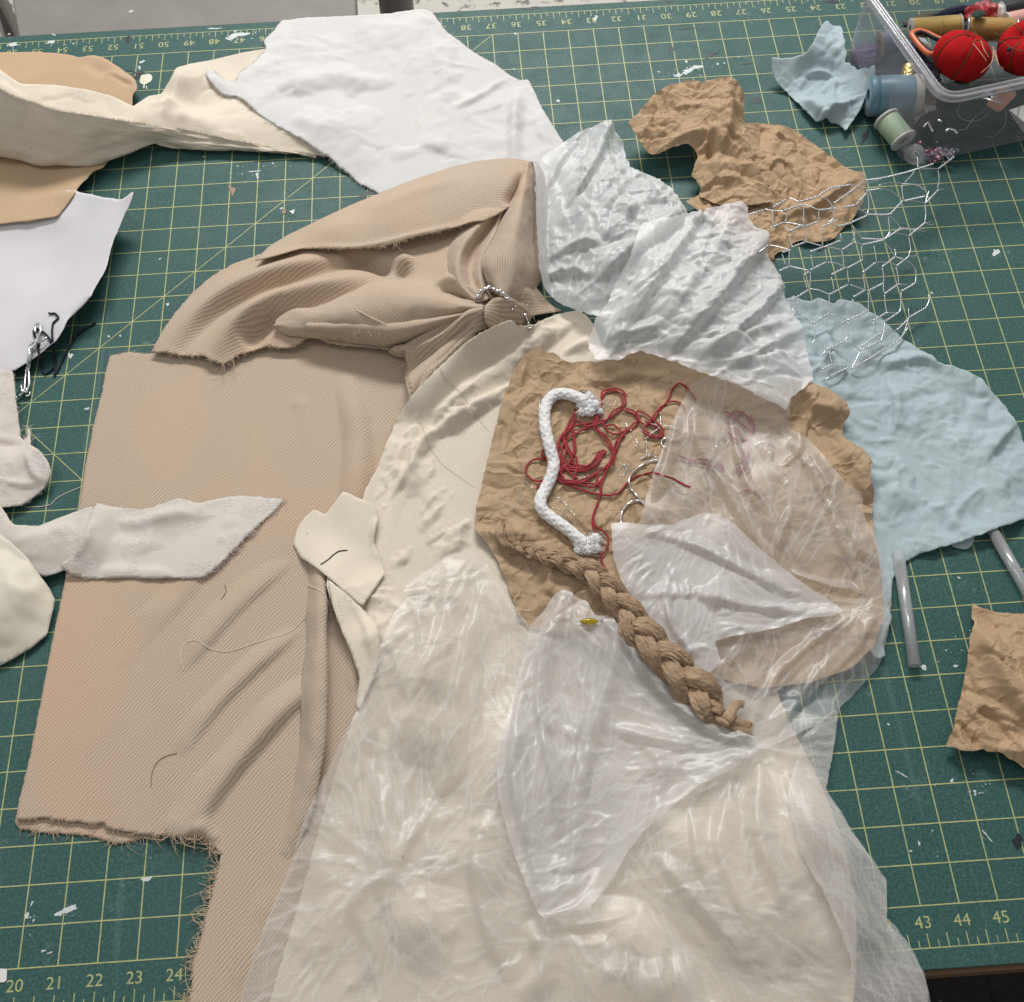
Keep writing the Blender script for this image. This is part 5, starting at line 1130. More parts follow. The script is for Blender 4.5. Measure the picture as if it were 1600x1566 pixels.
# ================================================================== small things lying on the kraft paper
def px_path(pts, zf=topz, lift=0.03, n=6, step=None, org=None, sc=1.0, smooth=True):
    """a line drawn through picture points, laid on the surface below"""
    P = np.array(pts, float)
    if org is not None: P = np.array(org)+P*sc
    if smooth: P = catmull(P, n)
    q = on(zf, P[:, 0], P[:, 1], lift)
    if step: q = resample(q, step)
    return q
K = dict(org=(700, 550), sc=0.3125)
m_red = Mat('red_cord', lin(150, 24, 38), 0.6)
c = m_red.coords(scale=I2); m_red.color(m_red.mix(m_red.noise(c, 25, 3), lin(128, 16, 30), lin(172, 34, 48)))
m_steel = Mat('bright_wire', (0.78, 0.78, 0.80, 1), 0.25, 1.0)
m_galv = Mat('galvanised_wire', (0.66, 0.67, 0.69, 1), 0.32, 0.9)
red = MB(); RR = rng(77)
def cord(mb, pts, r, lift, wob=0.0, n=7):
    q = px_path(pts, lift=lift, step=0.06, **K)
    if wob: q[:, 2] += wob*(0.5+0.5*perlin(np.arange(len(q))*0.05, np.zeros(len(q)), int(pts[0][0])))
    q[:, 2] = blurz(q[:, 2]); mb.tube(q, r, n)
def blurz(z):
    for _ in range(3): z = np.convolve(np.pad(z, 2, mode='edge'), np.ones(5)/5, 'valid')
    return z
red_pts = [
    [(770, 240), (780, 215), (815, 197), (855, 207), (873, 245), (860, 290), (820, 325), (770, 345), (700, 362), (640, 375), (600, 385), (575, 420)],
    [(640, 300), (610, 345), (590, 390), (560, 440), (545, 500), (550, 560), (575, 583), (640, 600), (700, 595), (745, 565), (770, 520), (765, 500), (750, 510), (720, 555), (680, 580), (620, 585), (570, 575)],
    [(590, 390), (560, 440), (548, 520), (543, 600), (548, 640), (600, 662), (670, 668), (720, 680), (760, 650), (790, 600), (820, 530), (850, 470), (868, 420), (890, 400)],
    [(730, 340), (745, 380), (770, 430), (800, 470), (825, 510), (810, 550), (770, 590), (720, 625), (660, 660), (600, 655), (545, 630)],
    [(500, 546), (450, 538), (407, 555), (388, 590), (400, 625), (440, 650), (480, 645)], [(470, 650), (452, 668), (447, 682)], [(495, 490), (472, 500), (472, 525), (492, 540)],
    [(770, 355), (800, 400), (830, 415), (880, 402), (930, 380), (948, 340), (925, 310), (870, 292)],
    [(945, 300), (985, 312), (1025, 345), (1060, 375), (1078, 405), (1060, 430), (1020, 430), (985, 410), (975, 385), (1000, 365), (1030, 340), (1060, 290), (1100, 240), (1120, 190), (1150, 162), (1185, 172), (1212, 207), (1240, 245)],
    [(1000, 365), (1015, 340), (1045, 300), (1085, 265), (1130, 250), (1170, 264), (1184, 288)], [(985, 350), (1020, 370), (1055, 395), (1065, 420), (1030, 425), (990, 400)], [(945, 300), (950, 340), (975, 365)],
    [(760, 590), (742, 640), (765, 690), (755, 740), (735, 790), (725, 830), (735, 870), (775, 900), (802, 940), (790, 990), (765, 1030), (782, 1080), (830, 1160), (900, 1220), (935, 1245), (972, 1302)],
    [(870, 420), (840, 500), (800, 580), (768, 660), (760, 720), (740, 780), (722, 840), (730, 890), (742, 912)],
    [(590, 440), (640, 410), (700, 382), (745, 350), (742, 310)], [(580, 450), (600, 500), (625, 550), (638, 610), (625, 645)], [(620, 390), (627, 450), (628, 500), (605, 560), (558, 612)],
    [(770, 240), (765, 290), (755, 330)], [(545, 480), (580, 470), (575, 440), (560, 430)], [(580, 430), (590, 500), (570, 560), (600, 600), (650, 640)],
    # under the film
    [(1376, 300), (1420, 320), (1470, 370), (1505, 400), (1500, 480), (1475, 560), (1420, 600)], [(1150, 520), (1220, 550), (1290, 570), (1370, 590), (1360, 560)], [(1455, 715), (1490, 695), (1530, 700), (1560, 730)], [(1700, 960), (1730, 945)], [(1510, 320), (1530, 380), (1500, 440)], [(1380, 340), (1430, 330), (1480, 300)],
]
red_under = MB()
red_pts += [[(1395, 330), (1440, 300), (1500, 330), (1520, 400), (1480, 450), (1420, 430), (1395, 380), (1430, 340)], [(1200, 560), (1260, 540), (1330, 560), (1370, 600), (1340, 560), (1290, 540)], [(1450, 620), (1480, 580), (1500, 520), (1515, 440), (1490, 400)], [(1440, 600), (1500, 590), (1520, 540), (1470, 560)], [(1400, 360), (1450, 400), (1480, 460), (1470, 540)]]
RJ = rng(123)
for k_ in (1, 2, 3, 0, 7, 14, 15, 16):
    red_pts.insert(18, [(a_+RJ.normal()*13+6, b_+RJ.normal()*13-8) for a_, b_ in red_pts[k_]])
for k, s in enumerate(red_pts): cord(red if k < 26 else red_under, s, 0.03, 0.035, 0.09)
tag(red_under.obj('red_string', m_red), 'red string loops seen pink through the plastic veil', 'string')
# white braided rope with fluffy cut ends
m_rope = Mat('white_rope', lin(226, 226, 226), 0.8)
rp = px_path([(690, 250), (655, 232), (600, 212), (545, 212), (505, 240), (484, 295), (485, 370), (500, 440), (518, 510), (529, 560), (515, 625), (487, 685), (462, 740), (472, 790), (520, 832), (590, 882), (650, 932), (690, 960)], lift=0.2, step=0.022, **K)
rp[:, 2] = blurz(blurz(rp[:, 2]))
V = []; F = []; n = 40
T = np.gradient(rp, axis=0); T /= np.linalg.norm(T, axis=1)[:, None]
s = np.r_[0, np.cumsum(np.linalg.norm(np.diff(rp, axis=0), axis=1))]
for k in range(len(rp)):
    N = np.cross(T[k], (0, 0, 1)); N /= np.linalg.norm(N); B = np.cross(N, T[k])
    for j in range(n):
        a = 2*math.pi*j/n
        u1 = math.sin(5*a+s[k]*22); u2 = math.sin(5*a-s[k]*22)
        r = 0.185*(1+0.085*max(u1, u2)-0.05)
        V.append(rp[k]+r*(math.cos(a)*N+0.95*math.sin(a)*B))
for k in range(len(rp)-1):
    for j in range(n): F.append((k*n+j, k*n+(j+1) % n, (k+1)*n+(j+1) % n, (k+1)*n+j))
rope = thing('rope', (*rp[len(rp)//2][:2], rp[:, 2].min()-0.19), 'short bent white braided rope with fluffy frayed ends on the kraft paper', 'rope')
mesh_from('braided_core', np.array(V), F, m_rope, rope)
m_cot = Mat('cotton_fluff', lin(232, 232, 233), 0.95, spec=0.1); m_cot.set('Subsurface Weight', 0.5); m_cot.set('Subsurface Radius', (0.004, 0.004, 0.004))
def fluff(cx, cy, lobes, seed, hairs=260):
    mb = MB(); r_ = rng(seed)
    for (u, v, r) in lobes:
        p = px_path([(u, v), (u+1, v)], lift=r*0.75, smooth=False, **K)[0]
        nu, nv = 26, 18; VV = []; FF = []
        for i in range(nv+1):
            for j in range(nu):
                t = math.pi*i/nv; a = 2*math.pi*j/nu
                d = np.array([math.sin(t)*math.cos(a), math.sin(t)*math.sin(a), math.cos(t)])
                q = 1+0.30*float(perlin(d[0]*2+seed+u*.1, d[1]*2+d[2]*1.7, seed))+0.07*float(perlin(d[0]*5+u, d[1]*5+d[2]*4, seed+3))
                VV.append(p+d*np.array([1, 1, 0.8])*r*q)
        for i in range(nv):
            for j in range(nu): FF.append((i*nu+j, i*nu+(j+1) % nu, (i+1)*nu+(j+1) % nu, (i+1)*nu+j))
        mb.add(VV, FF)
        for k in range(hairs//len(lobes)):
            d = r_.normal(size=3); d[2] = abs(d[2]); d /= np.linalg.norm(d); e = r_.normal(size=3)*0.6
            b = p+d*r*0.9; mb.tube([b, b+d*r*0.2+e*r*0.15, b+d*r*0.35+e*r*0.5, b+d*r*0.3+e*r*0.8], 0.0045, 3, caps=False)
    return mb
fluff(0, 0, [(690, 260, .22), (705, 228, .17), (735, 265, .17), (675, 300, .15), (705, 295, .2), (758, 297, .11), (668, 262, .16)], 5, 320).obj('frayed_end', m_cot, rope)
fluff(0, 0, [(690, 962, .22), (735, 938, .18), (655, 992, .14), (655, 968, .14), (738, 985, .16), (700, 988, .18)], 6, 320).obj('frayed_end', m_cot, rope)

# bright wire scrolls, offcut of netting, clear glue
for lab, ps, r_w in (('small bright wire eye loop at the edge of the plastic veil', [[(1118, 442), (1110, 432), (1090, 430), (1072, 440), (1066, 455), (1075, 472), (1092, 480)]], 0.026),
                     ('upper bright silver wire curl beside the red string end', [[(1075, 542), (1045, 540), (1000, 550), (955, 575), (925, 600), (905, 640), (912, 680), (940, 715), (965, 740), (980, 755)]], 0.028),
                     ('lower bright silver wire curl reaching onto the white plastic piece', [[(982, 762), (960, 745), (925, 745), (895, 765), (873, 795), (864, 835), (872, 890), (895, 935), (925, 960), (956, 977)]], 0.028),
                     ('thin wire hook dimly seen through the middle of the veil', [[(1340, 480), (1345, 440), (1365, 425), (1400, 440), (1395, 460)]], 0.02),
                     ('thin wire arc dimly seen through the veil, right of the wire hook', [[(1530, 470), (1550, 455), (1580, 450), (1640, 470)]], 0.02),
                     ('short straight wire under the left part of the veil', [[(1280, 560), (1300, 640), (1330, 700)]], 0.02)):
    w = MB()
    for p_ in ps: w.tube(px_path(p_, lift=0.07, step=0.05, **K), r_w, 8)
    tag(w.obj('wire_curl', m_steel), lab, 'wire')
def twist(mb, P, r, pitch=0.16, off=None):
    P = resample(np.array(P), 0.025); off = off or r*1.02
    T = np.gradient(P, axis=0); T /= np.linalg.norm(T, axis=1)[:, None]+1e-9
    for ph in (0, math.pi):
        Q = []
        for k in range(len(P)):
            N = np.cross(T[k], (0, 0, 1)); N /= np.linalg.norm(N)+1e-9; B = np.cross(N, T[k]); a = 2*math.pi*k*0.025/pitch+ph
            Q.append(P[k]+off*(math.cos(a)*N+math.sin(a)*B))
        mb.tube(Q, r, 6)
w = MB()
for a in ([(890, 350), (895, 380)], [(1060, 300), (1065, 370)], [(990, 440), (995, 515)], [(1060, 375), (1100, 370), (1160, 385)], [(995, 515), (1048, 525)], [(985, 350), (1060, 372)], [(890, 385), (920, 395), (905, 380)]):
    w.tube(px_path(a, lift=0.07, step=0.05, **K), 0.014, 6)
for a in ([(1060, 375), (985, 435)], [(995, 515), (960, 537)]):
    twist(w, px_path(a, lift=0.07, step=0.05, **K), 0.013)
tag(w.obj('wire_netting', m_galv), 'small offcut of thin wire netting tangled with the red string', 'wire')
m_glue = Mat('clear_glue', (0.9, 0.88, 0.84, 1), 0.5)
tr = m_glue.n('BsdfTransparent'); gs = m_glue.n('BsdfGlossy'); gs.inputs['Roughness'].default_value = 0.08; lw = m_glue.n('LayerWeight'); lw.inputs[0].default_value = 0.5
mx = m_glue.n('MixShader'); mx.inputs[0].default_value = 0.10; m_glue.l(tr.outputs[0], mx.inputs[1]); m_glue.l(m_glue.b.outputs[0], mx.inputs[2])
m2 = m_glue.n('MixShader'); m_glue.l(m_glue.math('ADD', 0.07, m_glue.math('MULTIPLY', m_glue.math('POWER', lw.outputs['Facing'], 3.0), 0.6)), m2.inputs[0]); m_glue.l(mx.outputs[0], m2.inputs[1]); m_glue.l(gs.outputs[0], m2.inputs[2]); m_glue.l(m2.outputs[0], m_glue.out.inputs[0])
gl = [('long loop of clear dried glue right beside the lower bend of the rope', [[(500, 745), (545, 727), (578, 748), (606, 790), (642, 828), (640, 862), (604, 832), (562, 792), (520, 782), (500, 750)], [(560, 740), (600, 770), (620, 810)]]),
      ('thin clear glue strand to the left of the white rope', [[(395, 600), (385, 660), (360, 720), (345, 800)], [(385, 640), (430, 690)]]),
      ('clear glue drips between the red loops and the paper', [[(655, 600), (690, 640), (715, 690), (738, 735)], [(640, 560), (660, 620), (690, 690)], [(720, 560), (690, 620)]]),
      ('clear glue squiggle between the red string and silver wire', [[(870, 560), (850, 600), (868, 620), (892, 590), (878, 565), (850, 600)], [(905, 560), (880, 620), (850, 650)]]),
      ('clear glue dabs above the silver wire near the netting offcut', [[(925, 415), (950, 460), (985, 500)], [(940, 470), (975, 500)], [(900, 420), (930, 430)]]),
      ('clear glue strand along the upper part of the white rope', [[(455, 225), (458, 330), (448, 430)], [(460, 230), (452, 300)]]),
      ('clear glue ring under the small red loop beside the rope end', [[(800, 235), (835, 245), (835, 265), (800, 268), (775, 250), (800, 235)], [(780, 330), (800, 350), (790, 370)]])]
for lab, ps in gl:
    mb = MB()
    for s_ in ps:
        q = px_path(s_, lift=0.012, step=0.05, **K)
        mb.tube(q, 0.035*(1+0.5*perlin(np.arange(len(q))*0.13, np.zeros(len(q)), len(lab))), 8, flat=0.55)
    tag(mb.obj('glue_squiggle', m_glue), lab, 'glue', 'clear glue squiggles on the kraft paper')
# film over the kraft paper, right of the string
ve1 = patch([(1080, 600), (1110, 585), (1150, 590), (1200, 604), (1236, 622), (1232, 668), (1262, 684), (1282, 706), (1303, 732), (1325, 758), (1346, 768), (1348, 790), (1352, 812), (1368, 838), (1380, 872), (1390, 905), (1393, 940), (1388, 990), (1374, 1040), (1330, 1090), (1285, 1128), (1240, 1150), (1192, 1172), (1150, 1150), (1110, 1110), (1080, 1050), (1040, 1000), (1000, 950), (975, 900), (962, 850), (985, 826), (1000, 815), (1010, 775), (1022, 735), (1036, 700), (1050, 660)],
            lift=0.1, smooth=0.6, mx=0.2, rise=0.06,
            strokes=[dict(p=[(1060, 640), (1040, 720), (1015, 800)], h=0.3, w=0.25, w2=.1, k='a'), dict(p=[(1090, 610), (1085, 680), (1130, 760), (1170, 830), (1215, 880)], h=0.35, w=0.25, w2=.1, k='a'), dict(p=[(1140, 650), (1160, 740), (1200, 820)], h=0.25, w=0.25, w2=.1, k='a'), dict(p=[(1230, 680), (1280, 760), (1320, 860), (1360, 940)], h=0.3, w=0.3, w2=.1, k='a'), dict(p=[(1260, 700), (1310, 800), (1365, 900)], h=0.25, w=0.2, w2=.08, k='a'), dict(p=[(1210, 740), (1250, 700), (1240, 640)], h=0.2, w=0.2, w2=.1, k='a'), dict(p=[(1240, 780), (1215, 850), (1220, 890)], h=0.3, w=0.2, w2=.08, k='a'), dict(p=[(1220, 880), (1270, 910), (1360, 930)], h=0.25, w=0.2, w2=.08, k='a'), dict(p=[(1190, 1160), (1260, 1090), (1340, 1010), (1380, 930)], h=0.3, w=0.35, w2=.12, k='a'), dict(p=[(1170, 1150), (1220, 1050), (1330, 960)], h=0.2, w=0.25, w2=.1, k='a'), dict(p=[(1340, 1000), (1290, 1060), (1240, 1100)], h=-0.15, w=0.2)],
            edge=(0.02, 3, 4), **filmy([(1080, 600), (1236, 622), (1390, 905), (1374, 1040), (1190, 1170), (980, 880), (1040, 690)], 230, 101, [(1120, 580), (1330, 960), (1215, 890)], 0.06, 1.4))
m_film_veil = film_mat('thin_film', 0.2, tint=(0.88, 0.865, 0.86, 1))
m_film_fold = film_mat('folded_film', 0.45, tint=(0.9, 0.895, 0.9, 1))
veil = film('plastic_sheet', 'thin see-through plastic veil over the right half of the brown kraft paper', [ve1], m_film_veil)
ve2 = patch([(955, 818), (975, 816), (1010, 820), (1050, 820), (1100, 800), (1140, 812), (1180, 850), (1220, 885), (1260, 915), (1300, 940), (1318, 955), (1300, 962), (1260, 966), (1220, 980), (1180, 988), (1145, 994), (1116, 1002), (1122, 1018), (1126, 1035), (1104, 1056), (1060, 1040), (1030, 1010), (1000, 962), (985, 935), (970, 905), (958, 870)],
            lift=0.06, smooth=0.4, mx=0.1, rise=0.06,
            strokes=[dict(p=[(1000, 830), (1080, 850), (1180, 900), (1270, 940)], h=0.25, w=0.3, w2=.12, k='a'), dict(p=[(990, 930), (1080, 930), (1180, 950), (1280, 958)], h=0.2, w=0.3, w2=.12, k='a'), dict(p=[(1040, 930), (1050, 980), (1090, 1030)], h=0.25, w=0.2, w2=.08, k='a'), dict(p=[(1080, 930), (1100, 970), (1120, 950)], h=-0.2, w=0.2), dict(p=[(1120, 1000), (1200, 984), (1318, 955)], h=0.15, w=0.2)],
            edge=(0.02, 3, 4), **filmy([(955, 818), (1100, 800), (1318, 955), (1100, 1050), (985, 935)], 130, 103, [(1330, 955), (1120, 780)], 0.07, 1.2))
film('plastic_piece', 'folded whiter plastic piece lying across the veil right of the paper braid', [ve2], m_film_fold)
# front flap below the braid
fl1 = patch([(828, 978), (850, 955), (866, 928), (878, 922), (892, 924), (905, 936), (918, 940), (930, 962), (955, 962), (985, 1000), (1030, 1060), (1080, 1105), (1120, 1128), (1180, 1152), (1196, 1162), (1180, 1180), (1140, 1204), (1098, 1224), (1060, 1252), (1005, 1300), (978, 1335), (960, 1370), (940, 1398), (918, 1420), (896, 1424), (872, 1432), (850, 1436), (840, 1426), (826, 1392), (805, 1340), (790, 1290), (778, 1240), (775, 1185), (782, 1150), (800, 1095), (812, 1050)],
            lift=0.08, smooth=0.8, mx=0.3, rise=0.06,
            strokes=[dict(p=[(880, 925), (850, 1000), (840, 1100), (860, 1200), (880, 1330)], h=0.4, w=0.3, w2=.1, k='a'), dict(p=[(910, 940), (960, 1000), (930, 1120), (900, 1240), (895, 1400)], h=0.35, w=0.3, w2=.1, k='a'), dict(p=[(840, 1000), (810, 1100), (800, 1200), (820, 1300), (850, 1420)], h=0.3, w=0.25, w2=.1, k='a'), dict(p=[(960, 980), (1040, 1090), (1130, 1150), (1190, 1160)], h=0.25, w=0.3, w2=.1, k='a'), dict(p=[(950, 1140), (1040, 1160), (1120, 1170)], h=0.25, w=0.25, w2=.1, k='a'), dict(p=[(990, 1150), (1030, 1200), (1010, 1290)], h=0.2, w=0.25, w2=.1, k='a'), dict(p=[(830, 1130), (870, 1160), (920, 1170)], h=-0.2, w=0.2), dict(p=[(1196, 1162), (1098, 1224), (1005, 1300), (918, 1420), (850, 1436)], h=0.15, w=0.25)],
            edge=(0.015, 3, 4), **filmy([(830, 978), (890, 925), (1030, 1060), (1190, 1160), (1005, 1300), (850, 1436), (776, 1200)], 200, 105, [(895, 930), (1200, 1165)], 0.06, 1.4))
m_film_flap = film_mat('flap_film', 0.33, tint=(0.92, 0.915, 0.91, 1))
film('plastic_piece', 'pointed translucent plastic flap hanging below the brown paper braid', [fl1], m_film_flap)
cord(red, [(870, 690), (910, 642), (970, 613), (1030, 606), (1090, 620), (1150, 648), (1185, 666), (1212, 676)], 0.03, 0.03)
cord(red, [(560, 650), (620, 672), (690, 697), (760, 713), (820, 716), (850, 706), (872, 688)], 0.03, 0.06)
tag(red.obj('red_string', m_red), 'tangled dark red waxed string looping across the kraft paper', 'string')

# ------------------------------------------------------------------ paper braid
m_braid = Mat('twisted_kraft', lin(168, 138, 108), 0.75, spec=0.2)
c = m_braid.coords(scale=I2)
m_braid.bump(m_braid.noise(c, 9, 5, 0.7), 0.35, 0.03)
m_braid.color(m_braid.mix(m_braid.ramp(m_braid.noise(c, 3, 4), [(0.35, 0), (0.65, 1)]), lin(150, 126, 102), lin(178, 153, 126)))
bp = [(792, 850, 7), (812, 856, 8), (832, 862, 10), (850, 868, 11), (870, 875, 13), (895, 884, 16), (920, 895, 18), (945, 917, 20), (968, 945, 22), (990, 978, 24), (1012, 1005, 25), (1038, 1030, 25), (1062, 1055, 27), (1085, 1080, 28), (1104, 1104, 24), (1118, 1118, 15), (1134, 1128, 9)]
bp = np.array(bp, float); C_ = catmull(bp, 10)
q = on(topz, C_[:, 0], C_[:, 1], 0.2); W_ = C_[:, 2]/52.0
full = np.c_[q, W_]; full = resample(full, 0.03); P = full[:, :3].copy(); W_ = full[:, 3]
for _ in range(12): P[:, 2] = blurz(P[:, 2])
s = np.r_[0, np.cumsum(np.linalg.norm(np.diff(P, axis=0), axis=1))]
T = np.gradient(P, axis=0); T /= np.linalg.norm(T, axis=1)[:, None]
ph = np.r_[0, np.cumsum(np.diff(s)/(W_[:-1]*6.2))]*2*math.pi
braid = thing('paper_braid', (*P[len(P)//2][:2], P[:, 2].min()-0.2), 'thick plait of twisted brown paper lying diagonally over the plastic', 'braid')
def pleat_tube(path, rad, seed, n=72, flat=0.7, amp=0.36):
    T = np.gradient(path, axis=0); T /= np.linalg.norm(T, axis=1)[:, None]+1e-9
    ss = np.r_[0, np.cumsum(np.linalg.norm(np.diff(path, axis=0), axis=1))]
    A = np.arange(n)*2*math.pi/n; V = []
    for k in range(len(path)):
        N = np.cross(T[k], (0, 0, 1)); N /= np.linalg.norm(N)+1e-9; B = np.cross(N, T[k])
        tw_ = A+0.5*ss[k]
        r = rad[k]*(1+amp*(0.5-1.25*np.abs(perlin(np.cos(tw_)*1.9+seed, np.sin(tw_)*1.9+ss[k]*0.35, seed+5))-0.5*np.abs(perlin(np.cos(tw_)*4.5+seed, np.sin(tw_)*4.5+ss[k]*0.5, seed+8))+0.55*facet(np.cos(A)*1.1+ss[k]*0.9, np.sin(A)*1.1+seed+ss[k]*1.3, seed+2)))
        V.append(path[k]+np.outer(r*np.cos(A), N)+np.outer(r*flat*np.sin(A), B))
    F = [(k*n+j, k*n+(j+1) % n, (k+1)*n+(j+1) % n, (k+1)*n+j) for k in range(len(path)-1) for j in range(n)]
    F.append(tuple(range(n-1, -1, -1))); F.append(tuple((len(path)-1)*n+j for j in range(n)))
    return np.concatenate(V), F
for k in range(3):
    a = ph/1.0+k*2*math.pi/3
    N = np.cross(T, (0, 0, 1)); N /= np.linalg.norm(N, axis=1)[:, None]
    path = P+N*(W_*0.58*np.sin(a))[:, None]+np.array([0, 0, 1.0])*(W_*0.42*np.sin(2*a)+W_*0.32)[:, None]
    pr = resample(np.c_[path, W_], 0.085)
    V, F = pleat_tube(pr[:, :3], pr[:, 3]*0.52, 40+k, n=26, flat=0.62, amp=0.32)
    V = V+rng(70+k).normal(size=V.shape)*0.008
    mesh_from('paper_strand', V, F, m_braid, braid, smooth=False)
def ribbon_end(pts, w, seed, name='loose_end', lift=0.12):
    p = px_path(pts, lift=lift, step=0.07); t = np.linspace(0, 1, len(p))
    p[:, 2] += 0.06*np.sin(t*5)
    V, F = pleat_tube(p, np.interp(t, np.linspace(0, 1, len(w)), w), seed, 16, 0.45, 0.4); mesh_from(name, V, F, m_braid, braid, smooth=False)
ribbon_end([(1120, 1118), (1136, 1128), (1152, 1136), (1170, 1138), (1176, 1140)], [.16, .17, .18, .22, .2], 51)
ribbon_end([(1118, 1112), (1136, 1120), (1155, 1128), (1168, 1130), (1174, 1132)], [.12, .12, .14, .13, .1], 52, lift=0.2)
ribbon_end([(1130, 1130), (1140, 1118), (1146, 1105), (1156, 1098), (1164, 1100)], [.12, .14, .13, .12, .1], 53, lift=0.3)
ribbon_end([(800, 856), (788, 848), (781, 836), (780, 822), (785, 814)], [.15, .14, .12, .12, .1], 54)
ribbon_end([(796, 854), (800, 846), (797, 830), (792, 818)], [.1, .12, .12, .07], 55)
ribbon_end([(812, 858), (802, 860), (795, 858), (790, 850)], [.12, .12, .1, .06], 56)

# yellow glass bead
b = on(topz, np.array([906., 934.]), np.array([971., 971.]), 0.09); d = b[1]-b[0]; L = np.linalg.norm(d); M = frame(b[0], d)
prof = [(0, 0), (.03, .02*L), (.05, .1*L), (.085, .3*L), (.1, .5*L), (.085, .75*L), (.05, .92*L), (.03, L), (0, L)]
m_yel = Mat('yellow_glass', lin(214, 186, 40), 0.08); m_yel.set('Transmission Weight', 0.55)
bead = thing('bead', b[0], 'tiny yellow glass drop bead left of the paper braid', 'bead')
mesh_from('glass', *lathe_data(prof, 20, M), m_yel, bead)
mb = MB(); e = b[1]
mb.tube([e, e+d/L*0.05+np.array([0.02, 0.03, 0.04]), e+d/L*0.12+np.array([0, .05, .02]), e+d/L*0.14, e+d/L*0.06], 0.012, 6); mb.tube([b[0], b[0]-d/L*0.12], 0.012, 6)
mb.obj('wire_loop', m_galv, bead)

# ------------------------------------------------------------------ wire tying the gather
w = MB()
tie = px_path([(744, 466), (752, 456), (762, 450), (775, 456), (785, 456), (793, 467), (803, 472), (812, 480), (818, 492)], lift=0.10, step=0.03)
tie[:, 2] = blurz(blurz(tie[:, 2]))+0.03
twist(w, tie, 0.034, 0.42, 0.04)
for dv, du in ((0, 0), (6, -5)):
    w.tube(px_path([(812, 480), (820, 492), (825, 506), (828, 519-dv)], lift=0.14+0.02*dv/6, step=0.04)+np.array([0.03*dv/6, 0, 0]), 0.032, 8)
w.tube(px_path([(800, 468), (806, 478), (800, 484), (808, 474)], lift=0.16, step=0.04), 0.03, 8)
tag(w.obj('wire_tie', m_steel), 'shiny twisted silver wire cinching the gathered tan twill', 'wire')

# twisted wire hook with navy thread, at left
J = dict(org=(0, 480), sc=0.15625)
w = MB()
def zmin(q, z0): q = q.copy(); q[:, 2] = blurz(q[:, 2]); return q
w.tube(zmin(px_path([(352, 250), (352, 205), (365, 172), (382, 165), (400, 185), (404, 240), (382, 310), (348, 375), (312, 425), (292, 490), (276, 560), (262, 640), (252, 720), (246, 790), (240, 850)], lift=0.12, step=0.04, **J), 0), 0.042, 10)
w.tube(zmin(px_path([(470, 300), (430, 335), (390, 350), (345, 355), (308, 370), (290, 420), (300, 490), (300, 560), (288, 620), (290, 700), (292, 770), (272, 830), (262, 860)], lift=0.17, step=0.04, **J), 0), 0.042, 10)
w.tube(zmin(px_path([(300, 420), (330, 400), (350, 370), (368, 330)], lift=0.2, step=0.04, **J), 0), 0.034, 8)
w.tube(px_path([(262, 845), (240, 850), (212, 870), (180, 895), (160, 905)], lift=0.12, step=0.04, **J), 0.034, 8); w.tube(px_path([(222, 850), (214, 810), (212, 775)], lift=0.2, step=0.04, **J), 0.02, 6)
w.tube(px_path([(240, 820), (258, 815), (268, 835), (255, 850), (236, 842), (240, 822)], lift=0.2, step=0.03, **J), 0.03, 8); w.tube(px_path([(255, 886), (275, 888), (295, 878), (298, 850)], lift=0.1, step=0.03, **J), 0.034, 8)
tag(w.obj('wire_hook', m_steel), 'twisted silver wire hook lying over the lower edge of the white paper', 'wire')
m_navy = Mat('navy_thread', lin(22, 24, 44), 0.8)
w = MB()
for s_ in ([(488, 60), (515, 66), (545, 62), (575, 90), (582, 112), (545, 145), (528, 170), (520, 240), (524, 320), (534, 400), (545, 520), (550, 620), (545, 690)], [(350, 222), (380, 226), (440, 256), (490, 312), (508, 350), (516, 380)], [(380, 370), (385, 440), (400, 530), (420, 620), (448, 668), (500, 640), (540, 590), (556, 530)],
           [(958, 150), (935, 170), (880, 200), (790, 262), (740, 310), (705, 385), (660, 460), (612, 560), (572, 640), (542, 680)], [(372, 218), (345, 222), (335, 255), (352, 300)], [(395, 360), (384, 400)]):
    w.tube(px_path(s_, lift=0.05, step=0.05, **J), 0.036, 6)
tag(w.obj('thread', m_navy), 'loose navy blue thread tangled round the wire hook', 'thread')

# ------------------------------------------------------------------ clear tubes
m_tube = Mat('clear_tube', (0.9, 0.91, 0.93, 1), 0.5)
def clearish(m, alpha, edge, tint=(0.95, 0.96, 0.97, 1), rough=0.1, base=0.06):
    tr = m.n('BsdfTransparent'); tr.inputs[0].default_value = tint; gs = m.n('BsdfGlossy'); gs.inputs['Roughness'].default_value = rough
    lw = m.n('LayerWeight'); lw.inputs[0].default_value = 0.5
    m1 = m.n('MixShader'); m.l(m.math('ADD', alpha, m.math('MULTIPLY', m.math('POWER', lw.outputs['Facing'], 2.0), edge)), m1.inputs[0]); m.l(tr.outputs[0], m1.inputs[1]); m.l(m.b.outputs[0], m1.inputs[2])
    m2 = m.n('MixShader'); m.l(m.math('ADD', base, m.math('MULTIPLY', m.math('POWER', lw.outputs['Facing'], 4.0), 0.5)), m2.inputs[0]); m.l(m1.outputs[0], m2.inputs[1]); m.l(gs.outputs[0], m2.inputs[2]); m.l(m2.outputs[0], m.out.inputs[0])
clearish(m_tube, 0.17, 0.35, rough=0.2, base=0.09)
def tube_thing(a, b, r, label):
    A = np.array([*unproj(*a, r), r+0.01]); B = np.array([*unproj(*b, r), r+0.01]); L = np.linalg.norm(B-A)
    V, F = lathe_data([(r, 0), (r, L), (r*0.8, L), (r*0.8, 0)], 28, frame(A, B-A), closed=True)
    o = mesh_from('clear_tube', V, F, m_tube); tag(o, label, 'plastic tube', 'clear plastic tubes'); return o
tube_thing((1403, 862), (1429, 1041), 0.175, 'short clear plastic tube coming out below the blue tissue, next to the film')
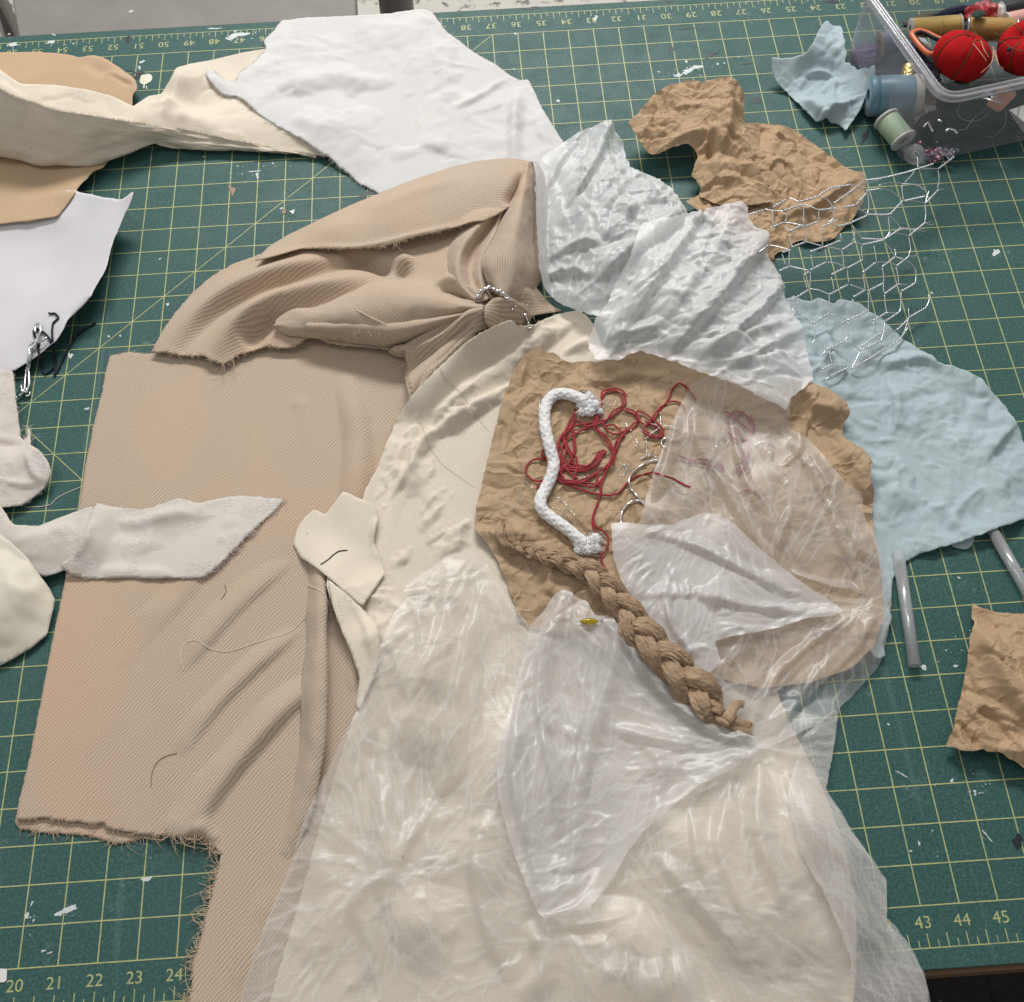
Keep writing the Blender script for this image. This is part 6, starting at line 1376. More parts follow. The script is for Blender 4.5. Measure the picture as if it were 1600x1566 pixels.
tube_thing((1546, 822), (1640, 985), 0.175, 'clear plastic tube slanting out of frame at the right under the blue tissue')

# ------------------------------------------------------------------ loose papers at right
kc = patch([(1520, 942), (1527, 948), (1545, 953), (1560, 957), (1600, 959), (1660, 965), (1660, 1240), (1622, 1212), (1604, 1204), (1590, 1192), (1575, 1184), (1562, 1176), (1545, 1175), (1536, 1170), (1518, 1174), (1505, 1173), (1492, 1168), (1478, 1167), (1482, 1152), (1490, 1140), (1495, 1110), (1503, 1080), (1509, 1050), (1514, 1010), (1517, 990), (1523, 972), (1518, 966)],
           pins=[(1520, 942, .35), (1560, 957, .25), (1660, 965, .3), (1660, 1240, .35), (1604, 1204, .5), (1575, 1184, .6), (1536, 1170, .45), (1478, 1167, .3), (1495, 1110, .3), (1509, 1050, .35), (1518, 980, .35), (1540, 1010, .75), (1570, 1060, .85), (1600, 1110, .8), (1530, 1090, .45), (1560, 1130, .5), (1620, 1010, .5)],
           strokes=[dict(p=[(1524, 960), (1545, 1010), (1570, 1060), (1610, 1120)], h=0.25, w=0.4, w2=0.2, k='a'), dict(p=[(1510, 1130), (1540, 1100), (1580, 1140), (1610, 1190)], h=0.18, w=0.2, w2=.08, k='a'), dict(p=[(1520, 1020), (1530, 1070), (1560, 1100)], h=0.14, w=0.15, w2=0.07, k='a')],
           edge=(0.025, 3, 4), noise=lambda x, y: FP3(x, y)+KPW(x, y), crease=KPC, step=0.045, lift=0.03)
tag(sheet('kraft_piece', [kc], m_kraft2, 0.01, smooth=False), 'wrinkled brown paper lying by itself at the lower right edge of the mat', 'brown paper')
def z5(*p): return [(1200+a[0]*.25, a[1]*.25, *a[2:]) for a in p]
tb = patch(z5((330, 170), (352, 138), (375, 125), (385, 148), (402, 150), (410, 164), (432, 162), (442, 168), (456, 155), (468, 200), (472, 235), (482, 265), (480, 300), (494, 322), (490, 350), (478, 380), (482, 398), (505, 392), (525, 415), (545, 420), (560, 442), (590, 425), (610, 420), (632, 440), (645, 412), (668, 404), (672, 440), (668, 480), (650, 525), (625, 570), (602, 622), (580, 682), (560, 712), (540, 740), (510, 785), (484, 824), (470, 800), (455, 790), (430, 772), (400, 770), (370, 756), (348, 752), (322, 760), (300, 764), (270, 730), (255, 714), (200, 660), (130, 590), (60, 520), (32, 470), (25, 420), (24, 356), (55, 362), (85, 366), (150, 360), (200, 345), (242, 328), (268, 290), (290, 250)),
           pins=z5((375, 125, .9), (456, 155, .7), (490, 350, .8), (560, 442, .8), (670, 404, 1.3), (650, 525, .9), (580, 682, .5), (484, 824, .25), (400, 770, .15), (300, 764, .2), (200, 660, .15), (60, 520, .3), (24, 356, .9), (150, 360, .75), (242, 328, .95), (330, 170, .95), (260, 385, .65), (420, 460, .35), (400, 600, .25), (300, 560, .2), (180, 470, .35), (520, 560, .45), (400, 690, .55), (600, 530, .8), (380, 300, .9), (300, 680, .4)),
           strokes=[dict(p=[(1263, 96), (1285, 100), (1308, 115)], h=0.15, w=0.14, w2=.06, k='a'), dict(p=[(1245, 145), (1270, 160), (1290, 172), (1320, 160), (1350, 140)], h=0.3, w=0.2, w2=0.12, k='a'), dict(p=[(1300, 150), (1304, 130), (1310, 115)], h=0.14, w=0.1), dict(p=[(1274, 190), (1295, 172)], h=0.15, w=0.1), dict(p=[(1335, 180), (1325, 165)], h=0.1, w=0.1), dict(p=[(1245, 140), (1260, 120), (1265, 100)], h=0.08, w=0.12)],
           edge=(0.02, 3, 4), noise=lambda x, y: FP4(x, y), step=0.04, lift=0.02, update=False)
tag(sheet('tissue_piece', [tb], m_tissue, 0.006), 'small torn pale blue tissue scrap leaning against the clear plastic box', 'tissue paper')

# ------------------------------------------------------------------ wire netting
N_ = dict(org=(1160, 240), sc=0.22989)
tw_e = """45,420 150,380;205,370 300,310;285,390 410,345;390,330 520,290;520,290 600,237 740,210;830,180 950,165 1100,130 1200,100 1295,70;840,250 930,240;1085,205 1190,215 1235,250;1100,320 1240,290;1240,340 1330,248;1330,105 1440,20;185,510 290,465;325,530 420,480;430,495 520,460;515,385 640,370;620,340 760,240;680,365 770,350;770,350 850,260;745,465 850,420;840,412 1000,415;1000,415 1090,320;1070,505 1190,520;1130,560 1240,470;110,670 180,620;330,640 430,600;460,670 560,630;540,500 650,450;650,495 745,470;560,635 670,590;680,655 760,600;810,575 960,585;960,585 1075,510;810,620 950,590;1040,700 1095,720;1045,765 1135,695;250,800 320,765;270,675 330,650;460,795 575,735;415,830 455,800;710,780 820,720;605,825 700,775;815,810 905,740;950,770 1040,700;335,1000 450,925;590,960 720,890;850,935 960,880;755,975 830,930;965,955 1060,885;1080,935 1175,880;480,1155 590,1085;715,1135 860,1065;670,1155 720,1130;890,1135 980,1080;970,1140 1060,1080;1130,1115 1250,1045;570,1335 700,1275;800,1340 935,1275;810,1310 930,1225;1050,1200 1130,1120;540,1470 610,1435;600,1510 720,1455;740,1465 860,1395 970,1325 1080,1250 1130,1120"""
si_e = """150,380 285,390;205,380 210,490;310,300 390,330;290,390 297,440 285,470;420,350 420,480;410,345 520,385;520,290 580,310 620,370;520,385 525,460;620,370 625,440 580,470;740,210 840,250;790,215 950,170;760,240 830,180;850,260 855,370 845,415;770,350 845,415;930,240 1000,250 1050,285 1095,320;1085,210 1095,320;930,215 1000,200 1085,205;1190,20 1190,100;1105,195 1175,115;1215,105 1330,105;1330,105 1340,180 1330,245 1375,240;1100,325 1170,325 1240,340;1240,340 1243,420 1240,470 1285,465;1000,420 1030,450 1070,505;990,420 1000,500 997,545 965,580;850,410 940,425;997,545 1050,540 1130,560;1130,560 1145,650 1135,695 1195,692;1190,520 1245,535;745,480 765,540 750,605;745,480 785,540 810,575;650,495 590,470;530,500 545,630;430,500 435,580 420,605;315,545 335,635;285,470 360,480 430,500;290,500 325,535;180,625 240,630 320,655;430,600 545,630;320,660 318,765;270,680 295,760;565,640 575,735;465,685 480,780;670,590 665,540;560,635 675,655;675,655 690,770;810,625 815,720;760,600 810,620;895,625 910,735;960,590 1000,640 1040,700 1035,645;575,740 640,745 710,780;320,765 455,795;460,800 455,920;415,835 440,920;605,840 620,930;715,780 725,880;820,815 835,930;905,740 1000,740 1045,765;950,775 960,880;1045,770 1060,885;1095,720 1140,745 1175,800 1175,880;1060,885 1120,890;455,920 520,930 595,960;735,890 850,935;300,990 335,1000;335,1000 340,1095;375,1000 370,1085;590,960 600,1085;545,985 565,1080;750,985 755,1100;855,940 855,1065;960,885 965,955;965,955 980,1080;1080,940 1075,1060 1050,1085;980,1080 1040,1085;340,1095 430,1110 485,1155;600,1090 660,1110 720,1135;430,1145 480,1155;490,1160 490,1265 465,1290;720,1135 715,1240 690,1275;675,1155 690,1275;970,1145 950,1240 940,1280;890,1140 905,1210;1265,955 1265,1000 1245,1050;1130,1050 1135,1115;500,1265 550,1290 575,1335;700,1280 760,1310 800,1340;930,1225 1050,1200;570,1335 550,1370;590,1340 610,1430;800,1340 740,1460;610,1435 710,1450;540,1470 590,1515;930,1290 970,1325;1125,1180 1085,1245;600,1515 560,1540;1240,470 1280,490 1300,480;1245,340 1270,250"""
npn = np.array([(1165, 337, 1.0), (1480, 245, 1.3), (1400, 262, 1.7), (1330, 290, 2.1), (1250, 325, 1.8), (1200, 400, .9), (1448, 515, .25), (1290, 590, .35), (1242, 490, .5), (1350, 440, 1.0), (1430, 390, .8), (1300, 400, 1.3), (1470, 300, .9), (1340, 520, .6), (1400, 480, .6)], float)
nz = TPS(unproj(npn[:, 0], npn[:, 1], npn[:, 2]), npn[:, 2])
zn = lambda x, y: np.maximum(nz(x, y), topz(x, y)+0.06)
def parse(s): return [[tuple(map(float, p.split(','))) for p in e.split()] for e in s.split(';')]
wn = MB()
for e in parse(tw_e):
    P = px_path(e, zf=zn, lift=0, step=0.05, **N_); P[:, 2] = blurz(P[:, 2]); twist(wn, P, 0.019, 0.19)
for e in parse(si_e):
    P = px_path(e, zf=zn, lift=0, step=0.06, **N_); P[:, 2] = blurz(P[:, 2])
    dd = P[-1]-P[0]; nn_ = np.array([-dd[1], dd[0], 0]); nn_ /= np.linalg.norm(nn_)+1e-9
    P = P+nn_*(np.sin(np.linspace(0, math.pi, len(P)))*0.02*np.sin(e[0][0]))[:, None]
    wn.tube(P, 0.0195, 6)
tag(wn.obj('chicken_wire', m_galv), 'curling sheet of galvanised hexagonal wire netting over brown and blue paper', 'wire netting')

# ------------------------------------------------------------------ threads, flecks and snips
def thread(pts, r, mat, label, lift=0.015, cat='thread', **k):
    mb = MB(); mb.tube(px_path(pts, lift=lift, step=0.05, **k), r, 5); return tag(mb.obj('loose_thread', mat), label, cat)
m_ecru = Mat('ecru_thread', lin(236, 226, 206), 0.8); m_blk = Mat('black_thread', lin(24, 24, 26), 0.7); m_brn = Mat('brown_fibre', lin(142, 120, 92), 0.8); m_grey = Mat('pencil_grey', lin(182, 172, 156), 0.9)
Q4 = dict(org=(0, 480), sc=0.364)
thread([(790, 1560), (775, 1500), (790, 1450), (840, 1430), (900, 1465), (980, 1478), (1100, 1440), (1250, 1390), (1330, 1300)], 0.009, m_ecru, 'long fine pale thread curling over the lower twill', **Q4)
thread([(1320, 1190), (1390, 1230), (1420, 1300), (1470, 1380)], 0.009, m_ecru, 'short pale thread hanging off the muslin edge onto the twill', **Q4)
thread([(40, 793), (75, 790), (90, 778), (112, 767), (130, 760)], 0.011, m_ecru, 'pale thread crossing the bare green mat beside the jacquard strip')
thread([(556, 484), (580, 496), (603, 507)], 0.012, m_ecru, 'short straight pale thread on the rounded twill fold')
thread([(501, 882), (512, 875), (522, 866), (531, 861), (543, 860)], 0.016, m_blk, 'short black thread on the turned muslin tab', lift=0.02)
thread([(351, 914), (353, 925), (345, 937)], 0.012, m_brn, 'tiny brown fibre on the middle of the twill cloth')
thread([(276, 1177), (258, 1182), (245, 1192), (237, 1210), (236, 1230)], 0.010, m_brn, 'curved brown fibre on the lower part of the twill cloth')
pl = MB(); CR5 = dict(org=(400, 430), sc=0.34375)
for s_ in ([(820, 388), (840, 440), (870, 490), (900, 510), (960, 575), (1000, 640), (1062, 712)], [(828, 392), (850, 450), (885, 490), (930, 530), (960, 570)], [(640, 600), (700, 630), (740, 660), (760, 700), (775, 750), (800, 800), (850, 860), (900, 900), (990, 962)]):
    pl.tube(px_path(s_, lift=0.022, step=0.05, **CR5), 0.0055, 5, flat=0.5)
pl.obj('pencil_line', m_grey, mus)
m_snip = Mat('brown_snip', lin(165, 138, 122), 0.8); m_wsnip = Mat('white_snip', lin(225, 225, 225), 0.7)
def snip(pts, mat, label, z=0.03):
    q = unproj(np.array([p[0] for p in pts], float), np.array([p[1] for p in pts], float), z)
    mb = MB().add(*prism_data(q, 0.012, z)); tag(mb.obj('paper_snip', mat, smooth=False), label, 'paper scrap')
snip([(355, 290), (369, 295), (363, 308), (361, 300)], m_snip, 'tiny brown paper triangle on the mat below the muslin strip')
snip([(440, 329), (447, 327), (446, 334), (441, 334)], m_snip, 'tiny brown fleck on the mat, left of a pale fleck')
snip([(452, 330), (461, 327), (458, 335)], m_wsnip, 'tiny pale fleck on the mat above the twill flap')
snip([(106, 552), (114, 555), (110, 561), (107, 558)], m_wsnip, 'tiny white paper chip on the mat near the navy thread')
snip([(-8, 1513), (11, 1514), (10, 1532), (6, 1535), (-8, 1535)], m_wsnip, 'bit of white tape on the mat edge beside the number 20', 0.02)
# ================================================================== clear box of sewing things
m_box = Mat('clear_box', (0.66, 0.66, 0.72, 1), 0.5); clearish(m_box, 0.15, 0.35, (0.93, 0.93, 0.95, 1), 0.12, 0.04)
m_rim = Mat('milky_rim', (0.66, 0.65, 0.70, 1), 0.5); clearish(m_rim, 0.24, 0.3, (0.92, 0.92, 0.94, 1), 0.18, 0.06)
ZR = 3.45
def isect(a, b, c, d):
    A = np.array([b-a, c-d]).T; t = np.linalg.solve(A, c-a); return a+(b-a)*t[0]
L0, L1 = unproj(1360, 0, ZR), unproj(1450, 125, ZR); F0, F1 = unproj(1512, 150, ZR), unproj(1600, 131, ZR)
rc = isect(L0, L1, F0, F1); dl = (L0-L1)/np.linalg.norm(L0-L1); df = (F1-F0)/np.linalg.norm(F1-F0)
bc = unproj(1412, 264); bdl = unproj(1308, 95)-bc; bdl /= np.linalg.norm(bdl); bdf = unproj(1600, 223)-bc; bdf /= np.linalg.norm(bdf)
LEN_F, LEN_S = 10.5, 6.3
def rrect(c0, du, dv, lu, lv, r, n=7):
    """rounded quad: corner c0, along du (lu) and dv (lv)"""
    C4 = [c0, c0+du*lu, c0+du*lu+dv*lv, c0+dv*lv]; P = []
    for k in range(4):
        p = C4[k]; a = C4[k-1]-p; b = C4[(k+1) % 4]-p; a /= np.linalg.norm(a); b /= np.linalg.norm(b)
        s, e = p+a*r, p+b*r
        for t in np.linspace(0, 1, n): P.append((1-t)**2*s+2*t*(1-t)*p+t*t*e)
    return np.array(P)
def inset(P, d):
    n = np.roll(P, -1, 0)-np.roll(P, 1, 0); n = np.stack([-n[:, 1], n[:, 0]], 1); n /= np.linalg.norm(n, axis=1)[:, None]+1e-9
    return P+n*d
def loft(rings):
    n = len(rings[0][0]); V = []; Fc = []
    for P, z in rings: V += [(p[0], p[1], z) for p in P]
    for k in range(len(rings)-1):
        for j in range(n): Fc.append((k*n+j, k*n+(j+1) % n, (k+1)*n+(j+1) % n, (k+1)*n+j))
    return V, Fc, n
base = rrect(bc, bdf, bdl, LEN_F, LEN_S-0.6, 0.7); top = rrect(rc, df, dl, LEN_F+0.6, LEN_S, 0.85)
lerp = lambda t: base*(1-t)+top*t
box = thing('storage_box', (*base.mean(0), 0), 'clear plastic storage box full of sewing things at the upper right', 'box')
V, Fc, n = loft([(inset(lerp(0), 0.12), 0.02), (inset(lerp(0.0), 0.03), 0.06), (lerp(0.03), 0.16), (inset(lerp(0.5), 0.05), ZR*0.5), (inset(lerp(0.93), 0.1), ZR-0.22)])
Fc.append(tuple(range(n-1, -1, -1)))
mesh_from('tub', np.array(V), Fc, m_box, box)
V, Fc, n = loft([(inset(lerp(0.93), 0.1), ZR-0.24), (inset(lerp(0.94), -0.02), ZR-0.24), (inset(top, -0.0), ZR-0.17), (inset(top, -0.02), ZR-0.05), (inset(top, 0.03), ZR), (inset(top, 0.08), ZR-0.01), (inset(top, 0.1), ZR-0.05), (inset(top, 0.2), ZR-0.05), (inset(top, 0.22), ZR), (inset(top, 0.29), ZR), (inset(top, 0.31), ZR-0.1), (inset(lerp(0.93), 0.12), ZR-0.24)])
mesh_from('rim', np.array(V), Fc, m_rim, box)

B_ = lambda x, y: (1300+x*0.1875, y*0.1875)
def bpt(x, y, z): u, v = B_(x, y); return np.array([*unproj(u, v, z), z])
def cyl(a, b, r, mat, name, parent=None, prof=None, n=32):
    d = b-a; L = np.linalg.norm(d)
    pr = [(0, 0), (r, 0), (r, L), (0, L)] if prof is None else [(q*r, t*L) for q, t in prof]
    return mesh_from(name, *lathe_data(pr, n, frame(a, d)), mat, parent)
def threadmat(name, c, rough=0.5):
    m = Mat(name, c, rough); co = m.coords(scale=I2); m.bump(m.noise(co, 20, 3), 0.3, 0.03); m.set('Sheen Weight', 0.3); return m
m_wht = Mat('white_plastic', lin(205, 203, 198), 0.5); m_card = Mat('grey_card', lin(176, 172, 166), 0.8)
def spool(a, b, r, tm, em, label, name='thread_spool', flange=0.1, fr=1.12, half=False):
    d = (b-a)/np.linalg.norm(b-a); t = thing(name, (*((a+b)/2)[:2], min(a[2], b[2])-r), label, 'spool')
    cyl(a+d*flange, b-d*flange, r, tm, 'thread_winding', t, [(0, 0), (.96, 0), (1, .06), (1, .94), (.96, 1), (0, 1)])
    for p, q, e_ in ((a, a+d*flange, tm if half else em), (b-d*flange, b, em)):
        cyl(p, q, r*fr, e_, 'flange', t, [(0.35, 0), (.95, 0), (1, .2), (1, .8), (.95, 1), (.35, 1), (.35, 0)])
    return t
spool(bpt(445, 985, .75), bpt(600, 1180, .62), 0.44, threadmat('mint_thread', lin(164, 186, 160)), m_wht, 'pale mint green thread spool standing in the near corner of the box')
spool(bpt(300, 800, .85), bpt(735, 790, .95), 0.72, threadmat('sky_thread', lin(96, 132, 150), 0.35), m_card, 'fat light blue thread spool lying against the box wall', flange=0.3, fr=1.02, half=True)
spool(bpt(650, 240, 1.7), bpt(1070, 205, 1.8), 0.36, threadmat('yellow_thread', lin(196, 168, 92)), m_wht, 'yellow thread spool at the back of the box', flange=0.05, fr=1.04)
spool(bpt(1110, 240, 1.8), bpt(1530, 250, 1.9), 0.42, threadmat('mustard_thread', lin(166, 128, 62)), m_galv, 'mustard brown thread spool behind the red pincushions', flange=0.06, fr=1.04)
spool(bpt(1400, 95, 1.9), bpt(1610, 45, 2.0), 0.3, threadmat('black_thread_roll', lin(24, 26, 28)), m_wht, 'black thread spool with white ends in the far part of the box', flange=0.08)
spool(bpt(395, 370, 1.1), bpt(560, 330, 1.2), 0.42, threadmat('slate_thread', lin(92, 108, 132)), Mat('pale_wood', lin(150, 132, 120), .7), 'slate blue spool with a wooden end behind the left box wall', flange=0.06)
spool(bpt(1440, 190, 1.8), bpt(1640, 140, 1.8), 0.34, threadmat('pink_thread', lin(212, 160, 150)), m_wht, 'pale pink thread spool beside the black one in the box', flange=0.05)
# bobbin
m_clr = Mat('clear_bobbin', (0.8, 0.8, 0.82, 1), 0.5); clearish(m_clr, 0.2, 0.4)
a = bpt(690, 1290, .4); ax = np.array([-0.25, -0.75, 0.62]); ax /= np.linalg.norm(ax)
t = thing('bobbin', a-np.array([0, 0, .35]), 'clear plastic bobbin leaning in the nearest corner of the box', 'bobbin')
mesh_from('disc', *lathe_data([(.1, 0), (.36, 0), (.36, .04), (.1, .04), (.1, .3), (.36, .3), (.36, .34), (.1, .34)], 32, frame(a-ax*.3, ax)), m_clr, t)
mesh_from('hub_ring', *lathe_data([(.1, .33), (.135, .33), (.135, .36), (.1, .36), (.1, .33)], 28, frame(a-ax*.3, ax)), m_wht, t)
# pincushions
m_redc = Mat('red_satin_cotton', lin(176, 22, 26), 0.9, spec=0.15); c = m_redc.coords(scale=I2); m_redc.color(m_redc.mix(m_redc.noise(c, 2.5, 4), lin(150, 14, 20), lin(190, 30, 30))); m_redc.bump(m_redc.noise(c, 30, 2), 0.2, 0.01)
m_leaf = Mat('green_felt', lin(30, 58, 46), 0.9); m_olive = Mat('olive_thread', lin(92, 62, 30), 0.8)
def pincushion(x, y, z, r, label, seed, tilt):
    p = bpt(x, y, z); t = thing('pincushion', p-np.array([0, 0, r*.8]), label, 'pincushion')
    M = frame(p, tilt); V = []; Fc = []; nu, nv = 64, 36
    for i in range(nv+1):
        for j in range(nu):
            th = math.pi*i/nv; a = 2*math.pi*j/nu
            g = 1-0.07*math.exp(-((((a*6/(2*math.pi)+.5) % 1)-.5)/0.1)**2)*math.sin(th)
            R_ = r*g*(math.sin(th)**0.9 if 0 < i < nv else 0); zz = r*0.82*math.cos(th)*(1-0.28*math.exp(-(math.sin(th)/0.3)**2))
            V.append(M[:3, :3]@np.array([R_*math.cos(a), R_*math.sin(a), zz])+M[:3, 3])
    for i in range(nv):
        for j in range(nu): Fc.append((i*nu+j, i*nu+(j+1) % nu, (i+1)*nu+(j+1) % nu, (i+1)*nu+j))
    mesh_from('cushion', np.array(V), Fc, m_redc, t)
    for k in range(6):
        a = 2*math.pi*k/6; P = []
        for th in np.linspace(0.12, math.pi-0.12, 22):
            zz = r*0.82*math.cos(th)*(1-0.28*math.exp(-(math.sin(th)/0.3)**2)); R_ = r*0.945*math.sin(th)**0.9+.012
            P.append(M[:3, :3]@np.array([R_*math.cos(a), R_*math.sin(a), zz*1.01])+M[:3, 3])
        mb = MB().tube(P, 0.022, 6); mb.obj('dividing_thread', m_olive, t)
    for k in range(5):
        a = 2*math.pi*k/5; mb = MB(); V = []; Fc = []
        for i, u in enumerate(np.linspace(0, 1, 8)):
            w = 0.24*math.sin(math.pi*min(1, u*0.9+.1))*r; th = 0.15+u*0.75
            for sgn in (-1, 0, 1):
                R_ = r*(math.sin(th)**0.9)*1.0+.03; zz = r*0.82*math.cos(th)+.03
                v = np.array([R_*math.cos(a)-sgn*w*math.sin(a), R_*math.sin(a)+sgn*w*math.cos(a), -zz]); V.append(M[:3, :3]@v+M[:3, 3])
        for i in range(7):
            for j in range(2): Fc.append((i*3+j, i*3+j+1, i*3+j+4, i*3+j+3))
        mesh_from('felt_leaf', np.array(V), Fc, m_leaf, t)
    return t
pincushion(1085, 470, 2.45, 1.02, 'round red tomato pincushion nearest the box corner', 3, (0.35, 0.25, 0.9))
pincushion(1620, 400, 2.5, 1.0, 'second red tomato pincushion at the right edge with a dark pin in it', 4, (-0.5, -0.1, 0.85))
a = bpt(1475, 415, 3.25); m_pin = Mat('dark_pin_head', lin(30, 36, 52), 0.1)
t = thing('pin', a-np.array([0, 0, .3]), 'pin with a dark round head stuck in the right red pincushion', 'pin')
mesh_from('pin_head', *lathe_data([(.08*math.sin(k*math.pi/10), -.08*math.cos(k*math.pi/10)) for k in range(11)], 16, frame(a, (0, 0, 1))), m_pin, t)
MB().tube([a, a+np.array([.1, .1, -.5])], 0.012, 5).obj('pin_shaft', m_steel, t)
# scissors: orange grips
m_or = Mat('orange_plastic', lin(214, 112, 70), 0.35); m_bk = Mat('black_grip', lin(16, 16, 18), 0.4)
t = thing('scissors', bpt(800, 380, 1.6), 'orange handled scissors with black inner grips lying in the box', 'scissors')
lp = [bpt(x, y, 2.1) for x, y in ((665, 285), (720, 258), (790, 275), (860, 310), (930, 345), (930, 400), (870, 440), (810, 450), (750, 405), (700, 345))]
MB().tube(catmull(np.array(lp), 6, True), 0.1, 10, closed=True).obj('handle_loop', m_or, t)
MB().tube(catmull(np.array([p*0.86+np.mean(lp, 0)*0.14 for p in lp]), 6, True), 0.085, 10, closed=True).obj('inner_grip', m_bk, t)
MB().add(*prism_data([bpt(700, 340, 1.6)[:2], bpt(760, 350, 1.6)[:2], bpt(850, 470, 1.6)[:2], bpt(820, 490, 1.6)[:2]], 1.7, 1.78)).obj('blade', m_steel, t, smooth=False)
# gold foil roll, pouches, fabric strawberry, leaf
m_gold = Mat('gold_foil', (0.85, 0.62, 0.22, 1), 0.22, 1.0); c = m_gold.coords(scale=I2); m_gold.bump(m_gold.noise(c, 14, 3), 0.6, 0.05)
t = thing('thimble', bpt(640, 660, .9), 'dimpled gold thimble seen through the left box wall', 'thimble')
cyl(bpt(640, 650, 1.15), bpt(650, 520, 1.5), 0.33, m_gold, 'cap', t, [(0, 0), (1, 0), (1.05, .05), (.98, .12), (.85, .75), (.6, .95), (0, 1)])
def lump(name, p, rx, ry, rz, mat, label, cat, seed, rot=0.0, amp=0.25, parent=None):
    V = []; Fc = []; nu, nv = 40, 24; ca, sa = math.cos(rot), math.sin(rot)
    for i in range(nv+1):
        for j in range(nu):
            th = math.pi*i/nv; a = 2*math.pi*j/nu; d = np.array([math.sin(th)*math.cos(a), math.sin(th)*math.sin(a), math.cos(th)])
            q = 1+amp*float(perlin(d[0]*2+seed, d[1]*2+d[2]*1.5, seed))+amp*0.4*float(perlin(d[0]*5+seed, d[1]*5+d[2]*4, seed+2))
            v = d*q*np.array([rx, ry, rz]); V.append((p[0]+v[0]*ca-v[1]*sa, p[1]+v[0]*sa+v[1]*ca, p[2]+v[2]))
    for i in range(nv):
        for j in range(nu): Fc.append((i*nu+j, i*nu+(j+1) % nu, (i+1)*nu+(j+1) % nu, (i+1)*nu+j))
    o = mesh_from(name, np.array(V), Fc, mat, parent)
    return tag(o, label, cat) if label else o
m_bkc = Mat('black_cloth', lin(19, 20, 24), 0.95); c = m_bkc.coords(scale=I2); m_bkc.bump(m_bkc.noise(c, 6, 5, 0.7), 0.6, 0.1)
lump('fabric_bundle', bpt(1230, 940, .6), 2.5, 1.05, .75, m_bkc, 'rumpled black cloth bundle at the bottom of the box', 'fabric', 61, 0.2, 0.3)
lump('fabric_bundle', bpt(620, 560, .55), 1.0, 1.2, .5, Mat('dark_navy_cloth', lin(36, 40, 62), .9), 'dark navy cloth wad in the left part of the box', 'fabric', 62, 0.2, 0.35)
lump('yarn_wad', bpt(300, 480, .5), 0.62, 0.5, .4, threadmat('purple_yarn', lin(74, 52, 98)), 'purple yarn wad pressed against the left box wall', 'yarn', 63, 0.2, 0.3)
lump('pouch', bpt(1020, 105, 1.3), 0.85, 0.24, .2, Mat('navy_felt', lin(24, 30, 56), .9), 'slim navy felt pouch at the far side of the box', 'pouch', 64, 0.25, 0.12)
lump('pouch', bpt(730, 165, 1.2), 0.75, 0.22, .16, Mat('olive_leather', lin(74, 68, 44), .6), 'slim olive pointed sheath beyond the yellow spool', 'pouch', 65, 0.35, 0.1)
st = thing('fabric_flower', bpt(1250, 110, 1.7), 'red and white fabric flower with a dark green leaf in the box', 'flower')
m_flo = Mat('red_petal', lin(172, 52, 56), .8); c = m_flo.coords(scale=I2); m_flo.color(m_flo.mix(m_flo.ramp(m_flo.noise(c, 2.6, 3), [(.45, 0), (.6, 1)]), lin(160, 36, 44), lin(214, 150, 148)))
lump('petals', bpt(1250, 105, 2.0), .75, .42, .35, m_flo, None, None, 66, 0.2, .2, st)
lump('leaf', bpt(1220, 120, 2.42), .27, .2, .05, m_leaf, None, None, 67, 0.4, .2, st)
lump('petal_edge', bpt(1392, 115, 2.05), .12, .36, .34, m_wht, None, None, 68, 0.1, .08, st)
# needle card, white card, small metal fittings, sequins
m_cardo = Mat('copper_card', lin(172, 118, 94), 0.5)
def slab(px, z, dz, mat, name, label, cat, tilt=None):
    P = [bpt(x, y, zz) for (x, y), zz in zip(px, z)]; V = [p for p in P]+[p+np.array([0, 0, dz]) for p in P]; k = len(P)
    Fc = [tuple(range(k-1, -1, -1)), tuple(range(k, 2*k))]+[(i, (i+1) % k, k+(i+1) % k, k+i) for i in range(k)]
    o = MB().add(V, Fc).obj(name, mat, smooth=False); bevel(o, .02); return tag(o, label, cat)
slab([(1280, 880), (1380, 935), (1410, 930), (1535, 800), (1530, 770), (1470, 725), (1380, 740)], [1.7, 1.6, 1.6, 1.95, 2.05, 2.15, 2.15], .04, m_cardo, 'needle_card', 'copper coloured needle card inside the front wall of the box', 'needle card')
w = MB(); r_ = rng(9)
for k in range(9):
    a = bpt(1240+r_.uniform(0, 60), 770+r_.uniform(0, 60), 2.2); b = bpt(1340+r_.uniform(0, 90), 720+r_.uniform(0, 150), 2.25); w.tube([a, b], .012, 5)
tag(w.obj('needles', m_steel), 'fan of thin steel needles on the copper card in the box', 'needles')
slab([(1470, 925), (1640, 870), (1660, 1080), (1590, 1105)], [1.3, 1.6, 1.3, .9], .05, m_wht, 'white_card', 'white card leaning at the right end of the box', 'card')
w = MB()
for pts in ([(880, 1000), (915, 1015)], [(945, 1095), (975, 1075), (1020, 1085), (1045, 1115)], [(760, 1060), (800, 1020), (840, 1100)]):
    w.tube([bpt(x, y, 1.35 if x > 850 else .9) for x, y in pts], .045, 8)
tag(w.obj('metal_fittings', m_steel), 'small shiny metal fittings on the black cloth in the box', 'fittings')
m_seq = Mat('pink_sequin', lin(190, 120, 150), 0.12, 0.3); m_seqw = Mat('clear_sequin', lin(200, 196, 204), .1, .2)
t = thing('sequin_packet', bpt(900, 1290, .1), 'small packet of pink and clear sequins at the near wall of the box', 'sequins')
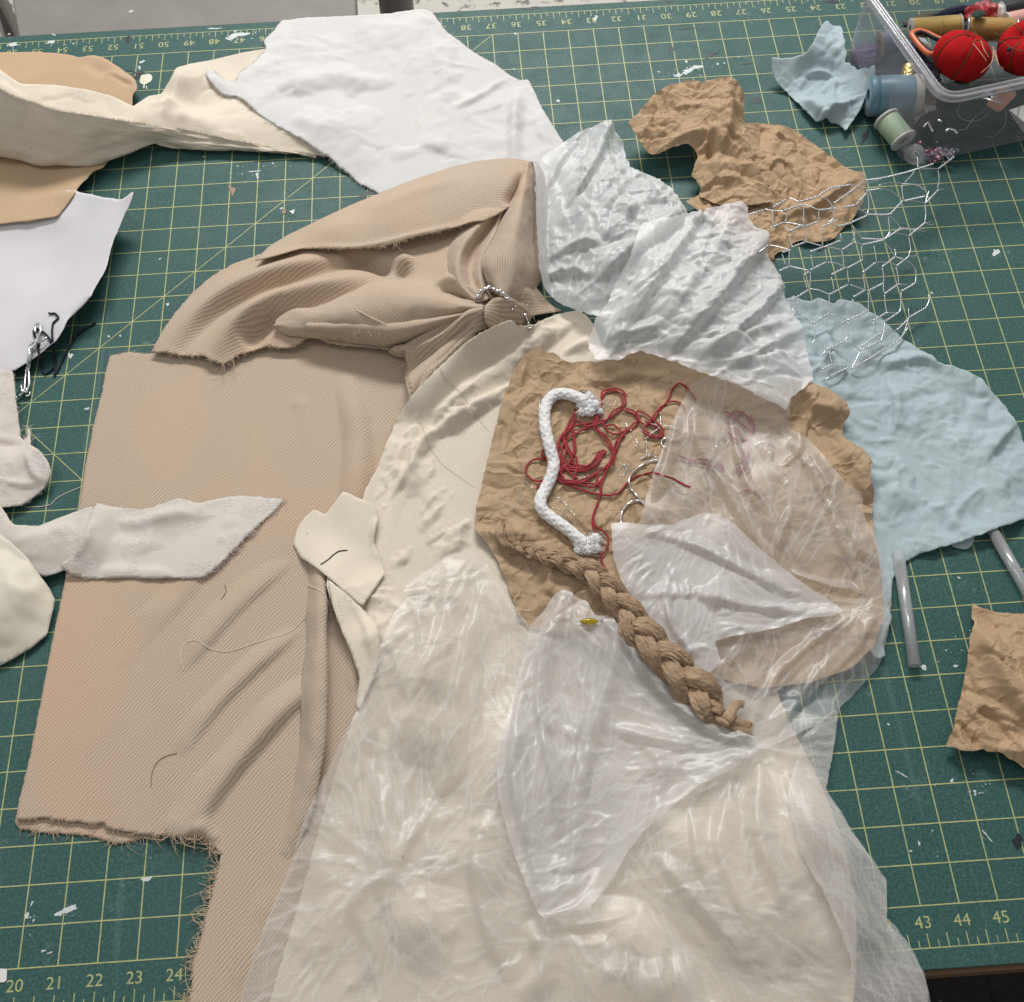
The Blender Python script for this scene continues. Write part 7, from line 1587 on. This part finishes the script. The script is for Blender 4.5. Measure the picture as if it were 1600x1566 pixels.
for nm, mt_, n_, sx in (('pink_sequins', m_seq, 26, 880), ('clear_sequins', m_seqw, 34, 940)):
    w = MB()
    for k in range(n_):
        p = bpt(sx+r_.normal()*55, 1280+r_.normal()*32, .12+r_.uniform(0, .35)); ax = r_.normal(size=3); ax[2] = abs(ax[2])+.4
        w.add(*lathe_data([(0, 0), (.075, 0), (.075, .02), (0, .02)], 10, frame(p, ax)))
    w.obj(nm, mt_, t)['kind'] = 'stuff'
# loose threads drooping in the box
m_hair = Mat('fine_brown_thread', lin(84, 70, 52), .8); m_pale = Mat('fine_grey_thread', lin(120, 112, 108), .8); m_pk = Mat('fine_pink_thread', lin(206, 150, 122), .8)
def tangle(pts_list, mat, r, label):
    w = MB()
    for pts in pts_list: w.tube(catmull(np.array([bpt(*p) for p in pts]), 8), r, 5)
    tag(w.obj('thread_tangle', mat), label, 'thread')
tangle([[(1300, 900, 1.5), (1180, 990, 1.5), (1120, 1070, 1.5), (1050, 1085, 1.45)], [(1330, 920, 1.5), (1230, 1000, 1.5), (1100, 1000, 1.5), (1045, 930, 1.5), (1110, 840, 1.6), (1240, 800, 1.7)], [(1450, 920, 1.4), (1440, 1040, 1.3), (1360, 1130, 1.2), (1290, 1140, 1.2)], [(1560, 890, 1.5), (1540, 970, 1.4), (1500, 1000, 1.3)]], m_pale, .011, 'grey thread tangle drooping over the black cloth in the box')
tangle([[(1120, 260, 2.5), (1160, 340, 3.2), (1230, 430, 3.4), (1290, 510, 3.3)], [(1240, 340, 3.2), (1270, 420, 3.4), (1310, 480, 3.3)], [(1340, 390, 3.2), (1370, 500, 3.3), (1420, 590, 3.0)], [(1345, 400, 3.2), (1330, 520, 3.3), (1240, 610, 3.1)], [(1360, 420, 3.2), (1390, 540, 3.3), (1430, 570, 3.1)]], m_pk, .014, 'pink thread strands trailing over the red pincushions')
tangle([[(1200, 200, 2.4), (1260, 260, 2.5), (1320, 240, 2.5), (1390, 300, 2.6), (1440, 240, 2.5), (1500, 190, 2.5)], [(1130, 190, 2.4), (1220, 300, 2.5), (1300, 350, 2.6), (1400, 320, 2.6)], [(920, 180, 2.25), (935, 240, 2.25), (925, 290, 2.1)], [(1330, 350, 2.8), (1420, 350, 2.9), (1500, 400, 3.3), (1600, 430, 3.5)]], m_hair, .014, 'dark brown thread strands across the yellow and mustard spools')
